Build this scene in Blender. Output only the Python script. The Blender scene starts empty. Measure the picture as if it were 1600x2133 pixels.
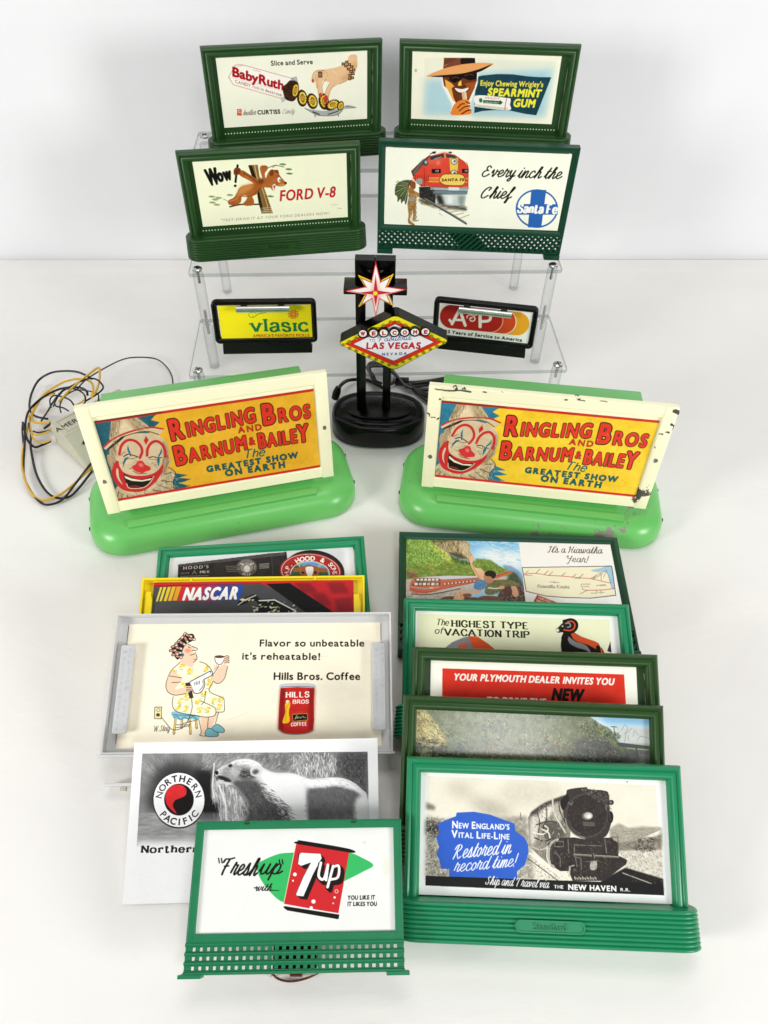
import bpy, bmesh, math, random
import numpy as np
from mathutils import Matrix, Vector
random.seed(7)
SC = bpy.context.scene
COL = SC.collection
R = math.radians

# ------------------------------------------------------------------ camera
H0, F, PITCH, ROLL, PCX, PCY = 0.55, 1589.0, R(47.787), R(1.269), 800.0, 1066.5
fw = np.array([0, math.cos(PITCH), -math.sin(PITCH)])
up0 = np.array([0, math.sin(PITCH), math.cos(PITCH)])
r0 = np.array([1., 0, 0])
cr = r0*math.cos(ROLL) + up0*math.sin(ROLL)
cu = -r0*math.sin(ROLL) + up0*math.cos(ROLL)
cam_d = bpy.data.cameras.new('camera')
cam = bpy.data.objects.new('camera', cam_d); COL.objects.link(cam)
cam.matrix_world = Matrix(((cr[0], cu[0], -fw[0], 0), (cr[1], cu[1], -fw[1], 0), (cr[2], cu[2], -fw[2], H0), (0, 0, 0, 1)))
cam_d.sensor_fit = 'HORIZONTAL'; cam_d.sensor_width = 36.0; cam_d.lens = 36.0*F/1600.0
cam_d.clip_start = 0.02; cam_d.clip_end = 50
SC.camera = cam

# ------------------------------------------------------------------ light: a bright room, lamps above and to both sides
SC.view_settings.view_transform = 'Standard'; SC.view_settings.look = 'None'
SC.view_settings.exposure = 0.08; SC.view_settings.gamma = 1.0
w = bpy.data.worlds.new('World'); SC.world = w; w.use_nodes = True
bg = w.node_tree.nodes['Background']; bg.inputs[0].default_value = (0.93, 0.96, 1.0, 1); bg.inputs[1].default_value = 0.16
def area(name, loc, target, sx, sy, power, col):
    l = bpy.data.lights.new(name, 'AREA'); l.shape = 'RECTANGLE'; l.size = sx; l.size_y = sy; l.energy = power; l.color = col
    o = bpy.data.objects.new(name, l); COL.objects.link(o); o.location = loc
    o.rotation_euler = (Vector(target)-Vector(loc)).to_track_quat('-Z', 'Y').to_euler()
    return o
area('ceiling_lamp', (0.0, 0.62, 1.8), (0, 0.62, 0), 0.9, 0.6, 6.4, (1.0, 0.985, 0.955))
area('softbox_at_left', (-1.20, -0.40, 0.62), (0.0, 0.66, 0.08), 0.40, 0.42, 12.8, (1.0, 0.985, 0.96))
area('softbox_at_right', (1.25, -0.38, 0.62), (0.0, 0.66, 0.08), 0.40, 0.42, 13.2, (1.0, 0.99, 0.97))
area('glare_lamp_behind_camera', (0.253, -0.483, 1.059), (0.05, 0.40, 0.06), 0.22, 0.20, 2.6, (0.98, 0.99, 1.0))  # added lamp, placed so its reflection glares on the glossy hillside card

# ------------------------------------------------------------------ materials
def lin(c):
    if isinstance(c, str): c = [int(c[i:i+2], 16) for i in (1, 3, 5)]
    return tuple(((v/255)/12.92 if v/255 <= .04045 else ((v/255+.055)/1.055)**2.4) for v in c) + (1.0,)
def nd(nt, typ, **k):
    n = nt.nodes.new(typ)
    for a, b in k.items():
        if a in n.inputs: n.inputs[a].default_value = b
        else: setattr(n, a, b)
    return n
def mat(name, col, rough=.4, spec=.5, var=.08, vscale=60, bump=0.0, bscale=400, metal=0.0, coat=0.0, trans=0.0):
    m = bpy.data.materials.new(name); m.use_nodes = True; nt = m.node_tree; b = nt.nodes['Principled BSDF']
    c = lin(col)
    tc = nd(nt, 'ShaderNodeTexCoord'); n = nd(nt, 'ShaderNodeTexNoise'); n.inputs['Scale'].default_value = vscale; n.inputs['Detail'].default_value = 5
    nt.links.new(tc.outputs['Object'], n.inputs['Vector'])
    mx = nd(nt, 'ShaderNodeMix', data_type='RGBA', blend_type='MIX')
    mx.inputs[6].default_value = tuple(v*(1-var) for v in c[:3]) + (1,); mx.inputs[7].default_value = tuple(min(1, v*(1+var)) for v in c[:3]) + (1,)
    nt.links.new(n.outputs['Fac'], mx.inputs[0]); nt.links.new(mx.outputs[2], b.inputs['Base Color'])
    b.inputs['Roughness'].default_value = rough; b.inputs['Specular IOR Level'].default_value = spec; b.inputs['Metallic'].default_value = metal
    b.inputs['Coat Weight'].default_value = coat; b.inputs['Transmission Weight'].default_value = trans
    rr = nd(nt, 'ShaderNodeMapRange'); rr.inputs['To Min'].default_value = max(.02, rough-.06); rr.inputs['To Max'].default_value = rough+.08
    nt.links.new(n.outputs['Fac'], rr.inputs['Value']); nt.links.new(rr.outputs[0], b.inputs['Roughness'])
    if bump:
        n2 = nd(nt, 'ShaderNodeTexNoise'); n2.inputs['Scale'].default_value = bscale; n2.inputs['Detail'].default_value = 3
        nt.links.new(tc.outputs['Object'], n2.inputs['Vector'])
        bp = nd(nt, 'ShaderNodeBump'); bp.inputs['Strength'].default_value = bump; bp.inputs['Distance'].default_value = .0005
        nt.links.new(n2.outputs['Fac'], bp.inputs['Height']); nt.links.new(bp.outputs[0], b.inputs['Normal'])
    return m
def chipped(name, col, chip, amount, scale, rough=.35, fine=900):
    """painted tin: enamel with chips down to bare metal, fewer or more by amount"""
    m = mat(name, col, rough, .5, .05, 25, .15, 120); nt = m.node_tree; b = nt.nodes['Principled BSDF']
    old = b.inputs['Base Color'].links[0].from_socket
    tc = nd(nt, 'ShaderNodeTexCoord'); a = nd(nt, 'ShaderNodeTexNoise'); a.inputs['Scale'].default_value = scale; a.inputs['Detail'].default_value = 8; a.inputs['Roughness'].default_value = .68
    c = nd(nt, 'ShaderNodeTexNoise'); c.inputs['Scale'].default_value = scale*.18; c.inputs['Detail'].default_value = 2
    nt.links.new(tc.outputs['Object'], a.inputs['Vector']); nt.links.new(tc.outputs['Object'], c.inputs['Vector'])
    ad = nd(nt, 'ShaderNodeMath', operation='ADD'); ml = nd(nt, 'ShaderNodeMath', operation='MULTIPLY'); ml.inputs[1].default_value = .75
    nt.links.new(c.outputs['Fac'], ml.inputs[0]); nt.links.new(a.outputs['Fac'], ad.inputs[0]); nt.links.new(ml.outputs[0], ad.inputs[1])
    rp = nd(nt, 'ShaderNodeMapRange'); rp.inputs['From Min'].default_value = amount; rp.inputs['From Max'].default_value = amount+.012
    nt.links.new(ad.outputs[0], rp.inputs['Value'])
    mx = nd(nt, 'ShaderNodeMix', data_type='RGBA'); mx.inputs[7].default_value = lin(chip)
    nt.links.new(rp.outputs[0], mx.inputs[0]); nt.links.new(old, mx.inputs[6]); nt.links.new(mx.outputs[2], b.inputs['Base Color'])
    return m
def print_mat(name, rough, spec, coat=0.0, bump=.0):
    m = bpy.data.materials.new(name); m.use_nodes = True; nt = m.node_tree; b = nt.nodes['Principled BSDF']
    at = nd(nt, 'ShaderNodeAttribute', attribute_name='ink')
    tc = nd(nt, 'ShaderNodeTexCoord'); n = nd(nt, 'ShaderNodeTexNoise'); n.inputs['Scale'].default_value = 45; n.inputs['Detail'].default_value = 8
    nt.links.new(tc.outputs['Object'], n.inputs['Vector'])
    mr = nd(nt, 'ShaderNodeMapRange'); mr.inputs['To Min'].default_value = .93; mr.inputs['To Max'].default_value = 1.04
    nt.links.new(n.outputs['Fac'], mr.inputs['Value'])
    mx = nd(nt, 'ShaderNodeMix', data_type='RGBA', blend_type='MULTIPLY'); mx.inputs[0].default_value = 1
    nt.links.new(at.outputs['Color'], mx.inputs[6]); nt.links.new(mr.outputs[0], mx.inputs[7]); nt.links.new(mx.outputs[2], b.inputs['Base Color'])
    b.inputs['Roughness'].default_value = rough; b.inputs['Specular IOR Level'].default_value = spec; b.inputs['Coat Weight'].default_value = coat; b.inputs['Coat Roughness'].default_value = .2
    if bump:
        n2 = nd(nt, 'ShaderNodeTexNoise'); n2.inputs['Scale'].default_value = 30; n2.inputs['Detail'].default_value = 4
        nt.links.new(tc.outputs['Object'], n2.inputs['Vector'])
        bp = nd(nt, 'ShaderNodeBump'); bp.inputs['Strength'].default_value = bump; bp.inputs['Distance'].default_value = .001
        nt.links.new(n2.outputs['Fac'], bp.inputs['Height']); nt.links.new(bp.outputs[0], b.inputs['Normal'])
    return m
def cloth_mat(name, col, weave, wr_scale, wr_strength):
    m = mat(name, col, .85, .15, .03, 14); nt = m.node_tree; b = nt.nodes['Principled BSDF']
    tc = nd(nt, 'ShaderNodeTexCoord')
    n1 = nd(nt, 'ShaderNodeTexNoise'); n1.inputs['Scale'].default_value = wr_scale; n1.inputs['Detail'].default_value = 4; n1.inputs['Distortion'].default_value = .8
    mp = nd(nt, 'ShaderNodeMapping'); mp.inputs['Scale'].default_value = (1, 1.8, 1)
    nt.links.new(tc.outputs['Object'], mp.inputs[0]); nt.links.new(mp.outputs[0], n1.inputs['Vector'])
    wx = nd(nt, 'ShaderNodeTexWave', wave_type='BANDS', bands_direction='X'); wx.inputs['Scale'].default_value = weave; wx.inputs['Distortion'].default_value = 1.5
    wy = nd(nt, 'ShaderNodeTexWave', wave_type='BANDS', bands_direction='Y'); wy.inputs['Scale'].default_value = weave*1.1; wy.inputs['Distortion'].default_value = 1.5
    for q in (wx, wy): nt.links.new(tc.outputs['Object'], q.inputs['Vector'])
    ad = nd(nt, 'ShaderNodeMath', operation='ADD'); nt.links.new(wx.outputs['Fac'], ad.inputs[0]); nt.links.new(wy.outputs['Fac'], ad.inputs[1])
    b1 = nd(nt, 'ShaderNodeBump'); b1.inputs['Strength'].default_value = .10; b1.inputs['Distance'].default_value = .0003
    b2 = nd(nt, 'ShaderNodeBump'); b2.inputs['Strength'].default_value = wr_strength; b2.inputs['Distance'].default_value = .006
    nt.links.new(ad.outputs[0], b1.inputs['Height']); nt.links.new(n1.outputs['Fac'], b2.inputs['Height'])
    nt.links.new(b2.outputs[0], b1.inputs['Normal']); nt.links.new(b1.outputs[0], b.inputs['Normal'])
    return m
def clear_mat(name, tint, fac, gloss=1.0, rim=None):
    """clear acrylic sheet: light passes, the surface mirrors at a grazing angle"""
    m = bpy.data.materials.new(name); m.use_nodes = True; nt = m.node_tree; nt.nodes.remove(nt.nodes['Principled BSDF'])
    out = nt.nodes['Material Output']
    tr = nd(nt, 'ShaderNodeBsdfTransparent'); tr.inputs[0].default_value = tint
    gl = nd(nt, 'ShaderNodeBsdfGlossy'); gl.inputs['Roughness'].default_value = .04
    df = nd(nt, 'ShaderNodeBsdfDiffuse'); df.inputs[0].default_value = (.8, .82, .83, 1)
    lw = nd(nt, 'ShaderNodeLayerWeight'); lw.inputs[0].default_value = .5
    pw = nd(nt, 'ShaderNodeMath', operation='POWER'); pw.inputs[1].default_value = 5.0; nt.links.new(lw.outputs['Facing'], pw.inputs[0])
    fr = nd(nt, 'ShaderNodeMapRange'); fr.inputs['To Min'].default_value = .035; fr.inputs['To Max'].default_value = .9; nt.links.new(pw.outputs[0], fr.inputs['Value'])
    if rim:      # greyer tint towards the rim, coloured in to imitate refraction in a rod
        pr = nd(nt, 'ShaderNodeMath', operation='POWER'); pr.inputs[1].default_value = 1.6; nt.links.new(lw.outputs['Facing'], pr.inputs[0])
        rc = nd(nt, 'ShaderNodeMix', data_type='RGBA'); rc.inputs[6].default_value = tint; rc.inputs[7].default_value = rim
        nt.links.new(pr.outputs[0], rc.inputs[0]); nt.links.new(rc.outputs[2], tr.inputs[0])
    m1 = nd(nt, 'ShaderNodeMixShader'); m1.inputs[0].default_value = fac
    nt.links.new(tr.outputs[0], m1.inputs[1]); nt.links.new(df.outputs[0], m1.inputs[2])
    m2 = nd(nt, 'ShaderNodeMixShader'); mm = nd(nt, 'ShaderNodeMath', operation='MULTIPLY'); mm.inputs[1].default_value = gloss
    nt.links.new(fr.outputs[0], mm.inputs[0]); nt.links.new(mm.outputs[0], m2.inputs[0])
    nt.links.new(m1.outputs[0], m2.inputs[1]); nt.links.new(gl.outputs[0], m2.inputs[2]); nt.links.new(m2.outputs[0], out.inputs[0])
    return m
M = {
 'dark_green': mat('dark_green_plastic', '#22471d', .34, .35, .10, 40, .06, 300),
 'olive_green': mat('olive_green_plastic', '#2a4a20', .32, .38, .10, 40, .06, 300),
 'teal': mat('teal_plastic', '#17895a', .33, .5, .06, 40, .05, 300),
 'teal_flat': mat('teal_moulded_plastic', '#147a4e', .42, .45, .08, 50, .12, 500),
 'pine': mat('pine_green_plastic', '#0a402a', .36, .35, .10, 40, .05, 300),
 'hole': mat('pale_perforation', '#e2ecd2', .6, .3, .1),
 'slit': mat('pale_slit', '#c9cfae', .6, .3, .3, 500),
 'black': mat('black_plastic', '#050505', .22, .25, .1, 60),
 'black_matt': mat('black_satin_plastic', '#080808', .42, .3, .1, 60),
 'cable': mat('black_cable', '#0b0b0c', .35, .5),
 'yellow_wire': mat('yellow_wire', '#d9ab27', .35, .5),
 'brown_wire': mat('brown_wire', '#5d2a1c', .4, .5),
 'grey_wire': mat('pale_wire', '#cfc9b8', .4, .5),
 'beige': mat('beige_plastic', '#c6c3ad', .42, .45, .05, 50, .15, 700),
 'grey': mat('grey_plastic', '#d4d4d3', .40, .5, .04, 50, .05, 500),
 'grey_clip': mat('grey_clip_plastic', '#c9cacb', .45, .5, .04, 50),
 'yellow': mat('yellow_plastic', '#f7dc10', .38, .5, .04),
 'steel': mat('steel', '#c9c9c6', .22, .5, .1, 80, 0, 400, 1.0),
 'silver': mat('silver_reflector', '#cfd3cf', .28, .5, .08, 80, 0, 400, 1.0),
 'black_letter': mat('black_lettering', '#15150f', .5, .3),
 'enamel_green': chipped('green_enamel', '#69be62', '#7b7a6c', 1.10, 55, .30),
 'enamel_green_worn': chipped('worn_green_enamel', '#66bc60', '#87857a', 1.05, 105, .30),
 'enamel_cream': chipped('cream_enamel', '#fdf8d2', '#7d6f4e', 1.19, 110, .38),
 'enamel_cream_worn': chipped('worn_cream_enamel', '#fdf7d0', '#4d4a42', 1.09, 90, .38),
 'rust': mat('rusty_spot', '#4a3320', .8, .2, .3, 300),
 'chip': mat('bare_metal_chip', '#77746b', .45, .5, .3, 500, 0, 400, .3),
 'chip_dark': mat('dark_chip', '#4e4b44', .6, .3, .35, 600),
 'paper': print_mat('printed_paper', .6, .12),
 'satin': print_mat('satin_print', .42, .22),
 'gloss': print_mat('glossy_print', .45, .3, .7, .02),
 'tin': print_mat('printed_tin', .4, .25),
 'clear': clear_mat('clear_acrylic', (.992, .994, .994, 1), .004, .7),
 'clear_edge': clear_mat('clear_acrylic_edge', (.64, .665, .68, 1), .10),
 'clear_rod': clear_mat('clear_acrylic_rod', (.975, .98, .98, 1), .02, 1.0, (.66, .68, .70, 1)),
 'cloth': cloth_mat('white_tablecloth', '#f0eeea', 420, 6, .42),
 'wall': cloth_mat('white_backdrop_cloth', '#eeeef1', 420, 2.6, .30),
 'bulb': mat('olive_bulb', '#8f7f1c', .25, .5, .1),
}

# ------------------------------------------------------------------ mesh helpers
class MB:
    def __init__(s): s.v = []; s.f = []; s.mi = []; s.m = 0
    def add(s, vs, fs):
        o = len(s.v); s.v += [tuple(map(float, q)) for q in vs]
        for f in fs: s.f.append([o+i for i in f]); s.mi.append(s.m)
        return s
    def box(s, x0, x1, y0, y1, z0, z1):
        return s.add([(x, y, z) for z in (z0, z1) for y in (y0, y1) for x in (x0, x1)],
                     [(0, 2, 3, 1), (4, 5, 7, 6), (0, 1, 5, 4), (2, 6, 7, 3), (0, 4, 6, 2), (1, 3, 7, 5)])
    def bbox(s, x0, x1, y0, y1, z0, z1, b):
        """box with its edges chamfered by b"""
        bm = bmesh.new(); bmesh.ops.create_cube(bm, size=1)
        for v in bm.verts: v.co = Vector(((x0+x1)/2+v.co.x*(x1-x0), (y0+y1)/2+v.co.y*(y1-y0), (z0+z1)/2+v.co.z*(z1-z0)))
        bmesh.ops.bevel(bm, geom=list(bm.edges), offset=b, segments=2, profile=.5, affect='EDGES')
        bm.verts.index_update(); s.add([v.co[:] for v in bm.verts], [[v.index for v in f.verts] for f in bm.faces]); bm.free(); return s
    def prism(s, poly, y0, y1):
        """polygon in x,z drawn out along y"""
        n = len(poly)
        vs = [(x, y0, z) for x, z in poly]+[(x, y1, z) for x, z in poly]
        return s.add(vs, [list(range(n)), list(range(2*n-1, n-1, -1))]+[(i, (i+1) % n, n+(i+1) % n, n+i) for i in range(n)])
    def slab(s, poly, z0, z1):
        n = len(poly)
        vs = [(x, y, z0) for x, y in poly]+[(x, y, z1) for x, y in poly]
        return s.add(vs, [list(range(n)), list(range(2*n-1, n-1, -1))]+[(i, (i+1) % n, n+(i+1) % n, n+i) for i in range(n)])
    def rings(s, rs, cap0=True, cap1=True):
        n = len(rs[0]); vs = [p for r in rs for p in r]; fs = []
        for k in range(len(rs)-1):
            for i in range(n): fs.append((k*n+i, k*n+(i+1) % n, (k+1)*n+(i+1) % n, (k+1)*n+i))
        if cap0: fs.append(list(range(n-1, -1, -1)))
        if cap1: fs.append([(len(rs)-1)*n+i for i in range(n)])
        return s.add(vs, fs)
    def tube(s, path, r, seg=8, closed=False):
        P = [Vector(p) for p in path]; n = len(P); rs = []; prev = None
        for i in range(n):
            t = (P[min(i+1, n-1)]-P[max(i-1, 0)]).normalized()
            if prev is None:
                a = Vector((0, 0, 1)) if abs(t.z) < .9 else Vector((1, 0, 0)); u = t.cross(a).normalized()
            else: u = (prev-t*prev.dot(t)).normalized()
            prev = u; q = t.cross(u)
            rad = r[i] if isinstance(r, (list, tuple)) else r
            rs.append([P[i]+(u*math.cos(2*math.pi*k/seg)+q*math.sin(2*math.pi*k/seg))*rad for k in range(seg)])
        return s.rings(rs)
    def lathe(s, prof, cx=0, cy=0, seg=28):
        return s.rings([[(cx+r*math.cos(2*math.pi*k/seg), cy+r*math.sin(2*math.pi*k/seg), z) for k in range(seg)] for r, z in prof])
    def cyl(s, a, b, r, seg=14): return s.tube([a, b], r, seg)
    def sweep(s, path, prof, closed=False):
        """profile (inward offset, y) carried along an x,z path with mitred corners; inward is right of travel"""
        n = len(path); rs = []
        for i in range(n):
            p = np.array(path[i], float)
            def d(a, b): q = np.array(path[b % n], float)-np.array(path[a % n], float); return q/np.linalg.norm(q)
            if closed: d0, d1 = d(i-1, i), d(i, i+1)
            else: d0 = d(i-1, i) if i else d(0, 1); d1 = d(i, i+1) if i < n-1 else d0
            n0, n1 = np.array([d0[1], -d0[0]]), np.array([d1[1], -d1[0]])
            m = (n0+n1)/(1+n0@n1)
            rs.append([(p[0]+m[0]*o, y, p[1]+m[1]*o) for o, y in prof])
        if closed: rs.append(rs[0])
        return s.rings(rs, not closed, not closed)
    def build(s, name, m, parent=None, sharp=35, bevel=0, smooth=True):
        me = bpy.data.meshes.new(name); me.from_pydata(s.v, [], s.f)
        bm = bmesh.new(); bm.from_mesh(me); bmesh.ops.remove_doubles(bm, verts=bm.verts, dist=1e-7); bmesh.ops.recalc_face_normals(bm, faces=bm.faces); bm.to_mesh(me); bm.free()
        for q in (m if isinstance(m, list) else [m]): me.materials.append(q)
        if isinstance(m, list) and len(s.mi) == len(me.polygons): me.polygons.foreach_set('material_index', s.mi)
        if smooth:
            me.polygons.foreach_set('use_smooth', [True]*len(me.polygons)); me.set_sharp_from_angle(angle=R(sharp))
        o = bpy.data.objects.new(name, me); COL.objects.link(o)
        if parent: o.parent = parent
        if bevel:
            b = o.modifiers.new('bevel', 'BEVEL'); b.width = bevel; b.segments = 2; b.limit_method = 'ANGLE'; b.angle_limit = R(40)
        return o
def smooth_path(pts, k=6, closed=False):
    P = np.array(pts, float); n = len(P); out = []
    rng = range(n if closed else n-1)
    for i in rng:
        p0 = P[(i-1) % n] if closed or i > 0 else 2*P[0]-P[1]
        p1 = P[i]; p2 = P[(i+1) % n]
        p3 = P[(i+2) % n] if closed or i < n-2 else 2*P[-1]-P[-2]
        for t in np.arange(k)/k:
            out.append(.5*((2*p1)+(-p0+p2)*t+(2*p0-5*p1+4*p2-p3)*t*t+(-p0+3*p1-3*p2+p3)*t**3))
    if not closed: out.append(P[-1])
    return np.array(out)
def rrect(x0, x1, z0, z1, r, k=6):
    out = []
    for cx, cz, a in ((x1-r, z1-r, 0), (x0+r, z1-r, 90), (x0+r, z0+r, 180), (x1-r, z0+r, 270)):
        for i in range(k+1):
            t = R(a+90*i/k); out.append((cx+r*math.cos(t), cz+r*math.sin(t)))
    return out
def tag(o, label, cat, group=None):
    o['label'] = label; o['category'] = cat
    if group: o['group'] = group
    return o
def thing(name, label, cat, mtx, group=None):
    o = bpy.data.objects.new(name, None); o.empty_display_size = .02; COL.objects.link(o); o.matrix_world = mtx
    return tag(o, label, cat, group)
def at(px, py, z):
    """the point at height z that the photograph shows at this pixel"""
    v = fw+cr*(px-PCX)/F-cu*(py-PCY)/F
    t = (z-H0)/v[2]; q = v*t; return (q[0], q[1], q[2]+H0)
def project(P):
    d = np.asarray(P, float)-np.array([0, 0, H0]); z = d@fw
    return np.stack([PCX+F*(d@cr)/z, PCY-F*(d@cu)/z], -1)

# ------------------------------------------------------------------ where each sign stands: x, y, z, turn, lean back, tilt
POSE = {
 'ruth': (-0.1006, 0.8451, 0.1934, 13.61, 1.16, 0.45, 1), 'wrig': (0.0973, 0.8618, 0.1934, -5.34, -0.20, -1.04, 1),
 'ford': (-0.1208, 0.7661, 0.1252, 10.81, 0.97, 0.07, 1), 'sfe': (0.0846, 0.7622, 0.1303, -1.50, 1.69, 0.27, 0.988),
 'vla': (-0.1274, 0.6711, 0.0718, 3.96, 9.92, 0.13, 0.9745), 'ap': (0.0998, 0.6784, 0.0718, -9.51, 4.43, -0.70, 0.9745),
 'rl': (-0.1497, 0.4881, 0.0331, 15.89, 7.75, 0.41, 1), 'rr': (0.1389, 0.4949, 0.0314, -6.54, 5.76, -0.17, 1),
 'hood': (-0.0962, 0.3259, 0.0132, 5.77, 82.00, -0.21, 1), 'nas': (-0.1042, 0.3060, 0.0, 2.51, 66.00, -0.01, 1),
 'hil': (-0.0951, 0.2415, 0.0194, 1.93, 69.08, -0.08, 0.9648), 'np': (-0.0819, 0.1476, 0.0004, 2.54, 65.22, -0.01, 1),
 'sev': (-0.0472, 0.1001, 0.0303, 1.97, 75.13, -0.08, .945), 'hia': (0.1133, 0.3390, 0.0120, -0.19, 85.65, 0.14, 1),
 'high': (0.1074, 0.2585, 0.0127, 0.18, 71.51, 0.51, 1), 'ply': (0.1128, 0.2102, 0.0118, -0.69, 61.84, 0.05, 1),
 'mt': (0.1050, 0.1698, 0.0115, -1.24, 59.11, 0.05, 1), 'nh': (0.1084, 0.1248, 0.0117, -2.30, 61.46, -1.44, 1)}
def pose(n):
    x, y, z, a, t, r, k = POSE[n]
    return Matrix.Translation((x, y, z)) @ Matrix.Rotation(R(a), 4, 'Z') @ Matrix.Rotation(R(-t), 4, 'X') @ Matrix.Rotation(R(r), 4, 'Y') @ Matrix.Scale(k, 4)
# ------------------------------------------------------------------ printing: each card's ink is worked out as small flat cells of colour on its own sheet
def rgb(c):
    if isinstance(c, str): return np.array([int(c[i:i+2], 16) for i in (1, 3, 5)], float)
    return np.array(c[:3], float)
_rng = np.random.default_rng(11)
def fbm(h, w, sx, sy, octv=4, seed=0, rough=.55):
    g = np.random.default_rng(seed); out = np.zeros((h, w)); amp = 1; tot = 0
    for o in range(octv):
        a, b = max(2, int(h/sy*2**o)+2), max(2, int(w/sx*2**o)+2)
        a, b = min(a, h+2), min(b, w+2)
        q = g.random((a, b)); yy = np.linspace(0, a-1.001, h); xx = np.linspace(0, b-1.001, w)
        y0 = yy.astype(int); x0 = xx.astype(int); fy = (yy-y0)[:, None]; fx = (xx-x0)[None, :]
        fy = fy*fy*(3-2*fy); fx = fx*fx*(3-2*fx)
        v = q[y0][:, x0]*(1-fy)*(1-fx)+q[y0+1][:, x0]*fy*(1-fx)+q[y0][:, x0+1]*(1-fy)*fx+q[y0+1][:, x0+1]*fy*fx
        out += v*amp; tot += amp; amp *= rough
    return out/tot-.5
def blur(a, r):
    r = int(round(r))
    if r < 1: return a
    for ax in (0, 1):
        for _ in range(2):
            p = np.concatenate([np.repeat(a.take([0], ax), r+1, ax), a, np.repeat(a.take([-1], ax), r, ax)], ax); c = np.cumsum(p, ax); n = a.shape[ax]
            a = (c.take(range(2*r+1, 2*r+1+n), ax)-c.take(range(n), ax))/(2*r+1)
    return a

# stroke lettering: cap height 1, one polyline per stroke, ~ means a smooth curve
CAPS = dict(zip('ABCEFGHILNOPRSTVYDKMUW', """0,0 .36,1|.36,1 .74,0|.16,.33 .58,.33
.1,0 .1,1|~.1,1 .42,.99 .56,.88 .55,.64 .42,.54 .1,.53|~.1,.53 .45,.52 .62,.4 .62,.13 .45,.01 .1,0
~.64,.76 .52,.95 .33,1 .12,.8 .06,.5 .12,.2 .33,0 .53,.04 .66,.24
.1,0 .1,1|.1,1 .58,1|.1,.52 .48,.52|.1,0 .6,0
.1,0 .1,1|.1,1 .58,1|.1,.5 .46,.5
~.64,.76 .52,.95 .33,1 .12,.8 .06,.5 .12,.2 .33,0 .5,.03 .64,.12|.64,.4 .64,.08|.42,.42 .66,.42
.1,0 .1,1|.62,0 .62,1|.1,.52 .62,.52
.12,0 .12,1
.1,1 .1,0|.1,0 .58,0
.1,0 .1,1|.1,1 .62,0|.62,0 .62,1
~.36,1 .13,.84 .05,.5 .13,.16 .36,0 .59,.16 .67,.5 .59,.84 .36,1
.1,0 .1,1|~.1,1 .44,.98 .6,.86 .6,.62 .44,.5 .1,.47
.1,0 .1,1|~.1,1 .44,.98 .58,.86 .58,.64 .44,.53 .1,.5|.36,.5 .68,0
~.56,.78 .46,.96 .3,1 .11,.88 .13,.64 .32,.52 .53,.4 .56,.15 .36,0 .17,.03 .06,.22
.34,0 .34,1|.02,1 .66,1
0,1 .34,0|.34,0 .68,1
0,1 .33,.46|.66,1 .33,.46|.33,.46 .33,0
.1,0 .1,1|~.1,1 .45,.96 .65,.75 .68,.5 .65,.25 .45,.04 .1,0
.1,0 .1,1|.6,1 .1,.45|.28,.58 .64,0
.1,0 .12,1|.12,1 .42,.15|.42,.15 .72,1|.72,1 .74,0
.1,1 .1,.3|~.1,.3 .16,.05 .36,0 .56,.05 .62,.3|.62,.3 .62,1
0,1 .22,0|.22,0 .45,.9|.45,.9 .68,0|.68,0 .9,1""".split('\n')))
LOW = dict(zip("abcdefhi1lnorstuvy.'!", """~.1,.55 .25,.68 .42,.62 .46,.45|.46,.45 .46,0|~.46,.38 .25,.34 .08,.22 .12,.04 .28,0 .46,.14
.1,1 .1,0|~.1,.5 .3,.68 .48,.56 .53,.34 .46,.1 .28,0 .1,.14
~.48,.54 .32,.68 .12,.56 .06,.34 .12,.1 .32,0 .5,.14
.5,1 .5,0|~.5,.5 .3,.68 .12,.56 .06,.34 .12,.1 .3,0 .5,.14
~.08,.36 .3,.365 .5,.37 .45,.58 .29,.68 .12,.58 .06,.34 .13,.1 .32,0 .5,.13
~.4,.94 .3,1 .19,.92 .17,.7|.17,.7 .17,0|.02,.66 .34,.66
.1,1 .1,0|~.1,.46 .24,.64 .4,.66 .48,.5 .48,.3|.48,.4 .48,0
.1,.68 .1,0|.1,.93 .1,.94
.1,.68 .1,0
.1,1 .1,0
.1,.68 .1,0|~.1,.46 .24,.64 .4,.66 .48,.5 .48,.3|.48,.4 .48,0
~.29,.68 .11,.58 .05,.34 .11,.1 .29,0 .47,.1 .53,.34 .47,.58 .29,.68
.1,.68 .1,0|~.1,.44 .2,.62 .36,.66 .4,.58
~.42,.53 .27,.68 .1,.62 .1,.44 .26,.36 .42,.27 .42,.06 .24,0 .07,.15
.16,.92 .16,.2|~.16,.3 .17,.06 .26,0 .37,.07|.02,.66 .34,.66
.1,.68 .1,.3|~.1,.4 .12,.08 .26,0 .4,.08 .48,.24|.48,.68 .48,0
0,.68 .24,0|.24,0 .48,.68
0,.68 .24,.02|~.48,.68 .24,.02 .14,-.2 0,-.26
.06,0 .06,.02
.06,1 .04,.8
.1,1 .08,.3|.06,0 .06,.02""".split('\n')))
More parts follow.
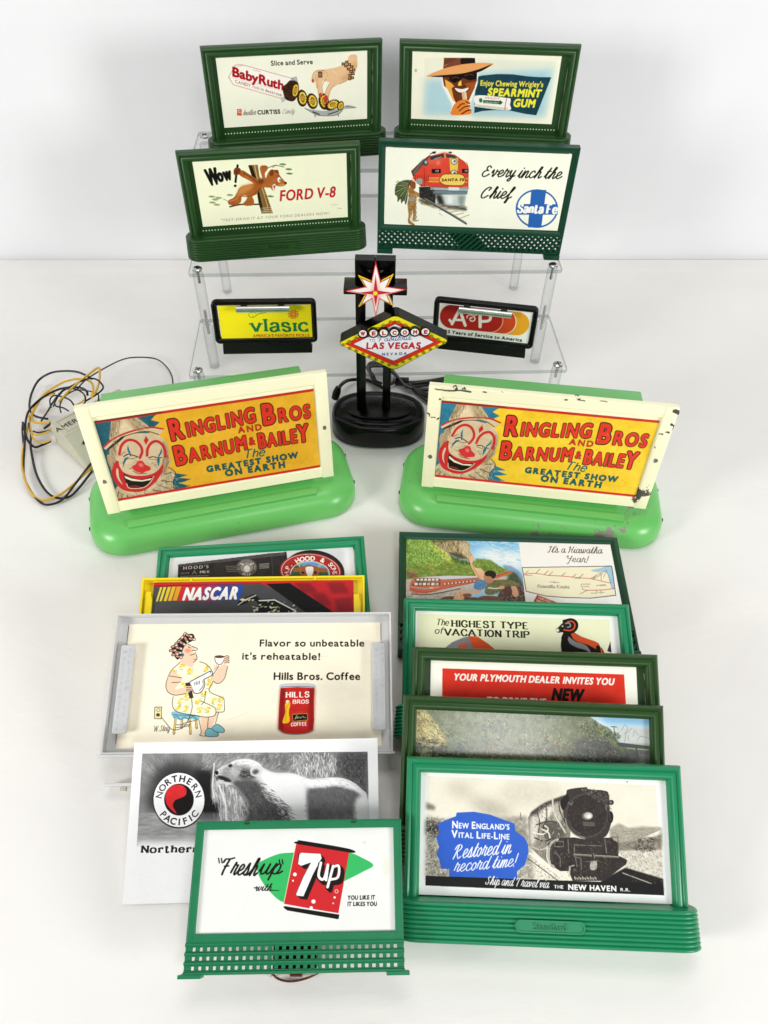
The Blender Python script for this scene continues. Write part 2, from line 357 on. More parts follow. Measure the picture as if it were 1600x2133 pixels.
KUR = dict(zip("gacdefhilmnoprstuvwyb'!.", """~.44,.58 .28,.66 .1,.5 .06,.2 .18,0 .34,.15 .46,.62|~.46,.62 .4,0 .3,-.34 .14,-.38 .08,-.25 .3,0 .56,.16
~.44,.58 .28,.66 .1,.5 .06,.2 .18,0 .34,.15 .46,.62|~.46,.62 .43,.2 .5,.01 .66,.16
~.42,.52 .34,.66 .16,.58 .06,.3 .16,.03 .34,.04 .54,.2
~.42,.58 .28,.66 .1,.5 .06,.2 .18,0 .34,.15 .46,.6|~.6,1.06 .47,.5 .43,.1 .52,0 .68,.16
~0,.2 .28,.32 .4,.52 .28,.66 .12,.52 .08,.2 .2,.01 .36,.05 .56,.22
~0,.2 .26,.6 .42,.98 .32,1.06 .22,.7 .12,-.1 .06,-.36 .16,-.36 .24,0 .46,.16
~0,.15 .24,.6 .38,.98 .28,1.05 .2,.7 .08,0|~.08,0 .22,.46 .36,.63 .42,.5 .38,.12 .46,0 .62,.16
~0,.14 .17,.64|~.17,.64 .1,.16 .18,0 .36,.16|.24,.88 .25,.89
~0,.14 .24,.6 .36,.98 .27,1.05 .16,.6 .12,.12 .2,0 .38,.16
~0,.14 .11,.63|.11,.63 .05,0|~.05,0 .2,.5 .3,.63 .32,.5 .26,0|~.26,0 .4,.5 .52,.63 .55,.48 .5,.1 .57,0 .72,.16
~0,.2 .11,.63|.11,.63 .05,0|~.05,0 .22,.5 .36,.64 .41,.5 .36,.1 .45,0 .62,.16
~.3,.64 .12,.54 .06,.24 .18,0 .34,.12 .4,.42 .3,.64 .36,.5 .58,.5
~0,.2 .15,.66|.15,.66 .03,-.36|~.12,.4 .26,.63 .41,.56 .4,.2 .26,0 .1,.1|~.3,.02 .46,.05 .6,.18
~0,.14 .13,.74 .2,.6 .36,.6|~.36,.6 .28,.2 .34,.01 .52,.16
~0,.1 .24,.72 .27,.5 .32,.2 .2,0 .05,.08|~.2,0 .4,.04 .54,.18
~0,.14 .26,.98|~.26,.98 .12,.2 .2,0 .4,.16|.06,.64 .38,.68
~0,.2 .11,.63 .08,.2 .16,0 .32,.14 .43,.63|~.43,.63 .38,.14 .46,0 .62,.16
~0,.4 .1,.64 .14,.3 .18,.02 .34,.3 .39,.63 .44,.5 .58,.5
~0,.4 .08,.63 .1,.2 .18,0 .3,.2 .37,.6|~.37,.6 .37,.15 .46,0 .6,.25 .63,.6 .68,.5 .8,.5
~0,.4 .1,.64 .1,.3 .18,.08 .3,.2 .43,.63|~.43,.63 .3,-.2 .14,-.38 .06,-.25 .3,0 .56,.16
~0,.15 .24,.6 .38,.98 .28,1.05 .2,.7 .1,.1 .2,0 .36,.1 .42,.45 .3,.5 .36,.42 .56,.45
.1,1.05 .06,.82
.2,1.05 .14,.32|.08,0 .08,.03
.06,0 .06,.02""".split('\n')))
KCAP = dict(zip('ECRSTFAHYIW', """~.6,.85 .45,1 .28,.9 .3,.66 .45,.57|~.42,.56 .16,.5 .06,.22 .2,0 .42,.04 .66,.24
~.56,.72 .66,.92 .5,1 .24,.8 .08,.4 .14,.08 .34,0 .66,.24
~.3,1 .2,.5 .06,0|~0,.7 .14,.95 .4,1.02 .6,.86 .5,.62 .22,.5|~.26,.5 .4,.2 .56,0 .76,.14
~.58,.84 .46,1 .3,.92 .3,.7 .44,.5 .46,.2 .28,0 .06,.1 .08,.26
~.28,0 .28,.3 .42,.96|~0,.76 .1,.95 .4,.96 .76,1.04
~.28,0 .28,.3 .42,.96|~0,.76 .1,.95 .4,.96 .76,1.04|.2,.5 .54,.54
~0,.04 .16,.1 .36,.6 .52,1|.52,1 .48,0|.2,.36 .58,.38
~.06,.8 .2,1 .16,.3 .06,0|~.64,1 .5,.5 .46,.1 .62,.08|~.12,.45 .3,.56 .56,.5
~0,.85 .14,1 .16,.6 .3,.5 .52,.7 .6,1|~.6,1 .46,.3 .3,-.25 .14,-.3
~.1,.85 .3,1 .46,.9|~.36,.95 .24,.3 .14,0 0,.08
0,1 .18,0|.18,0 .42,.9|.42,.9 .6,0|.6,0 .86,1""".split('\n')))
_gc = {}
def glyph(ch, font):
    k = (ch, font)
    if k in _gc: return _gc[k]
    src = (KUR.get(ch) or KCAP.get(ch) or LOW.get(ch)) if font == 'k' else (CAPS.get(ch) or LOW.get(ch))
    st = []
    for q in (src or '').split('|'):
        if not q: continue
        sm = q[0] == '~'; pts = np.array([[float(t) for t in p.split(',')] for p in q.lstrip('~').split()])
        st.append((smooth_path(pts, 6) if sm else pts, sm))
    _gc[k] = (st, max(s[0][:, 0].max() for s in st) if st else .3)
    return _gc[k]
_fc = {}
def fglyph(ch, bold):
    """one letter of Blender's own font as flat triangles, cap height 1"""
    k = (ch, bold)
    if k in _fc: return _fc[k]
    cu_ = bpy.data.curves.new('lettering', 'FONT'); cu_.body = ch; cu_.offset = bold; cu_.resolution_u = 4; cu_.fill_mode = 'FRONT'
    o = bpy.data.objects.new('lettering', cu_); COL.objects.link(o)
    e = o.evaluated_get(bpy.context.evaluated_depsgraph_get()); me = e.to_mesh()
    me.calc_loop_triangles()
    V = np.array([v.co[:2] for v in me.vertices]).reshape(-1, 2)/.729; T = np.array([t.vertices[:] for t in me.loop_triangles], int).reshape(-1, 3)
    e.to_mesh_clear(); bpy.data.objects.remove(o); bpy.data.curves.remove(cu_)
    _fc[k] = (V, T); return _fc[k]
_fa = {}
def fadv(ch):
    if ch == ' ': return .36
    if ch not in _fa:
        V, _ = fglyph(ch, 0.0); _fa[ch] = V[:, 0].max()+.10 if len(V) else .3
    return _fa[ch]

class Card:
    """ink canvas over the rectangle x0..x1, z0..z1 of sign n; shapes are traced in the coordinates of an enlarged view (Z) of the photograph"""
    def __init__(s, n, rect, y, bg, k=1.12, mtx=None):
        s.n, s.rect, s.y = n, rect, y; s.mtx = mtx or pose(n)
        x0, x1, z0, z1 = rect
        px = project([tuple(s.mtx @ Vector((x, y, z))) for x, z in ((x0, z1), (x1, z1), (x1, z0), (x0, z0))])
        s.w = int(max(np.linalg.norm(px[1]-px[0]), np.linalg.norm(px[2]-px[3]))*k); s.h = int(max(np.linalg.norm(px[3]-px[0]), np.linalg.norm(px[2]-px[1]))*k)
        dst = [(0, 0), (s.w, 0), (s.w, s.h), (0, s.h)]; A = []; b = []
        for (x, y_), (u, v) in zip(px, dst):
            A.append([x, y_, 1, 0, 0, 0, -u*x, -u*y_]); b.append(u); A.append([0, 0, 0, x, y_, 1, -v*x, -v*y_]); b.append(v)
        s.Hm = np.append(np.linalg.solve(np.array(A), np.array(b)), 1).reshape(3, 3)
        s.a = np.empty((s.h, s.w, 3)); s.a[:] = rgb(bg); s.al = None; s.z = (0, 0, 1)
        s.loc = None
    def Z(s, ox, oy, sc): s.z = (ox, oy, sc); s.loc = None; return s
    def L(s): s.loc = True; return s               # shapes given in 0..1 of the card instead
    def P(s, pts):
        p = np.asarray(pts, float).reshape(-1, 2)
        if s.loc: return p*[s.w, s.h]
        q = np.c_[p/s.z[2]+s.z[:2], np.ones(len(p))] @ s.Hm.T
        return q[:, :2]/q[:, 2:]
    def scale(s, at_=None):
        if s.loc: return s.w, s.h
        a = np.array([[400, 300]]) if at_ is None else np.atleast_2d(at_)[:1]
        p = s.P(np.r_[a, a+[[10, 0]], a+[[0, 10]]]); return np.linalg.norm(p[1]-p[0])/10, np.linalg.norm(p[2]-p[0])/10
    def mask(s, P):
        """coverage of a closed outline (even-odd)"""
        y0, y1 = max(0, int(P[:, 1].min())), min(s.h, int(P[:, 1].max())+2); x0, x1 = max(0, int(P[:, 0].min())), min(s.w, int(P[:, 0].max())+2)
        if y1 <= y0 or x1 <= x0: return None
        m = np.zeros((y1-y0, x1-x0)); Q = np.roll(P, -1, 0); n = x1-x0; edges = np.arange(n+1)
        for r in range(y1-y0):
            for k in range(4):
                yy = y0+r+(k+.5)/4; c = (P[:, 1] <= yy) != (Q[:, 1] <= yy)
                if not c.any(): continue
                a, b = P[c], Q[c]; xs = np.sort(a[:, 0]+(yy-a[:, 1])/(b[:, 1]-a[:, 1])*(b[:, 0]-a[:, 0]))-x0
                for i in range(0, len(xs)-1, 2):
                    cov = np.clip(np.minimum(edges[1:], xs[i+1])-np.maximum(edges[:-1], xs[i]), 0, 1); m[r] += cov*.25
        return x0, y0, np.clip(m, 0, 1)
    def put(s, x0, y0, m, col, alpha=1.0, nz=0, ns=8, seed=1, ny=None, col2=None, gdir=(0, 1)):
        h, w_ = m.shape; r = s.a[y0:y0+h, x0:x0+w_]; c = np.empty_like(r); c[:] = rgb(col)
        if col2 is not None:
            t = (np.linspace(0, 1, h)[:, None]*gdir[1]+np.linspace(0, 1, w_)[None]*gdir[0]); c += (rgb(col2)-rgb(col))*np.clip(t, 0, 1)[..., None]
        if nz: c = np.clip(c+fbm(h, w_, ns, ny or ns, 4, seed)[..., None]*2*nz, 0, 255)
        m = (m*alpha)[..., None]; s.a[y0:y0+h, x0:x0+w_] = r*(1-m)+c*m
    def p(s, pts, col, sm=False, fe=0, **k):
        P = s.P(pts)
        if sm: P = smooth_path(P, 6, True)
        q = s.mask(P)
        if q is None: return s
        x0, y0, m = q
        if fe:
            pad = int(fe*2)+2; X0, Y0 = max(0, x0-pad), max(0, y0-pad); X1, Y1 = min(s.w, x0+m.shape[1]+pad), min(s.h, y0+m.shape[0]+pad)
            b = np.zeros((Y1-Y0, X1-X0)); b[y0-Y0:y0-Y0+m.shape[0], x0-X0:x0-X0+m.shape[1]] = m; m = blur(b, fe); x0, y0 = X0, Y0
        s.put(x0, y0, m, col, **k); return s
    def e(s, cx, cy, rx, ry, col, rot=0, **k):
        t = np.linspace(0, 2*math.pi, 40)[:-1]; c, q = math.cos(R(rot)), math.sin(R(rot))
        return s.p(np.c_[cx+rx*np.cos(t)*c-ry*np.sin(t)*q, cy+rx*np.cos(t)*q+ry*np.sin(t)*c], col, **k)
    def r(s, x0, y0, x1, y1, col, **k): return s.p([(x0, y0), (x1, y0), (x1, y1), (x0, y1)], col, **k)
    def seg(s, m, o, a, b, wa, wb, c0, c1):
        R_ = max(wa, wb)/2+1.5; x0 = max(0, int(min(a[0], b[0])-R_)-o[0]); x1 = min(m.shape[1], int(max(a[0], b[0])+R_)+2-o[0])
        y0 = max(0, int(min(a[1], b[1])-R_)-o[1]); y1 = min(m.shape[0], int(max(a[1], b[1])+R_)+2-o[1])
        if x1 <= x0 or y1 <= y0: return
        X = np.arange(x0, x1)[None]+.5+o[0]-a[0]; Y = np.arange(y0, y1)[:, None]+.5+o[1]-a[1]; d = np.array(b)-a; l = math.hypot(*d) or 1e-6
        t = (X*d[0]+Y*d[1])/(l*l); n = np.abs(X*d[1]-Y*d[0])/l; tc = np.clip(t, 0, 1)
        ex = np.maximum(t-1, -t)*l
        rd = np.where(ex > 0, np.hypot(n, ex), n); wd = (wa+(wb-wa)*tc)/2
        cov = np.clip(wd-rd+.5, 0, 1)
        if c0: cov = np.where(t < 0, np.clip(wd-n+.5, 0, 1)*np.clip(.5-ex, 0, 1), cov)
        if c1: cov = np.where(t > 1, np.clip(wd-n+.5, 0, 1)*np.clip(.5-ex, 0, 1), cov)
        m[y0:y1, x0:x1] = np.maximum(m[y0:y1, x0:x1], cov)
    def l(s, pts, wd, col, sm=False, cl=False, taper=False, **k):
        P = s.P(pts); sx, sy = s.scale(pts); wd = wd*(sx+sy)/2
        if cl and not sm: P = np.r_[P, P[:1]]
        if sm: P = smooth_path(P, 5, cl); P = np.r_[P, P[:1]] if cl else P
        x0, y0 = max(0, int(P[:, 0].min()-wd-2)), max(0, int(P[:, 1].min()-wd-2)); x1, y1 = min(s.w, int(P[:, 0].max()+wd+3)), min(s.h, int(P[:, 1].max()+wd+3))
        if x1 <= x0 or y1 <= y0: return s
        m = np.zeros((y1-y0, x1-x0)); n = len(P)
        for i in range(n-1):
            f0 = min(i, n-1-i)/(n/2) if taper else 1; f1 = min(i+1, n-2-i)/(n/2) if taper else 1
            s.seg(m, (x0, y0), P[i], P[i+1], wd*(.35+.65*f0), wd*(.35+.65*max(f1, 0)), 0, 0)
        s.put(x0, y0, m, col, **k); return s
    def frame(s, p0, p1, h, slant):
        """origin and unit vectors on the canvas for a line of lettering"""
        a, b = s.P([p0, p1]); sx, sy = s.scale(p0); d = (b-a); L = np.linalg.norm(d); ex = d/L
        hh = h*sy; ey = np.array([0, -hh])+ex*slant*hh; return a, ex, ey, L, hh
    def T(s, txt, p0, p1, h, col, bold=.012, out=None, ow=0, slant=0, gap=0, hs=None, al=1.0):
        """sans lettering from p0 to p1 along the baseline"""
        a, ex, ey, L, hh = s.frame(p0, p1, h, slant)
        H_ = [1]*len(txt) if hs is None else hs
        gap += max(0, bold-.02)*1.5+ow*2.0
        adv = [(fadv(c)+gap)*q for c, q in zip(txt, H_)]; tot = sum(adv)-gap-.1
        kx = L/tot
        for lay in ((ow, out), (0, col)):
            if lay[1] is None: continue
            x = 0
            for ch, ad, q in zip(txt, adv, H_):
                if ch != ' ': s._tri(ch, bold+lay[0], a+ex*kx*x, ex*kx*q, ey*q, lay[1], al)
                x += ad
        return s
    def _tri(s, ch, bold, o, ex, ey, col, al=1.0):
        V, T = fglyph(ch, 0.0)
        if not len(T): return
        S = 4; rad = max(0., bold*1.15)*abs(ey[1])*S; pad = int(rad/S)+1
        C = o+V[:, :1]*ex+V[:, 1:]*ey
        x0, y0 = np.maximum(np.floor(C.min(0)).astype(int)-1-pad, 0); x1 = min(s.w, int(C[:, 0].max())+2+pad); y1 = min(s.h, int(C[:, 1].max())+2+pad)
        if x1 <= x0 or y1 <= y0: return
        b = np.zeros(((y1-y0)*S, (x1-x0)*S), bool); C = (C-[x0, y0])*S
        for t in T:
            q = C[t]; u0, v0 = np.floor(q.min(0)).astype(int); u1, v1 = np.ceil(q.max(0)).astype(int)+1
            u0, v0 = max(u0, 0), max(v0, 0); u1, v1 = min(u1, b.shape[1]), min(v1, b.shape[0])
            if u1 <= u0 or v1 <= v0: continue
            X = np.arange(u0, u1)[None]+.5; Y = np.arange(v0, v1)[:, None]+.5; ins = None; (ax, ay), (bx, by), (cx, cy) = q
            d1 = (X-ax)*(by-ay)-(Y-ay)*(bx-ax); d2 = (X-bx)*(cy-by)-(Y-by)*(cx-bx); d3 = (X-cx)*(ay-cy)-(Y-cy)*(ax-cx)
            b[v0:v1, u0:u1] |= ((d1 >= 0) & (d2 >= 0) & (d3 >= 0)) | ((d1 <= 0) & (d2 <= 0) & (d3 <= 0))
        if rad > .4:
            src = b.copy(); H_, W_ = b.shape; k = int(math.ceil(rad))
            for dy in range(-k, k+1):
                hw_ = int(round(math.sqrt(max(0, rad*rad-dy*dy)))) if abs(dy) <= rad else -1
                if hw_ < 0: continue
                row = np.zeros_like(src); ys0, ys1 = max(0, dy), min(H_, H_+dy); row[ys0:ys1] = src[ys0-dy:ys1-dy]
                cs = np.cumsum(np.pad(row.astype(np.int32), ((0, 0), (hw_+1, hw_))), 1); b |= (cs[:, 2*hw_+1:]-cs[:, :-(2*hw_+1)]) > 0
        m = b.reshape(y1-y0, S, x1-x0, S).mean((1, 3)); s.put(x0, y0, m, col, al)
    def S(s, txt, p0, p1, h, col, wt=.2, thin=.5, serif=.0, font='s', slant=0, out=None, ow=0, gap=.03, al=1.0, butt=True):
        """drawn lettering: wt stem weight, thin the share kept by level strokes, serif the serif length; font 'k' is joined handwriting"""
        a, ex, ey, L, hh = s.frame(p0, p1, h, slant); G = []; x = 0
        for i, ch in enumerate(txt):
            if ch == ' ': x += .32; continue
            st, wd = glyph(ch, font); G.append((st, x))
            x += wd+(-.03 if font == 'k' and ch in KUR else gap+wt*.6)
        tot = x-gap-wt*.6; kx = L/tot; sc = hh
        for lay in ((ow, out), (0, col)):
            if lay[1] is None: continue
            m = np.zeros((s.h, s.w)) ; ext = lay[0]*sc*2
            for st, gx in G:
                for P, sm in st:
                    C = a+(P[:, :1]+gx)*kx*ex+P[:, 1:]*ey; n = len(C)
                    W = []
                    for i in range(n-1):
                        d = P[i+1]-P[i]; q = abs(d[1])/(math.hypot(*d) or 1); W.append(wt*sc*(thin+(1-thin)*q)+ext)
                    for i in range(n-1):
                        wa = W[i] if i == 0 else (W[i]+W[i-1])/2; wb = W[i] if i == n-2 else (W[i]+W[i+1])/2
                        s.seg(m, (0, 0), C[i], C[i+1], wa, wb, butt and i == 0 and ext == 0 and font != 'k', butt and i == n-2 and ext == 0 and font != 'k')
                    if serif and not sm:
                        d = P[-1]-P[0]
                        if abs(d[1]) > .25*math.hypot(*d) and math.hypot(*d) > .1:
                            for e_ in (P[0], P[-1]):
                                if .02 < e_[1] < .6: continue
                                zy = e_[1]+(wt*.3 if e_[1] < .3 else -wt*.3)
                                c0 = a+(e_[0]+gx-serif/2)*kx*ex+zy*ey; c1 = a+(e_[0]+gx+serif/2)*kx*ex+zy*ey
                                s.seg(m, (0, 0), c0, c1, wt*sc*max(thin, .5)*.8+ext, wt*sc*max(thin, .5)*.8+ext, 1, 1)
            ys, xs = np.where(m > 0)
            if len(ys): s.put(xs.min(), ys.min(), m[ys.min():ys.max()+1, xs.min():xs.max()+1], lay[1], al)
        return s
    def K(s, txt, p0, p1, h, col, wt=.13, slant=.3, **k): return s.S(txt, p0, p1, h, col, wt, k.pop('thin', .55), 0, 'k', slant, gap=.1, **k)
    def arc(s, txt, c, rx, ry, a0, a1, h, col, bold=.02, inside=False, al=1.0):
        """lettering round a ring, from angle a0 to a1 (degrees, clockwise from the top)"""
        n = len(txt); sx, sy = s.scale(c)
        for i, ch in enumerate(txt):
            if ch == ' ': continue
            t = R(a0+(a1-a0)*(i+.5)/n); ux = np.array([math.sin(t), -math.cos(t)]); tx = np.array([math.cos(t), math.sin(t)])
            if inside: ux, tx = -ux, -tx
            pos = s.P([(c[0]+rx*math.sin(t), c[1]-ry*math.cos(t))])[0]
            V, _ = fglyph(ch, 0.0); wd = V[:, 0].max()
            ex = tx*h*sx; ey = ux*h*sy; s._tri(ch, bold, pos-ex*wd/2-ey/2, ex, ey, col, al)
        return s
    def dab(s, pts, n, ln, wd, ang, spread, cols, al=.7, seed=1, sm=True, taper=True):
        """n short brush strokes scattered inside an outline, leaning at ang degrees"""
        P = s.P(pts); P = smooth_path(P, 6, True) if sm else P; q = s.mask(P)
        if q is None: return s
        x0, y0, m = q; ys, xs = np.nonzero(m > .5); g = random.Random(seed); sc = sum(s.scale(pts))/2; cols = [rgb(c_) for c_ in cols]
        if not len(ys): return s
        for _ in range(n):
            i = g.randrange(len(ys)); a = R(ang+g.uniform(-spread, spread)); L_ = ln*sc*g.uniform(.4, 1.2); A = np.array([x0+xs[i]+.5, y0+ys[i]+.5]); B = A+[math.cos(a)*L_, math.sin(a)*L_]; w_ = max(.7, wd*sc*g.uniform(.6, 1.3))
            X0, Y0 = max(0, int(min(A[0], B[0])-w_-1)), max(0, int(min(A[1], B[1])-w_-1)); X1, Y1 = min(s.w, int(max(A[0], B[0])+w_+2)), min(s.h, int(max(A[1], B[1])+w_+2))
            if X1 <= X0 or Y1 <= Y0: continue
            k = np.zeros((Y1-Y0, X1-X0)); s.seg(k, (X0, Y0), A, B, w_, w_*(.3 if taper else 1), 0, 0); r = s.a[Y0:Y1, X0:X1]; k = (k*al)[..., None]; s.a[Y0:Y1, X0:X1] = r*(1-k)+g.choice(cols)*k
        return s
    def noise(s, amp, sx, sy=None, seed=3): s.a = np.clip(s.a+fbm(s.h, s.w, sx, sy or sx, 4, seed)[..., None]*2*amp, 0, 255); return s
    def cut(s, pts, sm=False):
        """keep only what lies inside this outline"""
        P = s.P(pts); P = smooth_path(P, 6, True) if sm else P; x0, y0, m = s.mask(P); s.al = np.zeros((s.h, s.w)); s.al[y0:y0+m.shape[0], x0:x0+m.shape[1]] = m; return s
    def build(s, name, m, parent, thick=.0008, label=None):
        x0, x1, z0, z1 = s.rect; a = np.clip(np.round(s.a/2)*2, 0, 255).astype(np.int32); key = a[..., 0]*65536+a[..., 1]*256+a[..., 2]
        if s.al is not None: key = np.where(s.al > .5, key, -1)
        ch = np.ones(key.shape, bool); ch[:, 1:] = key[:, 1:] != key[:, :-1]
        rr, cc = np.nonzero(ch); end = np.r_[cc[1:], 0]; end[np.r_[rr[1:] != rr[:-1], True]] = s.w
        kk = key[rr, cc]; ok = kk >= 0; rr, cc, end, kk = rr[ok], cc[ok], end[ok], kk[ok]; n = len(rr)
        X0 = x0+(x1-x0)*cc/s.w; X1 = x0+(x1-x0)*end/s.w; Z1 = z1-(z1-z0)*rr/s.h; Z0 = z1-(z1-z0)*(rr+1)/s.h
        V = np.zeros((n, 4, 3)); V[:, 0, 0] = X0; V[:, 1, 0] = X1; V[:, 2, 0] = X1; V[:, 3, 0] = X0; V[:, :2, 2] = Z0[:, None]; V[:, 2:, 2] = Z1[:, None]; V[..., 1] = s.y
        V = V.reshape(-1, 3); nf = n
        ext = []
        if s.al is None and thick:
            yb = s.y+thick; q = [(x0, yb, z0), (x1, yb, z0), (x1, yb, z1), (x0, yb, z1), (x0, s.y, z0), (x1, s.y, z0), (x1, s.y, z1), (x0, s.y, z1)]
            ext = [(1, 0, 3, 2), (0, 1, 5, 4), (1, 2, 6, 5), (2, 3, 7, 6), (3, 0, 4, 7)]
            idx = np.r_[np.arange(4*n), (np.array(ext)+4*n).ravel()]; V = np.r_[V, np.array(q)]; nf = n+5
        else: idx = np.arange(4*n)
        me = bpy.data.meshes.new(name); me.vertices.add(len(V)); me.vertices.foreach_set('co', V.ravel().astype(np.float32))
        me.loops.add(len(idx)); me.loops.foreach_set('vertex_index', idx.astype(np.int32)); me.polygons.add(nf)
        me.polygons.foreach_set('loop_start', np.arange(nf, dtype=np.int32)*4); me.update(calc_edges=True)
        at_ = me.color_attributes.new('ink', 'BYTE_COLOR', 'CORNER'); c = np.ones((nf, 4, 4), np.float32)
        c[:n, :, 0] = (kk//65536/255.)[:, None]; c[:n, :, 1] = (kk//256 % 256/255.)[:, None]; c[:n, :, 2] = (kk % 256/255.)[:, None]
        c[n:, :, :3] = .93; at_.data.foreach_set('color_srgb', c.ravel()); me.materials.append(m)
        o = bpy.data.objects.new(name, me); COL.objects.link(o); o.parent = parent
        if label: o['label'] = label
        return o
def aty(px, py, y):
    v = fw+cr*(px-PCX)/F-cu*(py-PCY)/F
    t = y/v[1]; return (v[0]*t, y, H0+v[2]*t)
# ------------------------------------------------------------------ the setting: a table under a white cloth, a white backdrop behind
def struct(o): o['kind'] = 'structure'; return o
def foldy(x): return 0.9736+0.0440*x
from mathutils import noise as mn
def folds(x, y): return .0011*mn.noise((x*6+3, y*9, 0))+.0006*mn.noise((x*15, y*24+5, 2))+.0007*max(0, mn.noise((x*3-y*5, y*3+x*2, 7))-.25)*3
t = MB(); N = 260; vs = []
for j in range(N):
    for i in range(N):
        x = -1.5+3*i/(N-1) if abs(i/(N-1)-.5) > .49 else -1.5+3*i/(N-1); yb = foldy(x); y = -.6+(yb+.6)*j/(N-1)
        vs.append((x, y, folds(x, y)-.0011 if y < yb-.03 else -.0006))
t.add(vs, [(j*N+i, j*N+i+1, (j+1)*N+i+1, (j+1)*N+i) for j in range(N-1) for i in range(N-1)])
t.add([(-1.5, foldy(-1.5), -.0006), (1.5, foldy(1.5), -.0006), (1.5, foldy(1.5), -.03), (-1.5, foldy(-1.5), -.03)], [(0, 1, 2, 3)])
struct(t.build('table_surface', M['cloth']))
t = MB(); vs = []; NX, NZ = 160, 90
for j in range(NZ):
    z = -.05+1.25*(j/(NZ-1))**1.5
    for i in range(NX):
        x = -1.6+3.2*i/(NX-1); vs.append((x, foldy(x)+.0075+.003*mn.noise((x*5, z*4, 3))+.0012*mn.noise((x*13, z*9, 9)), z))
t.add(vs, [(j*NX+i, j*NX+i+1, (j+1)*NX+i+1, (j+1)*NX+i) for j in range(NZ-1) for i in range(NX-1)])
struct(t.build('backdrop', M['wall']))

# ------------------------------------------------------------------ clear acrylic display riser
SYAW, SX, SY, HW = R(3.559), -0.0132, 0.7355, 0.1891
Z1, Z2, Z3, SD = 0.0593, 0.1252, 0.1934, 0.086
rm = Matrix.Translation((SX, SY, 0)) @ Matrix.Rotation(SYAW, 4, 'Z')
riser = thing('display_riser', 'clear acrylic three step display riser holding the small billboards at the back', 'display riser', rm)
def shelf(y0, y1, z, th=.0042):
    b = MB(); x = HW+.0085; poly = [(q, r_) for q, r_ in rrect(-x, x, y0, y1, .003, 4)][::-1]; n = len(poly)
    b.add([(a, c, z-th) for a, c in poly]+[(a, c, z) for a, c in poly], [list(range(n)), list(range(2*n-1, n-1, -1))]); b.m = 1
    k = len(b.v)-2*n
    for i in range(n): b.f.append([k+i, k+(i+1) % n, k+n+(i+1) % n, k+n+i]); b.mi.append(1)
    b.build('shelf', [M['clear'], M['clear_edge']], riser, smooth=False)
shelf(-SD-.009, .0075, Z1); shelf(-.009, SD*2-.004, Z2); shelf(SD-.004, SD*2+.0085, Z3)
def post(x, y, z0, z1): MB().lathe([(.0004, z0), (.0052, z0), (.0058, z0+.001), (.0058, z1-.0008), (.0052, z1), (.0004, z1)], x, y, 20).build('post', M['clear_rod'], riser)
def screw(x, y, z):
    b = MB().lathe([(.0052, z-.001), (.0054, z), (.0052, z+.0008), (.0040, z+.0017), (.0012, z+.0020)], x, y, 20)
    o = b.build('screw', M['steel'], riser)
    a = random.random()*1.5
    c = MB()
    for k in (0, math.pi/2):
        t_ = a+k; d = np.array([math.cos(t_), math.sin(t_)])*.0030; e_ = np.array([-d[1], d[0]])*.2
        c.slab([(x+d[0]+e_[0], y+d[1]+e_[1]), (x-d[0]+e_[0], y-d[1]+e_[1]), (x-d[0]-e_[0], y-d[1]-e_[1]), (x+d[0]-e_[0], y+d[1]-e_[1])], z+.0014+k*.00002, z+.0021+k*.00002)
    c.build('cross_slot', M['black_matt'], o, smooth=False)
def stud(x, y, z0, z1): MB().lathe([(.0003, z0), (.0017, z0), (.0017, z1), (.0003, z1)], x, y, 12).build('threaded_stud', M['steel'], riser)
for sx_ in (-1, 1):
    x = sx_*HW
    post(x, -SD, 0, Z1-.0044); screw(x, -SD, Z1)
    post(x, 0, 0, Z1-.0044); post(x, 0, Z1+.0002, Z2-.0044); screw(x, 0, Z2)
    stud(x, 0, Z1-.014, Z1+.016); stud(x, 0, Z2-.016, Z2-.002); stud(x, -SD, Z1-.016, Z1-.002)
    post(x, 2*SD-.012, 0, Z2-.0044); post(x, 2*SD-.012, Z2+.0002, Z3-.0044); screw(x, 2*SD-.004, Z3)

# ------------------------------------------------------------------ toy billboards
def text3(body, size, mtx, m, parent, ex=.0003, name='lettering', bold=0.0, align='CENTER'):
    cu_ = bpy.data.curves.new(name, 'FONT'); cu_.body = body; cu_.size = size; cu_.extrude = ex; cu_.align_x = align; cu_.align_y = 'CENTER'; cu_.offset = bold; cu_.resolution_u = 3
    o = bpy.data.objects.new(name, cu_); COL.objects.link(o)
    me = bpy.data.meshes.new_from_object(o.evaluated_get(bpy.context.evaluated_depsgraph_get())); bpy.data.objects.remove(o); bpy.data.curves.remove(cu_)
    me.name = name; me.materials.clear(); me.materials.append(m); me.transform(mtx)
    o = bpy.data.objects.new(name, me); COL.objects.link(o); o.parent = parent; return o
FRONT = Matrix(((1, 0, 0, 0), (0, 0, -1, 0), (0, 1, 0, 0), (0, 0, 0, 1)))   # lettering plane turned to face -y
BW, BB, BT = .0905, .0234, .1087
def stadium(hx, rr_, z, k=10):
    out = []
    for c, a0 in ((hx-rr_, -90), (-(hx-rr_), 90)):
        for i in range(k+1): t_ = R(a0+180*i/k); out.append((c+rr_*math.cos(t_), rr_*math.sin(t_), z))
    return out
def ribbed_base(m, parent, nr=9):
    rs = []
    for k in range(nr):
        z0 = BB*k/nr; dz = BB/nr; tp = .0012*(1-k/nr)
        for f, o in ((.02, -.0007), (.16, .0001), (.34, .0006), (.62, .0006), (.82, .0001), (.97, -.0007)): rs.append(stadium(.0949+o+tp, .0131+o+tp, z0+f*dz))
    rs.append(stadium(.0940, .0122, BB)); rs.append(stadium(.0925, .0107, BB))
    return MB().rings(rs).build('base', m, parent, sharp=50)
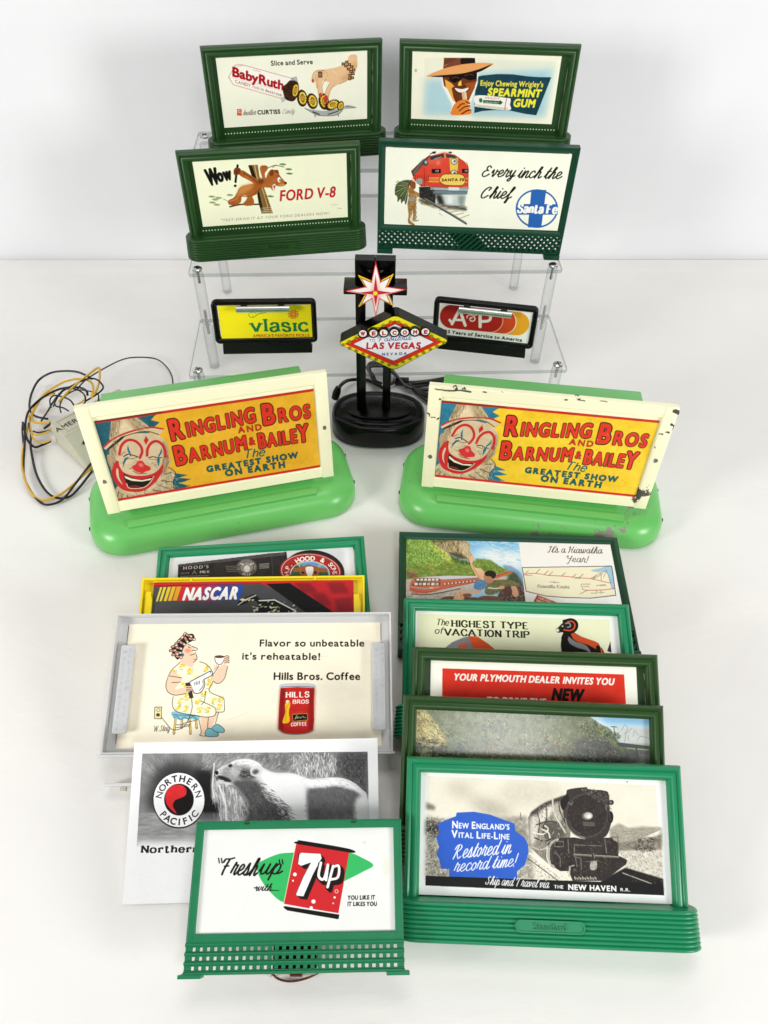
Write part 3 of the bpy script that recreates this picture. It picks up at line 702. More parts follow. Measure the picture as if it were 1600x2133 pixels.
def standard(n, col, label, panel, group=None, badge=True):
    p = thing('toy_billboard', label, 'toy billboard', pose(n), group); m = M[col]
    b = ribbed_base(m, p)
    if badge:
        pl = rrect(-.0215, .0215, .0085, .0158, .0035, 5); MB().prism(pl, -.0150, -.012).build('badge', m, b, bevel=.0004)
        pi = rrect(-.0203, .0203, .0095, .0148, .0026, 5)
        ring_ = MB(); ring_.sweep(pl[::-1], [(0, -.0156), (.0009, -.0156), (.0009, -.0149), (0, -.0149)], True); ring_.build('badge_rim', m, b)
        text3('Standard', .0058, Matrix.Translation((0, -.0152, .0121)) @ FRONT, M[col], b, .0005, 'badge_lettering', .0, 'CENTER')
    prof = [(0, .005), (0, -.0012), (.0007, -.003), (.002, -.0041), (.0032, -.0036), (.0038, -.0028), (.0048, -.0040), (.0070, -.0042), (.0082, -.0034), (.0089, -.0018), (.0096, -.0012), (.0096, .005)]
    MB().sweep([(-BW, BB-.001), (-BW, BT), (BW, BT), (BW, BB-.001)], prof).build('frame', m, p, sharp=50)
    if panel:
        MB().box(-.0812, .0812, .0014, .0028, BB-.0005, .1004).build('panel', m, p)
        MB().bbox(-.0775, .0775, -.0104, -.0066, BB-.0003, BB+.0014, .0003).build('ledge', m, p)
        d = MB()
        for i in range(50):
            x = -.0765+.153*i/49
            d.prism([(x+.00066*math.cos(R(a)), .0272+.00066*math.sin(R(a))) for a in range(0, 360, 60)], .0010, .0016)
        d.build('perforation_row', M['hole'], p, smooth=False)
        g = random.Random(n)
        for sx_ in (-1, 1):      # pale ragged strips, coloured in for the bright see-through slit beside each post
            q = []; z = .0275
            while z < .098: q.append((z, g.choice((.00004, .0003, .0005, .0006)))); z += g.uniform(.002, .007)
            MB().prism([(sx_*.0811-w_*.9, z_) for z_, w_ in q]+[(sx_*.0811+.0001, z_) for z_, w_ in q[::-1]], .0011, .0024).build('pale_slit', M['slit'], p, smooth=False)
    return p
def lattice_board(n, label, T_, off=0):
    p = thing('lattice_billboard', label, 'toy billboard', pose(n)); m = M['pine']; W = .0995
    MB().sweep([(-W, .0204), (-W, T_), (W, T_), (W, .0204)], [(0, .009), (0, 0), (.0008, -.0006), (.0016, -.0004), (.0060, .0022), (.0066, .0034), (.0066, .009)], True).build('frame', m, p)
    b = MB()
    b.box(-W, -W+.0018, .0003, .008, .0006, .0203); b.box(W-.0018, W, .0003, .008, .0006, .0203); b.box(-W+.0019, W-.0019, .0003, .008, .0006, .0026)
    x0, x1, z0, z1 = -W+.0019, W-.0019, .0027, .0203; pitch = .0066
    for fam, ya, yb in ((1, .0012, .0031), (-1, .0032, .0051)):
        k = -3
        while True:
            xb = x0-.02+k*pitch; k += 1
            if xb > x1+.02: break
            wv = .0017; h = z1-z0
            q = [(xb-wv, z0), (xb+wv, z0), (xb+wv+fam*h, z1), (xb-wv+fam*h, z1)]
            q = clip_x(q, x0, x1)
            if len(q) > 2: b.prism(q, ya, yb)
    b.prism([(-.010+off, z0), (.018+off, z0), (.002+off, z1), (-.026+off, z1)], .0053, .0058)
    b.build('lattice', m, p, smooth=False)
    for sx_ in (-1, 1): MB().bbox(sx_*.091-.0085, sx_*.091+.0085, -.003, .012, -.0046, .0005, .0008).build('foot', m, p)
    return p
def clip_x(q, x0, x1):
    for s_, lim in ((1, x0), (-1, x1)):
        out = []
        for i in range(len(q)):
            a, b = q[i], q[(i+1) % len(q)]; ia, ib = (a[0]-lim)*s_ >= 0, (b[0]-lim)*s_ >= 0
            if ia: out.append(a)
            if ia != ib: t_ = (lim-a[0])/(b[0]-a[0]); out.append((lim, a[1]+t_*(b[1]-a[1])))
        q = out
        if not q: break
    return q
def mini_board(n, label):
    p = thing('mini_billboard', label, 'mini billboard', pose(n), 'mini lamp billboards on the lowest step'); m = M['black']
    MB().sweep(rrect(-.0548, .0548, 0, .0481, .0052, 6)[::-1], [(0, .005), (0, -.0008), (.0012, -.0024), (.0032, -.0022), (.0050, -.0006), (.0056, .001), (.0056, .005)], True).build('frame', m, p, sharp=60)
    MB().prism([(-.0475, .001), (.0475, .001), (.0482, -.0092), (.0482, -.0128), (-.0482, -.0128), (-.0482, -.0092)], .0006, .0030).build('stand', M['black_matt'], p, smooth=False)
    MB().bbox(-.0482, .0482, .0031, .020, -.0128, -.0106, .0004).build('foot', M['black_matt'], p)
    l = MB(); pts = [(-.0035*math.cos(R(a)), .0035*math.sin(R(a))) for a in range(-40, 200, 20)]
    rs = []
    for x in (-.0275, .0275): rs.append([(x, -.0085+q*1.0, .0418+r_) for q, r_ in pts]+[(x, -.0085+q*.86, .0418+r_*.86) for q, r_ in pts[::-1]])
    la = l.rings(rs).build('lamp_shade', M['silver'], p, sharp=50)
    for x in (-.0195, .0190): MB().box(x-.0034, x+.0034, -.0083, .001, .0448, .0462).build('bracket', M['black'], la, bevel=.0003)
    MB().tube([(-.026, -.0082, .0415), (.026, -.0082, .0415)], .0013, 8).build('lamp_tube', M['grey_wire'], la)
    return p
def circus_board(n, label, paint, cream, dx):
    p = thing('lighted_tin_billboard', label, 'tin billboard', pose(n), 'tin billboards with a clown poster')
    x, y, z, a, t_, r_, k = POSE[n]; flat = Matrix.Translation((x, y, 0)) @ Matrix.Rotation(R(a), 4, 'Z')
    inv = pose(n).inverted() @ flat
    def sub(o): o.matrix_local = inv; return o
    rs = []; hx, y0, y1 = .1262, -.0262, .078
    def ring_(i, z_): return [(q, w_, z_) for q, w_ in rrect(-hx+i, hx-i, y0+i, y1-i, .034-i*.8, 9)]
    rs.append(ring_(.0008, 0))
    for i, z_ in ((0, .0012), (0, .0085)): rs.append(ring_(i, z_))
    for q in range(1, 10): s_ = R(90*q/9); rs.append(ring_(.0185*(1-math.cos(s_)), .0085+.0175*math.sin(s_)))
    bs = sub(MB().rings(rs).build('base', M[paint], p, sharp=60))
    rg = sub(MB().bbox(-.089, .085, -.0155, -.0075, .0255, .0282, .0008).build('ridge', M[paint], p))
    bx = MB().bbox(-.088+dx, .086+dx, .0045, .0400, -.0045, .0990, .001).build('back_box', M[paint], p)
    if n == 'rl':
        for u0, l_ in ((.030, .011), (.047, .007), (.056, .003)):
            g = random.Random(int(u0*1000)); MB().slab([(u0+l_*math.cos(R(q))*g.uniform(.5, 1), .0085+.0034*math.sin(R(q))*g.uniform(.5, 1)) for q in range(0, 360, 30)], .09905, .09922).build('rust_patch', M['rust'], bx, smooth=False)
    prof = [(0, .004), (0, -.0008), (.0006, -.0014), (.0104, -.0014), (.0112, -.0008), (.0112, .004)]
    fr = MB().sweep([(-.1042, 0), (-.1042, .1119), (.1042, .1119), (.1042, 0)], prof, True).build('frame', M[cream], p)
    MB().box(-.0934, .0934, .0008, .0034, .0112, .1008).build('plate', M[cream], fr, smooth=False)
    for x0, x1 in ((-.1044, -.0938), (.0938, .1044)): MB().bbox(x0, x1, -.0019, -.0011, -.0003, .1122, .0002).build('side_strip', M[cream], fr)
    for x_, z_ in ((-.0985, .036), (.0990, .056)):
        o = MB().prism([(x_+random.uniform(.0014, .0022)*math.cos(R(q)), z_+random.uniform(.0018, .0026)*math.sin(R(q))) for q in range(0, 360, 40)], -.0023, -.0018).build('metal_tab', M['chip'], fr, smooth=False)
    for sx_ in (-1, 1):
        for y_ in (.006, .045):
            sub(MB().tube([(sx_*.1252, y_, .011), (sx_*.1264, y_, .011)], .0019, 10).build('vent_slot', M['black_matt'], p))
    return p

def on_plane(n, px, py, y):
    """x, z on a sign's front plane under this pixel of the photograph"""
    m = pose(n).inverted(); o = m @ Vector((0, 0, H0)); v = (m.to_3x3() @ Vector(fw+cr*(px-PCX)/F-cu*(py-PCY)/F)); q = o+v*((y-o.y)/v.y); return q.x, q.z
P_ = {}
P_['ruth'] = standard('ruth', 'dark_green', 'dark green toy billboard with a sliced candy bar advert on the top step', True)
P_['wrig'] = standard('wrig', 'dark_green', 'dark green toy billboard with a man in a hat on the top step', True)
P_['ford'] = standard('ford', 'dark_green', 'dark green toy billboard with a brown bear on a branch shouting Wow', True)
P_['sfe'] = lattice_board('sfe', 'pine green lattice billboard standing upright with a red locomotive on its card', .1128)
P_['vla'] = mini_board('vla', 'small black billboard with a yellow pickle advert under a silver lamp')
P_['ap'] = mini_board('ap', 'small black billboard with red, orange and yellow ovals under a silver lamp')
P_['rl'] = circus_board('rl', 'clean light green tin billboard with a clown poster, beside the tangle of wires', 'enamel_green', 'enamel_cream', .0006)
P_['rr'] = circus_board('rr', 'chipped and scratched light green tin billboard with a clown poster', 'enamel_green_worn', 'enamel_cream_worn', -.005)
for k, (pts, w_) in enumerate((([(222, 130), (250, 134), (300, 140), (350, 138), (418, 146)], 5), ([(318, 122), (332, 112), (345, 128), (330, 134)], 7), ([(368, 132), (382, 124), (388, 136)], 7), ([(180, 258), (196, 268), (190, 276)], 7), ([(200, 282), (226, 284)], 6), ([(232, 294), (246, 286)], 6), ([(244, 186), (256, 188)], 7), ([(990, 186), (1004, 188)], 9), ([(975, 164), (998, 166)], 4), ([(1005, 192), (1030, 194)], 4), ([(920, 188), (936, 190)], 5), ([(1500, 250), (1534, 256), (1526, 290)], 15), ([(1488, 320), (1508, 328), (1500, 345)], 10), ([(1425, 372), (1450, 374)], 5), ([(1462, 362), (1484, 366)], 7), ([(1402, 440), (1408, 448)], 6), ([(1112, 194), (1150, 200)], 3), ([(480, 146), (500, 150)], 4))):
    g = random.Random(k); q = [on_plane('rr', 820+x/2.581, 760+y/2.581, -.0020) for x, y in pts]; q = smooth_path(q, 5) if len(q) > 2 else np.array([q[0]*1 if 0 else q[0], ((q[0][0]+q[1][0])/2, (q[0][1]+q[1][1])/2+.0003), q[1]]); r_ = w_*.0376*.0040
    top = [(x, z+r_*g.uniform(.35, 1.2)) for x, z in q]; bot = [(x, z-r_*g.uniform(.35, 1.2)) for x, z in q[::-1]]
    fr = [o for o in P_['rr'].children if o.name.startswith('frame')][0]
    MB().prism(top+bot, -.00205, -.00185).build('paint_chip', M['chip_dark'], fr, smooth=False)
P_['hood'] = standard('hood', 'teal', 'teal toy billboard with a milk railcar and a cow emblem, behind the yellow frame', False)
P_['hia'] = lattice_board('hia', 'pine green lattice billboard lying flat with a painted train valley and a route map', .1168)
P_['high'] = standard('high', 'teal', 'teal toy billboard with a bighorn sheep on its vacation card', False)
P_['ply'] = standard('ply', 'olive_green', 'dark green toy billboard with a red car dealer card, leaning in the stack', True)
P_['mt'] = standard('mt', 'olive_green', 'dark green toy billboard with a glossy photo of a wooded hillside', False)
P_['nh'] = standard('nh', 'teal', 'teal toy billboard with a steam locomotive and a blue splash, frontmost of the right stack', False)

# yellow racing billboard
n = 'nas'; p = P_[n] = thing('racing_billboard', 'yellow framed billboard with a racing logo and black checkered stripes', 'toy billboard', pose(n)); m = M['yellow']
MB().sweep([(-.0926, 0), (-.0926, .09), (.0926, .09), (.0926, 0)], [(0, .009), (0, -.003), (.0016, -.003), (.0018, .002), (.0030, .0022), (.0030, .009)], True).build('frame', m, p)
for x0, x1, z1 in ((-.0894, -.0834, .0790), (.0834, .0894, .0745)):
    MB().prism([(x0, .002), (x1, .002), (x1, z1-.007), (x1-.0012, z1-.003), (x1-.0012, z1), (x0, z1)], -.0012, .0018).build('side_clip', m, p, bevel=.0003)
MB().box(-.0910, .0910, .0032, .0048, .002, .0882).build('tray', m, p)
MB().bbox(-.080, .080, .0092, .030, .004, .080, .002).build('back_box', m, p)  # added box, blocks light to deepen the shade between the stacks
for x in (-.052, .051): MB().box(x-.0008, x+.0008, -.0036, -.0029, .0870, .0895).build('tab', m, p)
# grey coffee billboard
n = 'hil'; p = P_[n] = thing('grey_tray_billboard', 'grey plastic billboard with a cartoon woman and a red coffee can', 'toy billboard', pose(n)); m = M['grey']
MB().sweep([(-.1094, 0), (-.1094, .1069), (.1094, .1069), (.1094, 0)], [(0, .011), (0, -.004), (.0013, -.004), (.0015, .0040), (.0078, .0046), (.0078, .011)], True).build('frame', m, p)
MB().box(-.1016, .1016, .0062, .0090, .001, .106).build('back_plate', m, p)
for k, (x0, x1, z0, z1) in enumerate(((-.1034, -.0926, .0150, .0825), (.0938, .1044, .0155, .0828))):
    c = MB().prism(rrect(x0, x1, z0, z1, .0018, 4), -.0022, .0006).build('side_clip', M['grey_clip'], p, bevel=.0005)
    for j, word in enumerate(('MULTIPLASTICS', 'ADDISON ILL')):
        for i, chh in enumerate(word):
            if chh != ' ': text3(chh, .0040, Matrix.Translation((x0+.0032+j*.0046, -.0022, z1-.006-i*.0049+j*.0016)) @ FRONT, M['grey_clip'], c, .00025, 'letter')
    MB().tube([((x0+x1)/2+.002, -.0026, z0+.0045), ((x0+x1)/2+.002, -.0018, z0+.0045)], .0018, 12).build('stud', M['grey_clip'], c)
MB().bbox(-.1118, .1112, -.0045, .0015, -.0020, -.0002, .0003).build('bottom_lip', m, p)
MB().bbox(-.1045, .0600, -.0035, .0130, -.0226, -.0202, .0004).build('foot_ledge', m, p)
MB().bbox(-.096, .098, .0112, .0420, .004, .100, .002).build('back_box', m, p)  # unseen housing added behind the tray to keep the gap beside it dark
MB().box(-.080, .080, .0085, .0115, -.0200, .0008).build('foot_bracket', m, p)
MB().box(-.0930, -.0890, .0, .0040, -.0258, -.0228).build('foot_peg', M['beige'], p)
# square-hole billboard
n = 'sev'; p = P_[n] = thing('square_hole_billboard', 'flat green billboard with rows of square holes and a soft drink advert', 'toy billboard', pose(n)); m = M['teal_flat']
MB().sweep([(-.0693, .0176), (-.0693, .0899), (.0693, .0899), (.0693, .0176)], [(0, .006), (0, -.0011), (.0005, -.0016), (.0012, -.0010), (.0047, -.0010), (.0053, -.0004), (.0053, .006)], True).build('frame', m, p)
g = MB(); zr = (.0143, .0092, .0039); hs_ = .00108; px_ = .00457
edges = [.0175]+[v for z in zr for v in (z+hs_, z-hs_)]+[.0004]
for i in range(0, 8, 2): g.box(-.0693, .0693, -.0004, .0030, edges[i+1] if i < 7 else .0004, edges[i])
for z in zr:
    xs_ = [-.0641+px_*i for i in range(29)]
    prev = -.0693
    for x in xs_+[.0693+hs_]:
        g.box(prev, min(x-hs_, .0693), .0002, .0028, z-hs_, z+hs_); prev = x+hs_
for z in (.0170, .0118, .0066, .0012): g.tube([(-.0695, -.0006, z), (.0695, -.0006, z)], .0010, 10)
g.build('grille', m, p, sharp=40)
for sx_ in (-1, 1): MB().prism([(sx_*.0725, -.0016), (sx_*.0580, -.0016), (sx_*.0580, .0006), (sx_*.0685, .0006), (sx_*.0690, .0018), (sx_*.0705, .0006), (sx_*.0725, .0006)], -.002, .009).build('foot', m, p, bevel=.0003)
for x, z in ((-.0668, .0870), (.0668, .0870), (0, .0873), (-.0668, .0210), (.0668, .0210), (0, .0204), (-.0670, .054), (.0668, .054)):
    MB().tube([(x, -.0008, z), (x, -.00122, z)], .0017, 14).build('moulding_mark', m, p)
for x in (-.0352, .0370): MB().box(x-.0016, x+.0016, -.0013, .002, .0876, .0903).build('notch', M['dark_green'], p)
MB().bbox(-.0145, .0135, .0070, .0330, .002, .060, .001).build('bulb_housing', M['black_matt'], p)
# loose printed card
n = 'np'; P_[n] = thing('loose_card', 'loose white card printed with a grey bear photo and a red and black emblem', 'printed card', pose(n))
# ------------------------------------------------------------------ the printed cards
CREAM = '#fdfce6'
ZA, ZB, ZC, ZD = (400, 70, 3.8095), (810, 70, 3.8095), (350, 280, 3.721), (770, 270, 3.478)
ZE, ZG, ZH, ZK = (380, 520, 5), (880, 520, 4.706), (30, 720, 4.324), (200, 1100, 2.5)
ZL, ZM, ZN, ZO, ZP, ZJ, ZI = (800, 1090, 2.667), (200, 1260, 2.5), (800, 1330, 2.353), (240, 1520, 2.581), (800, 1560, 2.353), (820, 760, 2.581), (140, 740, 2.581)
BLK = '#17150f'

# candy bar
c = Card('ruth', (-.0768, .0752, .0335, .0998), .0007, CREAM).Z(*ZA)
c.T('Slice and Serve', (627, 254), (958, 240), 40, BLK, .022)
c.p([(345, 248), (405, 248), (790, 350), (725, 520), (328, 405), (290, 345)], '#fffdf0'); c.l([(290, 346), (330, 352), (712, 454)], 2, '#e0a49a')
c.l([(782, 352), (405, 248), (345, 248), (290, 345), (328, 405), (712, 515)], 3.5, '#c94a40'); c.l([(405, 250), (360, 262)], 2, '#c94a40')
c.T('BabyRuth', (316, 334), (722, 446), 78, '#b01020', .055, None, 0, .12, -.1, [1, .98, .98, .98, 1, .98, .98, .98])
c.T('CANDY rich in dextrose', (342, 390), (712, 498), 27, '#8d3a30', .0)
c.T('CURTISS', (484, 292), (545, 308), 11, '#c05048', .0)
c.p([(705, 505), (742, 498), (742, 532), (712, 548)], '#c9cbc6'); c.p([(778, 352), (830, 338), (842, 382), (790, 372)], '#b9bcb8'); c.l([(790, 352), (822, 378)], 4, '#7e817d')
c.p([(722, 425), (752, 395), (782, 370), (835, 382), (846, 420), (842, 480), (806, 535), (745, 522), (724, 470)], '#3c2112', True, nz=30, ns=9)
def nutslice(x, y, rx, ry, rot, seed):
    g = random.Random(seed); c.e(x, y, rx, ry, '#38200f', rot); c.e(x+rx*.12, y, rx*.70, ry*.76, '#6b4412', rot)
    t = math.radians(rot)
    for k in range(13):
        a = 2*math.pi*k/13; u, v = rx*.55*math.cos(a)+rx*.1, ry*.62*math.sin(a)
        c.e(x+u*math.cos(t)-v*math.sin(t), y+u*math.sin(t)+v*math.cos(t), rx*.15+1.5, ry*.12+1.5, g.choice(['#f2cf3c', '#e9bd2c', '#f7dd66']), a*57)
    c.e(x+rx*.1, y, rx*.36, ry*.36, '#c79a3a', rot)
nutslice(818, 450, 30, 66, 8, 1); nutslice(874, 512, 41, 68, -6, 2); nutslice(954, 536, 43, 64, -14, 3)
c.p([(890, 590), (940, 600), (1060, 612), (1190, 585), (1232, 566), (1300, 582), (1294, 592), (1204, 600), (1165, 640), (1100, 652), (1000, 650), (945, 622)], '#b5b8b4', True)
c.l([(895, 592), (945, 622), (1000, 648), (1100, 652), (1165, 638), (1200, 600)], 4, '#4c4e4a', True); c.l([(960, 620), (1010, 640)], 9, '#2d2e2c'); c.l([(1080, 640), (1160, 615)], 8, '#3a3b39')
c.l([(1215, 578), (1294, 585)], 4, '#555753'); c.l([(975, 645), (978, 660)], 6, '#222222'); c.l([(1158, 640), (1162, 655)], 6, '#222222')
nutslice(1046, 538, 42, 66, -10, 4); nutslice(1112, 566, 62, 38, -28, 5); nutslice(1178, 572, 27, 38, 20, 6)
SK_, SD_ = '#f0c696', '#b97c48'
c.p([(1250, 172), (1308, 172), (1308, 245), (1285, 300), (1230, 366), (1168, 398), (1120, 420), (1085, 385), (1040, 372), (1005, 340), (1000, 300), (1050, 284), (1120, 273), (1190, 250), (1232, 212)], SK_, True, nz=5, ns=20)
c.l([(1030, 298), (988, 304), (968, 338), (962, 380)], 26, SK_, True); c.l([(1012, 292), (975, 300), (955, 335), (953, 382)], 3, SD_, True); c.l([(1002, 318), (984, 336), (978, 372)], 3, SD_, True)
c.l([(1048, 306), (1010, 330), (994, 372), (1002, 425)], 30, '#eabd8a', True); c.l([(1026, 334), (1012, 368), (1018, 420)], 3, SD_, True)
c.l([(1085, 330), (1035, 350), (1012, 410), (1020, 480)], 34, SK_, True); c.l([(1062, 360), (1034, 408), (1036, 470)], 4, SD_, True); c.l([(996, 402), (1002, 470), (1012, 494)], 3, SD_, True)
c.l([(1150, 380), (1105, 410), (1080, 455), (1064, 520)], 36, SK_, True); c.l([(1130, 410), (1098, 450), (1080, 520)], 4, SD_, True); c.l([(1090, 395), (1068, 440), (1050, 505)], 3, SD_, True)
c.p([(1064, 555), (1046, 528), (1056, 490), (1076, 496), (1078, 530)], '#c8402f', True); c.p([(1012, 508), (1004, 484), (1020, 470), (1034, 486), (1030, 504)], '#c8402f', True); c.p([(953, 384), (950, 364), (966, 362), (966, 384)], '#c8402f', True)
c.l([(1060, 300), (1078, 318), (1072, 340)], 3, '#d09b66', True); c.l([(1110, 290), (1150, 320)], 5, '#fbe3c4', True); c.l([(1308, 250), (1284, 302), (1230, 368), (1168, 400)], 5, SD_, True); c.p([(1180, 360), (1250, 300), (1295, 220), (1306, 250), (1280, 305), (1228, 366)], '#d9a66f', True, fe=4)
for x, y in ((1200, 240), (1228, 226), (1222, 256), (1250, 246), (1242, 280), (1268, 262), (1262, 300), (1282, 288), (1254, 330), (1278, 318), (1252, 358), (1272, 350)):
    c.r(x-13, y-11, x+13, y+11, '#4a2c12'); c.e(x, y, 6, 5, '#caa066')
c.r(1002, 304, 1034, 348, '#4d2b1c'); c.r(1008, 312, 1028, 340, '#a1745a'); c.l([(1000, 305), (1045, 290)], 5, '#7d5a2c')
c.r(358, 598, 394, 650, '#d8583a'); c.T('C', (366, 630), (388, 630), 24, '#fff4e0', .03)
c.K('Another', (400, 648), (503, 643), 40, '#4a4338', .07); c.T('CURTISS', (520, 641), (700, 634), 34, BLK, .05); c.K('Candy', (714, 636), (808, 632), 38, '#6c675c', .06)
C_RUTH = c

# chewing gum
c = Card('wrig', (-.0773, .0730, .0333, .0983), .0007, '#fdfbe2').Z(*ZB)
c.p([(285, 190), (1330, 222), (1245, 672), (270, 645)], '#f6f5dc'); c.p([(290, 360), (430, 360), (560, 655), (275, 645)], '#b9dbe2', fe=9); c.p([(700, 300), (1310, 260), (1235, 660), (640, 650)], '#a9d2dc', fe=10); c.p([(690, 210), (1310, 225), (1300, 270), (740, 290)], '#e9ecd8', fe=8)
c.p([(690, 345), (740, 332), (860, 320), (980, 322), (1100, 338), (1200, 345), (1290, 345), (1170, 648), (1080, 636), (960, 610), (840, 606), (740, 614), (678, 630)], '#17424f', nz=7, ns=10)
c.p([(420, 335), (700, 305), (705, 395), (660, 520), (640, 560), (650, 640), (490, 645), (500, 560), (430, 420)], '#fffdf2', fe=1); c.l([(424, 345), (436, 420), (468, 460), (512, 552), (494, 640)], 14, '#fffef4', True); c.l([(704, 312), (694, 400), (655, 510), (640, 535)], 14, '#fffef4', True)
c.p([(422, 325), (700, 300), (700, 370), (682, 420), (640, 520), (600, 560), (540, 560), (512, 520), (470, 440), (438, 415)], '#713517', nz=8, ns=14)
c.p([(445, 362), (500, 395), (520, 420), (498, 430), (512, 500), (530, 545), (510, 530), (468, 445), (452, 425)], '#f5b04c'); c.p([(600, 395), (690, 380), (682, 430), (640, 515), (600, 500), (632, 440)], '#a5521f', nz=8, ns=10)
c.p([(480, 345), (560, 330), (650, 318), (700, 312), (698, 360), (640, 372), (590, 350), (560, 372), (520, 392), (480, 370)], '#120d0a'); c.l([(500, 355), (530, 345), (560, 352)], 4, '#8a4a22', True); c.l([(602, 335), (640, 322), (672, 330)], 4, '#8a4a22', True)
c.p([(553, 388), (574, 368), (578, 412), (548, 414)], '#f9d34f'); c.l([(540, 420), (580, 424), (612, 418)], 4, '#3a1a0c', True)
c.p([(524, 432), (580, 440), (634, 428), (622, 452), (590, 466), (550, 462)], '#fbf4e6', True); c.l([(520, 428), (530, 456), (556, 470), (600, 468), (634, 440), (640, 426)], 5, '#32150a', True)
c.p([(578, 472), (614, 460), (622, 520), (588, 526)], '#f2d7b0'); c.p([(584, 474), (600, 468), (606, 522), (592, 524)], '#e0b78a')
c.p([(498, 645), (500, 600), (520, 560), (560, 532), (620, 522), (645, 548), (628, 560), (650, 575), (640, 598), (655, 610), (640, 640)], '#ee8a33', True); c.l([(545, 590), (575, 560), (600, 556)], 8, '#3b1508', True); c.l([(560, 612), (600, 582), (640, 572)], 8, '#3b1508', True); c.l([(580, 636), (620, 612), (650, 604)], 9, '#3b1508', True); c.l([(612, 540), (642, 556)], 8, '#3b1508')
c.p([(436, 190), (685, 192), (686, 240), (432, 285)], '#f0a964'); c.p([(440, 192), (572, 192), (445, 250), (434, 262)], '#6f3a28'); c.p([(568, 192), (684, 192), (686, 236), (566, 244)], '#1d1210'); c.p([(432, 262), (500, 222), (568, 196), (570, 250), (434, 285)], '#81452f')
c.p([(300, 340), (430, 280), (560, 248), (700, 232), (830, 238), (760, 278), (640, 312), (480, 332)], '#f1a863', True); c.p([(330, 338), (480, 325), (600, 312), (720, 280), (815, 244), (760, 284), (690, 312), (560, 334), (440, 345)], '#1c110d', True)
c.T("Enjoy Chewing Wrigley's", (724, 412), (1222, 424), 44, '#f7e94a', .035); c.T('SPEARMINT', (783, 490), (1200, 504), 60, '#f7ee3a', .06, None, 0, .1); c.T('GUM', (984, 578), (1152, 584), 62, '#f7ee3a', .06, None, 0, .1)
c.p([(695, 490), (940, 510), (966, 520), (962, 560), (948, 608), (700, 580), (686, 560)], '#fbf8ee', True); c.p([(692, 560), (946, 590), (946, 608), (700, 582)], '#dcd6c2'); c.p([(750, 526), (880, 534), (884, 526), (905, 548), (880, 566), (878, 560), (748, 550)], '#1f5f3a'); c.T('SPEARMINT', (758, 549), (872, 555), 13, '#f4f6e8', .02)
c.T("WRIGLEY'S", (760, 515), (876, 524), 15, '#d8452f', .02); c.l([(935, 512), (924, 570), (920, 604)], 5, '#b8303a'); c.p([(716, 520), (738, 512), (742, 540), (722, 545)], '#2f7a4a', True)
c.e(214, 292, 10, 14, '#c5c09c')
C_WRIG = c

# bear on a branch
c = Card('ford', (-.0760, .0766, .0318, .0990), .0007, '#fdfbdc').Z(*ZC)
c.T('W', (320, 395), (402, 378), 128, '#0f0d0a', .05, None, 0, -.16); c.T('ow', (392, 366), (496, 345), 100, '#0f0d0a', .06, None, 0, -.12)
c.l([(540, 240), (530, 300), (524, 368)], 17, '#0f0d0a'); c.e(521, 398, 11, 10, '#0f0d0a')
c.p([(622, 238), (695, 235), (710, 330), (752, 430), (790, 540), (815, 612), (725, 615), (705, 520), (690, 450), (660, 340)], '#8c6a34', nz=24, ns=5, ny=40); c.p([(622, 240), (648, 238), (684, 340), (715, 480), (742, 600), (722, 600), (700, 520), (690, 450), (655, 340)], '#241609', nz=8); c.l([(672, 240), (690, 330), (738, 440), (775, 560)], 7, '#d8bd7c'); c.l([(752, 470), (795, 600)], 5, '#5d3d18')
for k in range(4): c.l([(722, 572+k*14), (812, 566+k*14)], 3, '#fdfbdc')
c.l([(430, 500), (470, 520), (500, 548)], 3, '#5b4022'); c.l([(480, 560), (560, 543), (660, 542), (725, 540)], 11, '#3c2210', True); c.l([(770, 262), (830, 240), (900, 252)], 5, '#5b3a1c', True); c.l([(810, 256), (838, 236)], 4, '#5b3a1c')
for x, y, a in ((890, 232, 5), (936, 270, 8), (942, 304, 12), (340, 482, 5), (366, 505, 3), (345, 528, 4), (392, 492, 0), (378, 545, 0), (480, 470, -20), (795, 480, 0)): c.p([(x-27, y), (x-6, y-9), (x+27, y-1), (x+4, y+8)], '#96a870' if x < 700 else '#6f8b50', True)
c.e(1290, 545, 32, 6, '#e5ecc0'); c.l([(1310, 570), (1348, 575)], 3, '#b0a888')
B1, B2, B3 = '#b3642a', '#7b3c14', '#d08a45'
c.p([(545, 290), (580, 278), (640, 315), (700, 350), (730, 345), (720, 300), (712, 260), (728, 240), (768, 244), (772, 270), (752, 300), (760, 340), (800, 352), (838, 400), (800, 412), (742, 412), (706, 430), (690, 462), (655, 480), (666, 510), (660, 548), (600, 552), (582, 535), (600, 515), (615, 480), (575, 478), (560, 530), (500, 548), (466, 535), (470, 510), (510, 488), (535, 450), (560, 410), (620, 388), (660, 380), (620, 352), (560, 320)], B1, True, nz=18, ns=12)
c.p([(560, 410), (620, 388), (660, 385), (640, 425), (570, 465), (540, 470)], B3, True, fe=3); c.l([(585, 300), (640, 330), (690, 372)], 10, B2, True); c.l([(575, 478), (610, 482), (660, 470), (690, 440), (720, 415)], 6, B2, True); c.l([(545, 470), (530, 500), (480, 520)], 6, B3, True); c.p([(700, 350), (730, 340), (745, 370), (705, 390)], B2, True, fe=2)
c.p([(512, 270), (535, 255), (562, 268), (558, 300), (530, 318), (510, 305)], B2, True); c.l([(518, 285), (545, 280)], 3, '#2a1407'); c.l([(516, 300), (545, 294)], 3, '#2a1407')
for x in (480, 500, 520, 540): c.l([(x, 520), (x-6, 546)], 3, B2)
for x in (600, 620, 640): c.l([(x, 530), (x-4, 550)], 3, B2)
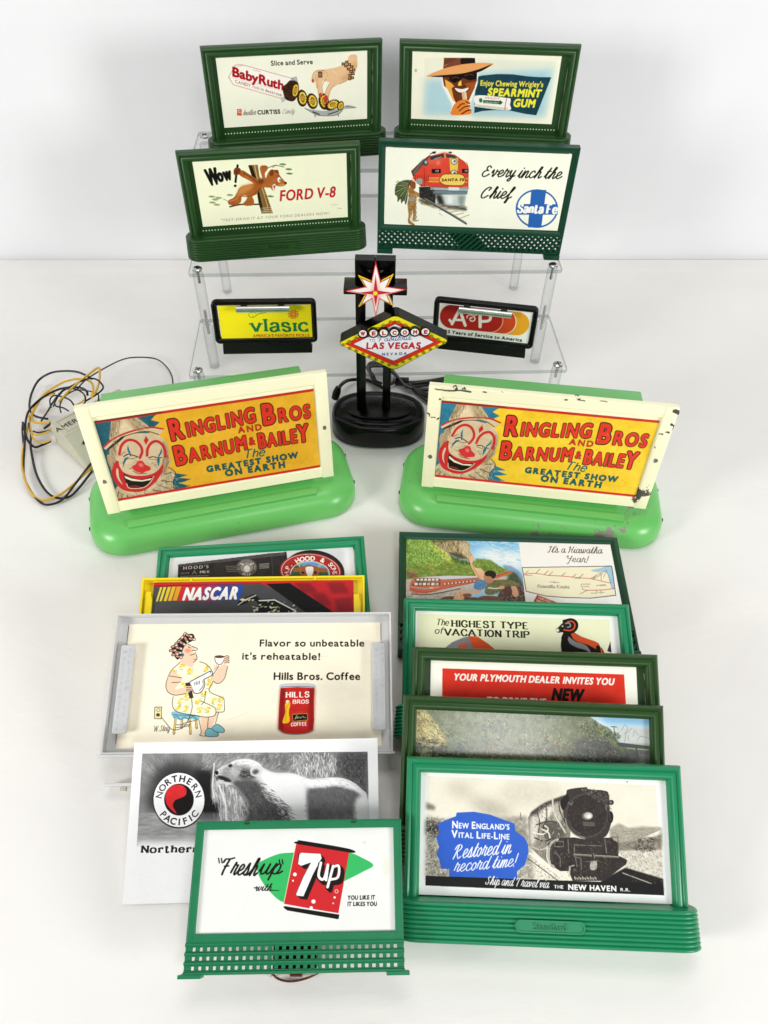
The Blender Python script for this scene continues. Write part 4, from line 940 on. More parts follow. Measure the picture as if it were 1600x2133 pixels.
c.p([(760, 345), (775, 300), (800, 275), (850, 280), (868, 320), (905, 362), (922, 376), (905, 396), (860, 402), (830, 395), (828, 436), (810, 432), (790, 410), (766, 400)], B1, True, nz=14, ns=10); c.p([(790, 280), (812, 272), (820, 300), (806, 322), (788, 312)], B2, True); c.p([(826, 280), (852, 276), (858, 302), (840, 298)], B2, True)
c.p([(810, 395), (832, 385), (830, 438), (814, 430)], '#f6e9d8', True); c.p([(816, 400), (828, 396), (828, 425)], '#a5332a', True); c.e(862, 352, 13, 20, '#fffdf4', -10); c.e(868, 356, 5, 9, '#14110d'); c.e(912, 376, 10, 8, '#14110d'); c.p([(870, 380), (910, 385), (890, 402), (860, 402)], B3, True); c.l([(840, 325), (860, 318), (872, 330)], 5, B2, True)
c.T('FORD V-8', (862, 516), (1292, 484), 84, '#c4232b', .03, None, 0, .16)
c.T('"TEST-DRIVE IT AT YOUR FORD DEALERS NOW!', (408, 676), (1248, 620), 21, '#8f8c80', -.005, None, 0, .22, .08)
C_FORD = c

# red diesel locomotive
g = random.Random(12)
c = Card('sfe', (-.0925, .0926, .0268, .1060), .0024, '#fdfdea').Z(*ZD)
c.p([(300, 300), (372, 230), (440, 180), (430, 410), (372, 412), (322, 360)], '#6f2a20', nz=16, ns=9); c.p([(312, 310), (385, 215), (404, 212), (345, 300), (330, 340)], '#5d6a66', fe=1)
c.p([(310, 352), (380, 260), (440, 190), (540, 165), (620, 182), (690, 232), (718, 275), (716, 415), (600, 420), (440, 412), (372, 405)], '#dd4531', nz=7, ns=16); c.p([(440, 200), (540, 168), (600, 176), (570, 200), (470, 232), (400, 260)], '#e2604a', fe=3)
c.p([(437, 196), (535, 174), (540, 200), (440, 220)], '#27363a'); c.p([(552, 176), (612, 186), (638, 208), (556, 202)], '#2f4045'); c.l([(470, 212), (520, 196)], 5, '#9fb0ae'); c.l([(546, 172), (548, 204)], 5, '#e9b24a')
c.p([(575, 205), (645, 205), (642, 300), (580, 300)], '#f0c75a'); c.l([(577, 206), (582, 300)], 3, '#6d4a16'); c.l([(643, 206), (640, 300)], 3, '#6d4a16')
for y in (230, 315): c.e(612, y, 25, 25, '#5d5a50'); c.e(612, y, 20, 20, '#ddd3b4'); c.e(616, y-2, 9, 9, '#6f6a5b'); c.e(604, y-7, 5, 5, '#ffffff')
c.r(450, 285, 516, 316, '#171412'); c.T('19', (472, 308), (500, 308), 17, '#e8e4d4', .02); c.r(670, 284, 718, 314, '#171412'); c.T('19', (684, 307), (708, 307), 17, '#e8e4d4', .02)
c.l([(430, 350), (504, 350)], 6, '#efc357'); c.l([(428, 364), (504, 364)], 4, '#efc357'); c.l([(428, 376), (504, 378)], 6, '#efc357'); c.l([(690, 355), (716, 354)], 5, '#efc357'); c.l([(690, 380), (716, 380)], 5, '#efc357')
c.p([(505, 364), (530, 328), (570, 322), (660, 324), (690, 350), (690, 385), (660, 404), (560, 402), (522, 388)], '#f3cf63', True); c.l([(505, 364), (530, 328), (570, 322), (660, 324), (690, 350), (690, 385), (660, 404), (560, 402), (522, 388)], 4, '#5a2a12', True, True); c.T('SANTA FE', (522, 374), (686, 372), 20, '#261109', .06)
c.e(405, 240, 20, 22, '#3b474a'); c.e(408, 236, 10, 12, '#a9b8b8'); c.e(466, 166, 14, 8, '#1c2022'); c.e(585, 165, 12, 6, '#1c2022'); c.l([(440, 176), (480, 160)], 6, '#1c2022')
for x in range(330, 430, 16): c.l([(x, 330), (x+2, 372)], 4, '#7f241b')
c.p([(340, 360), (378, 355), (380, 390), (344, 392)], '#97a39c', True)
c.p([(358, 415), (440, 412), (720, 420), (700, 470), (480, 470), (476, 540), (420, 520), (360, 490)], '#2b2823', nz=22, ns=8); c.p([(440, 416), (716, 424), (714, 445), (442, 436)], '#a8b4b4'); c.p([(572, 416), (650, 418), (650, 440), (572, 440)], '#dde5e5')
c.p([(455, 440), (712, 446), (706, 470), (462, 464)], '#6f848d'); c.p([(474, 470), (702, 474), (688, 552), (580, 556), (500, 540)], '#cfd7d4', nz=14, ns=30, ny=6); c.p([(474, 470), (520, 472), (545, 545), (500, 540)], '#2a2a27', fe=3); c.p([(560, 476), (600, 476), (600, 540), (570, 540)], '#f5f9f7', fe=4); c.p([(640, 480), (690, 476), (680, 545), (650, 550)], '#8e9994', fe=3); c.l([(500, 542), (580, 556), (688, 552)], 4, '#4d4c44')
c.p([(355, 495), (420, 520), (500, 545), (640, 560), (700, 560), (700, 585), (600, 575), (470, 560), (360, 520)], '#3a3022', fe=3, nz=14)
for k in range(6): c.l([(400+k*52, 545+k*19), (520+k*40, 548+k*14)], 7, '#c9b184')
c.l([(395, 500), (470, 545), (590, 615), (700, 682)], 13, '#4b5558'); c.l([(400, 496), (590, 604), (700, 670)], 4, '#93a0a0'); c.l([(610, 555), (700, 580)], 9, '#4b5558'); c.p([(500, 600), (545, 632), (505, 610)], '#bda468')
c.Z(820, 310, 5.95)
c.p([(15, 560), (30, 450), (90, 400), (190, 385), (215, 430), (180, 480), (175, 600), (150, 695), (130, 640), (95, 675), (85, 620), (50, 660), (45, 590)], '#4d5a38', True, nz=14, ns=5)
for k in range(22):
    a = R(100+k*4.6); x, y = 190+10*math.cos(a), 440+30*math.sin(a); r1 = g.uniform(150, 215) if k < 14 else g.uniform(130, 170); c.l([(x, y), (x+r1*math.cos(a), y+r1*.98*math.sin(a))], 13, ('#16150f', '#c9c9a4', '#64733f', '#2c3420', '#8d9a5c')[k % 5], taper=True)
c.p([(190, 400), (230, 385), (262, 400), (275, 440), (268, 490), (240, 500), (205, 470)], '#8a5230', True, nz=12, ns=4); c.l([(182, 480), (200, 420), (228, 388)], 14, '#7a2a20', True); c.l([(225, 390), (262, 404)], 8, '#f0ead6')
c.p([(182, 490), (225, 480), (262, 520), (312, 550), (318, 590), (290, 600), (282, 640), (272, 700), (280, 780), (262, 880), (310, 880), (305, 892), (245, 893), (238, 800), (226, 760), (205, 880), (262, 935), (240, 946), (180, 915), (184, 820), (172, 680), (188, 600)], '#a3783f', True, nz=18, ns=5, ny=9); c.dab([(185, 500), (270, 530), (285, 640), (275, 860), (190, 900), (178, 680)], 140, 34, 7, 80, 25, ['#5f421f', '#d9b06a', '#e8cb92', '#3a2813'], .65, 3); c.l([(225, 560), (300, 585)], 9, '#d6a467'); c.p([(188, 610), (270, 605), (272, 640), (195, 648)], '#9a968a', True, nz=16, ns=4); c.l([(228, 690), (215, 860)], 5, '#4a3217')
c.dab([(330, 600), (500, 690), (470, 700), (330, 690)], 60, 40, 6, 20, 12, ['#5b4a30', '#a58d5e', '#2b2418'], .6, 4, False); c.dab([(330, 480), (500, 480), (510, 660), (340, 590)], 150, 22, 7, 60, 60, ['#0f0e0c', '#3f4746', '#262a28', '#5b6462'], .6, 5, False)
c.p([(690, 120), (700, 110), (560, 130), (470, 150), (440, 230), (400, 240)], '#ee7a5c', fe=6, alpha=.35); c.e(555, 175, 12, 22, '#f6c9b4', 10, fe=3); c.l([(905, 170), (925, 250), (920, 470)], 8, '#a3281c', True); c.l([(380, 240), (385, 460)], 5, '#7d2018')
c.Z(*ZD)
c.K('Every inch the', (806, 338), (1368, 356), 76, BLK, .135, .32, thin=.7); c.K('Chief', (796, 494), (1004, 500), 78, BLK, .135, .32, thin=.7)
BL = '#2a63b4'
c.e(1212, 572, 154, 140, BL); c.e(1212, 572, 142, 128, '#fdfdea'); c.p([(1172, 440), (1280, 436), (1244, 708), (1146, 708)], BL); c.p([(1062, 538), (1362, 540), (1362, 616), (1064, 616)], BL)
c.S('Santa Fe', (1070, 600), (1352, 608), 62, '#fdfdf4', .29, .5, .26)
C_SFE = c

# pickle advert (its walking bird is left off)
c = Card('vla', (-.0480, .0493, .0045, .0422), .0008, '#f8e61a', 1.35).Z(*ZE)
c.l([(690, 668), (700, 696), (740, 704), (790, 672), (830, 662), (870, 655)], 6, '#1d7a3a', True); c.l([(700, 660), (760, 650), (830, 652)], 6, '#1d7a3a', True); c.e(760, 660, 8, 4, '#1d7a3a'); c.e(735, 688, 6, 4, '#1d7a3a')
for k in range(10):
    a = 2*math.pi*k/10; c.l([(1155+22*math.cos(a), 672+20*math.sin(a)), (1155+42*math.cos(a+.31), 672+36*math.sin(a+.31)), (1155+58*math.cos(a), 672+50*math.sin(a)), (1155+42*math.cos(a-.31), 672+36*math.sin(a-.31))], 6, '#c9302a', cl=True); c.l([(1155, 672), (1155+24*math.cos(a), 672+22*math.sin(a))], 6, '#c9302a')
c.e(1155, 672, 9, 8, '#f8e61a')
c.S('vlas1c', (724, 852), (1308, 848), 128, '#0f7a45', .24, .42, .24)
c.e(1308, 852, 8, 7, '#0f7a45')
c.T("AMERICA'S FAVORITE PICKLE", (738, 912), (1322, 906), 31, '#c43a22', .03)
C_VLA = c
# ovals
c = Card('ap', (-.0486, .0488, .0045, .0414), .0008, '#f5f4ec', 1.35).Z(*ZG)
def pill(x0, y0, x1, y1, r_, col):
    d = np.array([x1-x0, y1-y0]); L_ = np.hypot(*d); a0 = math.atan2(d[1], d[0]); q = []
    for cx_, cy_, s_ in ((x1, y1, -90), (x0, y0, 90)):
        for i in range(19): t_ = a0+R(s_+10*i); q.append((cx_+r_*math.cos(t_), cy_+r_*.98*math.sin(t_)))
    c.p(q, col)
pill(290, 655, 930, 725, 118, '#f0a92a'); pill(290, 655, 802, 708, 122, '#f6efdc'); pill(290, 655, 797, 707, 118, '#dc4a25'); pill(290, 655, 672, 692, 122, '#f3b59a'); pill(290, 655, 667, 691, 118, '#b8231f')
c.l([(362, 590), (290, 728)], 30, '#f7f2e6'); c.l([(366, 590), (420, 742)], 30, '#f7f2e6'); c.l([(318, 688), (400, 690)], 22, '#f7f2e6'); c.l([(268, 690), (290, 720)], 26, '#f7f2e6')
c.l([(566, 640), (566, 755)], 32, '#f7f2e6'); c.l([(566, 620), (640, 625), (668, 660), (650, 696), (580, 705)], 28, '#f7f2e6', True)
c.l([(438, 668), (440, 650), (470, 638), (505, 655), (515, 685), (490, 702), (468, 690), (470, 670), (488, 668)], 11, '#f7f2e6', True); c.l([(505, 650), (530, 640)], 9, '#f7f2e6')
c.T('125 Years of Service to America', (196, 812), (974, 902), 32, BLK, .05, None, 0, .06)
C_AP = c

# clown poster, for both tin boards, traced from the left one
def clown(n, teal, yellow, worn):
    c = Card('rl', (-.0925, .0922, .0108, .0966), .0002, yellow); c.n = n; c.Z(*ZI)
    c.noise(16, 60, 40, 5); c.noise(7, 6, 6, 6)
    c.Z(*ZH)
    c.p([(690, 680), (1120, 560), (1290, 600), (1230, 670), (1310, 690), (1250, 740), (1200, 800), (1000, 1000), (1100, 1100), (1560, 1165), (1480, 1190), (1590, 1200), (1500, 1240), (1560, 1260), (1530, 1290), (1590, 1300), (930, 1420)], teal, nz=12, ns=5)
    c.p([(1300, 760), (1330, 1050), (1420, 1120), (1560, 1165), (1700, 900), (1500, 600), (1280, 620), (1235, 665), (1310, 690)], yellow, nz=10, ns=12)
    for q in ([(1440, 1150), (1560, 1165), (1440, 1192)], [(1430, 1190), (1592, 1202), (1440, 1242)], [(1440, 1240), (1590, 1262), (1440, 1300)], [(1110, 630), (1282, 622), (1180, 676)], [(1160, 660), (1300, 690), (1200, 735)]): c.p(q, teal, nz=10, ns=5)
    for q in ([(1570, 1180), (1480, 1190), (1600, 1198)], [(1590, 1210), (1470, 1240), (1600, 1250)], [(1580, 1275), (1500, 1285), (1590, 1300)]): c.p(q, yellow)
    SK, DK = '#d3be98', '#4a3826'
    c.p([(905, 1300), (1000, 1240), (1240, 1300), (1290, 1180), (1400, 1110), (1450, 1150), (1430, 1230), (1445, 1290), (1330, 1310), (1250, 1330), (1100, 1370), (990, 1390), (920, 1400)], '#c4b08a', True, nz=26, ns=7, ny=14)
    for x0, y0, x1, y1 in ((940, 1320, 915, 1400), (975, 1335, 960, 1395), (1020, 1345, 1010, 1385), (1070, 1350, 1080, 1380), (1250, 1300, 1330, 1312), (1280, 1250, 1430, 1300), (1300, 1210, 1430, 1230), (1320, 1170, 1420, 1140), (1180, 1330, 1220, 1345)): c.l([(x0, y0), (x1, y1)], 7, DK)
    c.l([(1385, 1095), (1440, 1130), (1450, 1160), (1430, 1230), (1440, 1290)], 6, '#241c14', True)
    c.p([(840, 980), (880, 1000), (870, 1090), (845, 1060), (832, 1010)], '#b49c78', True); c.p([(1350, 1040), (1400, 1015), (1405, 1060), (1365, 1120), (1340, 1110)], '#c2ab86', True); c.l([(1360, 1050), (1390, 1040), (1370, 1090)], 5, DK, True)
    c.p([(868, 900), (950, 820), (1100, 790), (1280, 800), (1370, 880), (1392, 980), (1370, 1080), (1340, 1180), (1240, 1300), (1130, 1340), (1010, 1320), (930, 1250), (880, 1150), (860, 1020)], SK, True, nz=11, ns=16)
    c.p([(868, 900), (905, 870), (900, 1000), (910, 1110), (960, 1240), (930, 1250), (880, 1150), (860, 1020)], '#a68e6b', True, fe=4); c.p([(1340, 850), (1390, 960), (1370, 1090), (1340, 1180), (1330, 1080), (1350, 980)], '#a68e6b', True, fe=4)
    # hat
    c.p([(880, 655), (940, 640), (1060, 618), (1120, 660), (1220, 745), (1100, 760), (960, 800), (862, 850), (868, 740)], '#dcc7a0', True, nz=14, ns=12); c.p([(1000, 640), (1060, 622), (1120, 664), (1200, 745), (1090, 755)], '#b39b75', True, fe=5); c.p([(882, 660), (920, 648), (900, 780), (864, 845)], '#a58c67', True, fe=4)
    c.p([(805, 915), (860, 860), (960, 805), (1100, 760), (1230, 738), (1340, 750), (1330, 775), (1300, 800), (1200, 775), (1080, 790), (960, 830), (890, 890), (830, 935)], '#d5c19a', True); c.l([(805, 912), (870, 855), (960, 805), (1100, 758), (1230, 736), (1338, 750)], 15, '#c22a22', True); c.p([(830, 935), (890, 880), (960, 825), (1000, 812), (940, 870), (860, 930)], '#2b241c', True); c.l([(960, 826), (1090, 786), (1200, 772), (1300, 800)], 7, '#3a2f22', True)
    c.dab([(870, 900), (920, 860), (915, 1010), (950, 1200), (925, 1240), (880, 1140)], 130, 40, 7, 80, 25, ['#7d6849', '#b79f78', '#5f4d36'], .5, 1); c.dab([(1340, 860), (1388, 970), (1360, 1120), (1320, 1160), (1340, 1000)], 110, 36, 7, 95, 20, ['#8a7452', '#b79f78', '#5f4d36'], .5, 2); c.dab([(950, 1010), (1060, 1030), (1120, 1030), (1060, 1110), (960, 1090)], 70, 30, 5, 15, 30, ['#8a7452', '#efe0c0', '#a68e6b'], .45, 3); c.dab([(1200, 1040), (1330, 1040), (1310, 1110), (1230, 1090)], 60, 28, 5, -10, 30, ['#8a7452', '#efe0c0', '#a68e6b'], .45, 4)
    c.dab([(870, 740), (900, 660), (960, 640), (940, 790), (868, 842)], 120, 40, 7, 100, 20, ['#7d6849', '#c4ae86', '#6a563c'], .5, 5); c.dab([(1010, 640), (1060, 625), (1190, 740), (1090, 752)], 110, 40, 7, 60, 20, ['#8d7754', '#d8c49c', '#75603f'], .5, 6); c.dab([(960, 1300), (1280, 1200), (1430, 1130), (1440, 1290), (1100, 1370), (940, 1395)], 220, 34, 6, 60, 60, ['#4a3826', '#8a7452', '#dcc9a4', '#efe0c0'], .5, 7)
    RD = '#c5292b'
    c.l([(945, 980), (965, 900), (1020, 852), (1090, 860), (1140, 910), (1150, 960), (1130, 1010)], 24, RD, True, taper=False); c.l([(1195, 990), (1200, 930), (1230, 880), (1280, 860), (1330, 890), (1358, 950), (1360, 1000)], 24, RD, True); c.p([(1185, 812), (1210, 850), (1185, 895), (1165, 855)], RD)
    TL = '#1b6a7e'
    c.p([(1022, 890), (1036, 940), (1052, 975), (1030, 972), (1016, 935)], TL); c.p([(985, 1092), (975, 1050), (1000, 1010), (1040, 998), (1010, 1030), (992, 1060)], TL); c.p([(1326, 920), (1330, 960), (1300, 1010), (1296, 990), (1312, 960)], TL); c.p([(1298, 1090), (1284, 1040), (1290, 1010), (1312, 1020), (1306, 1060)], TL)
    c.l([(985, 998), (1020, 980), (1060, 985), (1110, 1000)], 9, '#2a211a', True); c.l([(1210, 1010), (1250, 1000), (1290, 1010), (1325, 1008)], 9, '#2a211a', True); c.e(1040, 992, 17, 7, '#f0e6d0'); c.e(1265, 1008, 15, 6, '#f0e6d0'); c.e(1045, 992, 7, 6, '#15110d'); c.e(1268, 1008, 7, 6, '#15110d'); c.l([(990, 1020), (1060, 1018), (1110, 1005)], 4, DK, True); c.l([(1215, 1022), (1300, 1028)], 4, DK); c.l([(960, 990), (985, 960), (1000, 960)], 4, DK); c.l([(1120, 1040), (1090, 1100), (1030, 1110)], 4, '#8b7454', True); c.l([(1240, 1050), (1290, 1110)], 4, '#8b7454')
    # mouth
    c.p([(930, 1036), (942, 1070), (918, 1130), (935, 1200), (985, 1270), (1010, 1300), (1150, 1312), (1250, 1240), (1320, 1150), (1340, 1080), (1335, 1070), (1310, 1120), (1250, 1170), (1150, 1188), (1060, 1180), (975, 1140), (960, 1150), (1000, 1260), (960, 1210), (900, 1180), (882, 1120), (900, 1060)], RD, True)
    c.p([(930, 1036), (884, 1100), (884, 1190), (940, 1270), (1010, 1310), (1150, 1312), (1260, 1240), (1330, 1140), (1338, 1064), (1300, 1115), (1240, 1155), (1150, 1172), (1060, 1168), (985, 1140), (950, 1090)], RD, True)
    c.p([(920, 1110), (935, 1115), (945, 1190), (975, 1250), (940, 1215), (918, 1160)], '#d8c39c', True); c.p([(985, 1158), (1060, 1190), (1150, 1205), (1250, 1180), (1230, 1225), (1160, 1275), (1040, 1280), (1010, 1240)], '#17110c', True); c.p([(990, 1170), (1060, 1198), (1150, 1212), (1240, 1192), (1225, 1210), (1150, 1224), (1060, 1218), (1000, 1195)], '#f2e6ca'); c.p([(1040, 1278), (1030, 1262), (1100, 1255), (1150, 1276)], '#6d2a20')
    c.l([(1255, 1178), (1225, 1230), (1160, 1278), (1040, 1284), (1010, 1242)], 7, '#e3d2ab', True)
    c.p([(1058, 1090), (1090, 1070), (1115, 1040), (1150, 1036), (1180, 1070), (1222, 1092), (1225, 1120), (1180, 1135), (1150, 1148), (1090, 1130)], '#cf2f31', True, nz=9, ns=10); c.e(1140, 1075, 22, 14, '#f08a7c', 20, fe=2); c.l([(1070, 1130), (1120, 1152), (1190, 1150)], 6, '#7a1a18', True)
    # lettering
    c.Z(*ZI); RE, OL, TE = '#dc3524', '#22170c', '#115a58'
    c.T('RINGLING', (558, 458), (1012, 356), 78, RE, .045, OL, .045, 0, .0, [1.4, .96, .96, .96, .96, .96, .98, 1.02]); c.T('BROS', (1052, 374), (1306, 334), 78, RE, .045, OL, .045, 0, .0, [1.4, .95, .93, .93])
    c.T('AND', (922, 418), (1046, 400), 32, '#c02c22', .05, OL, .012, 0, .12)
    c.T('BARNUM', (585, 592), (966, 504), 74, RE, .045, OL, .045, 0, .0, [1.35, .95, .95, .95, .95, 1]); c.T('&', (980, 484), (1010, 478), 42, '#c92c22', .05, OL, .02); c.T('BAILEY', (1030, 500), (1300, 458), 74, RE, .045, OL, .045, 0, .0, [1.08, .97, .97, .97, 1, 1.25])
    c.S('The', (948, 556), (1058, 540), 44, TE, .17, .75, 0, 's', .35); c.T('GREATEST SHOW', (752, 628), (1240, 550), 31, TE, .07, OL, .012, 0, .1); c.T('ON EARTH', (852, 650), (1170, 602), 33, TE, .07, OL, .012, 0, .12)
    c.L(); c.r(0, .965, 1, 1, '#c4291f'); c.r(0, 0, 1, .03, '#c4291f'); c.r(0, 0, .30, .02, '#7d2a24'); c.loc = None
    if worn:
        c.Z(*ZJ); g = random.Random(4)
        c.a = np.clip(c.a*1.03+4, 0, 255)
        for _ in range(70):
            x, y = g.uniform(.02, .97), g.uniform(.06, .95); c.L(); c.e(x, y, g.uniform(.001, .004), g.uniform(.002, .006), g.choice(['#a8864a', '#6d5a34', '#f3e4bb']), alpha=.7)
        c.loc = None; WH = '#efd7c2'
        for q in ([(1120, 335), (1155, 338)], [(1100, 355), (1135, 362)], [(1165, 330), (1148, 345)], [(1170, 372), (1180, 395)], [(1190, 365), (1215, 355)], [(1098, 405), (1120, 412)], [(1105, 412), (1112, 380)], [(1120, 345), (1128, 330)], [(1270, 440), (1292, 452)], [(1285, 455), (1300, 446)], [(705, 575), (770, 578)], [(722, 582), (735, 575)]): c.l(q, 7, WH)
        c.l([(1240, 438), (1330, 448)], 2.5, '#7d5a2e'); c.p([(1085, 610), (1120, 604), (1125, 628), (1098, 632)], '#d8bd62', True, fe=2)
        c.noise(9, 26, 14, 9)
    return c
C_RL = clown('rl', '#1a5a69', '#e9b02c', False); C_RR = clown('rr', '#2a7590', '#f1c72e', True)

# milk railcar
c = Card('hood', (-.0802, .0800, .0236, .1008), .0005, '#f6f6f6').Z(*ZK)
c.p([(415, 170), (1000, 120), (1295, 110), (1295, 300), (415, 300)], '#d5d6d9', fe=6)
c.p([(428, 190), (900, 132), (992, 126), (998, 170), (985, 190), (960, 300), (425, 300)], '#25211e', nz=14, ns=12); c.p([(428, 190), (900, 132), (992, 124), (994, 140), (430, 202)], '#4b4744', nz=10, ns=8); c.l([(985, 124), (990, 190)], 5, '#15120f'); c.l([(915, 150), (925, 300)], 4, '#3f3a36'); c.l([(640, 180), (645, 300)], 4, '#464039'); c.r(615, 190, 665, 300, '#2e2925')
c.T("HOOD'S", (453, 217), (585, 208), 17, '#cfcac2', .02, gap=.25); c.T('GRADE', (440, 241), (486, 238), 10, '#a8a299', 0); c.T('A', (498, 242), (525, 240), 22, '#8d867c', .0); c.T('MILK', (540, 236), (592, 233), 14, '#d6d1c9', .02); c.l([(440, 252), (585, 248)], 4, '#8d877e')
for k in range(4): c.l([(675+k*3, 200+k*9), (735, 197+k*9)], 3, '#7b756c'); c.l([(852, 188+k*7), (900, 185+k*7)], 4, '#8d877e')
c.e(785, 205, 54, 46, '#55504a'); c.e(785, 205, 33, 28, '#8d8880', nz=26, ns=6); c.e(786, 212, 16, 18, '#d9d5cf'); c.l([(768, 190), (752, 184)], 6, '#cfcbc4'); c.l([(802, 190), (818, 184)], 6, '#cfcbc4'); c.arc('H.P.HOOD&SONS', (785, 205), 43, 37, -110, 110, 10, '#cfcac4', .02); c.arc('MILK', (785, 205), 43, 37, 210, 150, 12, '#e6e2dc', .03, True)
c.e(1135, 225, 160, 110, '#1a1512', 6); c.e(1118, 226, 160, 95, '#b8322a', 4); c.e(1118, 226, 153, 90, '#e9e2da', 4); c.e(1118, 226, 150, 88, '#a8251f', 4); c.e(1114, 238, 104, 66, '#e9e2da'); c.e(1114, 238, 99, 62, '#5b9fd6')
c.p([(1015, 235), (1040, 195), (1075, 200), (1060, 260), (1010, 270)], '#2e5a3a', True, nz=14, ns=6); c.p([(1150, 240), (1200, 225), (1210, 280), (1140, 290)], '#2e5a3a', True, nz=14, ns=6)
c.p([(1060, 205), (1110, 190), (1160, 205), (1205, 212), (1190, 232), (1160, 235), (1165, 330), (1065, 330), (1062, 235), (1030, 228), (1030, 210)], '#a5602a', True, nz=18, ns=9); c.p([(1092, 208), (1110, 200), (1132, 206), (1128, 240), (1112, 258), (1098, 240)], '#fbfaf6', True); c.l([(1062, 200), (1052, 185), (1068, 178)], 7, '#d8b984', True); c.l([(1160, 200), (1172, 190), (1155, 182)], 7, '#d8b984', True); c.e(1078, 232, 8, 6, '#1b1009'); c.e(1142, 232, 8, 6, '#1b1009'); c.l([(1050, 240), (1100, 260)], 4, '#5a2d10')
c.arc('H.P. HOOD & SONS', (1118, 230), 126, 73, -104, 100, 25, '#fbf6ee', .05)
C_HOOD = c

# racing card
c = Card('nas', (-.0834, .0834, .002, .0868), .0004, '#4b4b4d').Z(*ZK)
c.p([(300, 290), (1345, 262), (1340, 300), (300, 318)], '#4b4b4d'); c.p([(820, 270), (1360, 258), (1360, 460), (1240, 460)], '#c0202a'); c.noise(5, 20, 12)
for q in ([(1030, 285), (1110, 284), (1160, 335), (1080, 340)], [(1200, 284), (1290, 284), (1320, 340), (1230, 340)], [(1115, 340), (1190, 338), (1230, 400), (1170, 405)], [(1240, 370), (1330, 360), (1340, 440), (1260, 440)]): c.p(q, '#8c1820', fe=3)
c.p([(860, 272), (985, 270), (1300, 480), (1150, 480)], '#0c0b0c'); c.p([(298, 284), (1350, 258), (1350, 276), (298, 308)], '#c9282e'); c.p([(300, 300), (860, 286), (862, 290), (300, 306)], '#7d2024')
for k, (x, w_, q) in enumerate(((312, 6, '#e8d34a'), (330, 9, '#e8cf3c'), (352, 12, '#e9c430'), (374, 15, '#eab62a'), (398, 20, '#e89a22'), (430, 15, '#d8342a'))): c.p([(x+22, 308-k), (x+22+w_+5, 308-k), (x+w_+3, 382-k), (x, 382-k)], q)
c.p([(448, 304), (766, 296), (745, 372), (425, 380)], '#d42a2c'); c.p([(560, 301), (660, 299), (645, 375), (540, 377)], '#8a3480', fe=7); c.p([(630, 300), (766, 296), (745, 372), (615, 375)], '#1f4fa6', fe=5); c.p([(735, 297), (766, 296), (745, 372), (715, 373)], '#1f4fa6')
c.T('NASCAR', (448, 374), (730, 368), 64, '#fbfaf6', .06, '#3c1c1c', .02, .26, -.02)
g = random.Random(3)
c.p([(735, 402), (750, 378), (800, 352), (828, 346), (862, 372), (920, 372), (1045, 438), (1040, 470), (800, 470), (845, 410), (822, 378), (760, 400)], '#14130f', True)
for _ in range(46):
    x = g.uniform(740, 1030); y = 372+(x-740)*.12*g.random()+g.random()*62*(x > 810); c.p([(x, y), (x+g.uniform(6, 26), y-g.uniform(2, 8)), (x+g.uniform(4, 18), y+g.uniform(3, 8))], g.choice(['#f2f2ea', '#d9d97a', '#8f8f88', '#f7f7f2']))
c.l([(740, 400), (780, 372), (832, 350)], 5, '#d9d9cf'); c.l([(850, 378), (930, 374), (1040, 432)], 6, '#f2f2ea'); c.l([(1040, 436), (960, 470)], 9, '#f2f2ea')
C_NAS = c

# coffee card
c = Card('hil', (-.1008, .1010, .0045, .1004), .0040, '#fdf5dd').Z(*ZM); c.noise(4, 90, 60, 2)
SKN, OU = '#f8d5b4', '#221a14'
c.p([(540, 575), (600, 560), (640, 560), (600, 640), (600, 665), (548, 680), (548, 640)], SKN); c.l([(532, 580), (548, 660), (542, 680), (600, 684)], 3, OU, True); c.l([(585, 580), (580, 655)], 3, OU); c.l([(640, 556), (622, 618)], 3, OU)
c.p([(570, 660), (590, 642), (632, 664), (632, 684), (575, 684)], '#7fc0cc', True); c.l([(570, 660), (590, 642), (632, 664), (632, 684), (575, 684)], 3, '#2d4850', True, True); c.p([(604, 640), (632, 622), (666, 646), (664, 664), (622, 660)], '#7fc0cc', True); c.l([(604, 640), (632, 622), (666, 646), (664, 664), (622, 660)], 3, '#2d4850', True, True)
for x0, x1 in ((415, 406), (488, 492), (520, 524), (448, 446)): c.l([(x0, 585), (x1, 670 if x1 in (406, 492) else 640)], 11, OU); c.l([(x0, 585), (x1, 668 if x1 in (406, 492) else 638)], 7, '#edcf7c')
for q in ([(415, 625), (490, 625)], [(415, 640), (488, 630)], [(452, 618), (522, 600)]): c.l(q, 3, OU)
c.p([(400, 555), (520, 565), (540, 580), (528, 600), (480, 592), (440, 598), (404, 588)], '#83c3d0', True); c.l([(400, 572), (530, 578)], 3, '#2d4850'); c.l([(404, 588), (420, 580), (440, 598), (460, 584), (480, 594), (505, 582), (528, 600)], 3, '#2d4850', True)
c.p([(440, 295), (475, 310), (520, 330), (552, 295), (570, 310), (606, 350), (608, 400), (590, 450), (640, 480), (668, 510), (668, 555), (622, 556), (618, 578), (570, 584), (530, 575), (420, 556), (400, 520), (402, 480), (380, 375), (395, 340), (420, 315)], '#fbf6d8', True)
g = random.Random(9)
for x, y in ((450, 320), (490, 345), (455, 420), (530, 385), (595, 385), (440, 500), (475, 480), (425, 530), (530, 500), (580, 545), (560, 460), (615, 500), (640, 530), (540, 545), (405, 355), (570, 330), (520, 440), (465, 540), (650, 490), (590, 420)):
    for k in range(6): a = g.random()*6.3; c.e(x+9*math.cos(a), y+10*math.sin(a), g.uniform(6, 10), g.uniform(4, 7), g.choice(['#f6d548', '#f3c93a', '#f9e27c']), g.uniform(0, 180))
    c.l([(x-14, y+14), (x+2, y+18)], 3, '#8fb0a2'); c.l([(x+12, y-14), (x+18, y-4)], 3, '#9fbcb0')
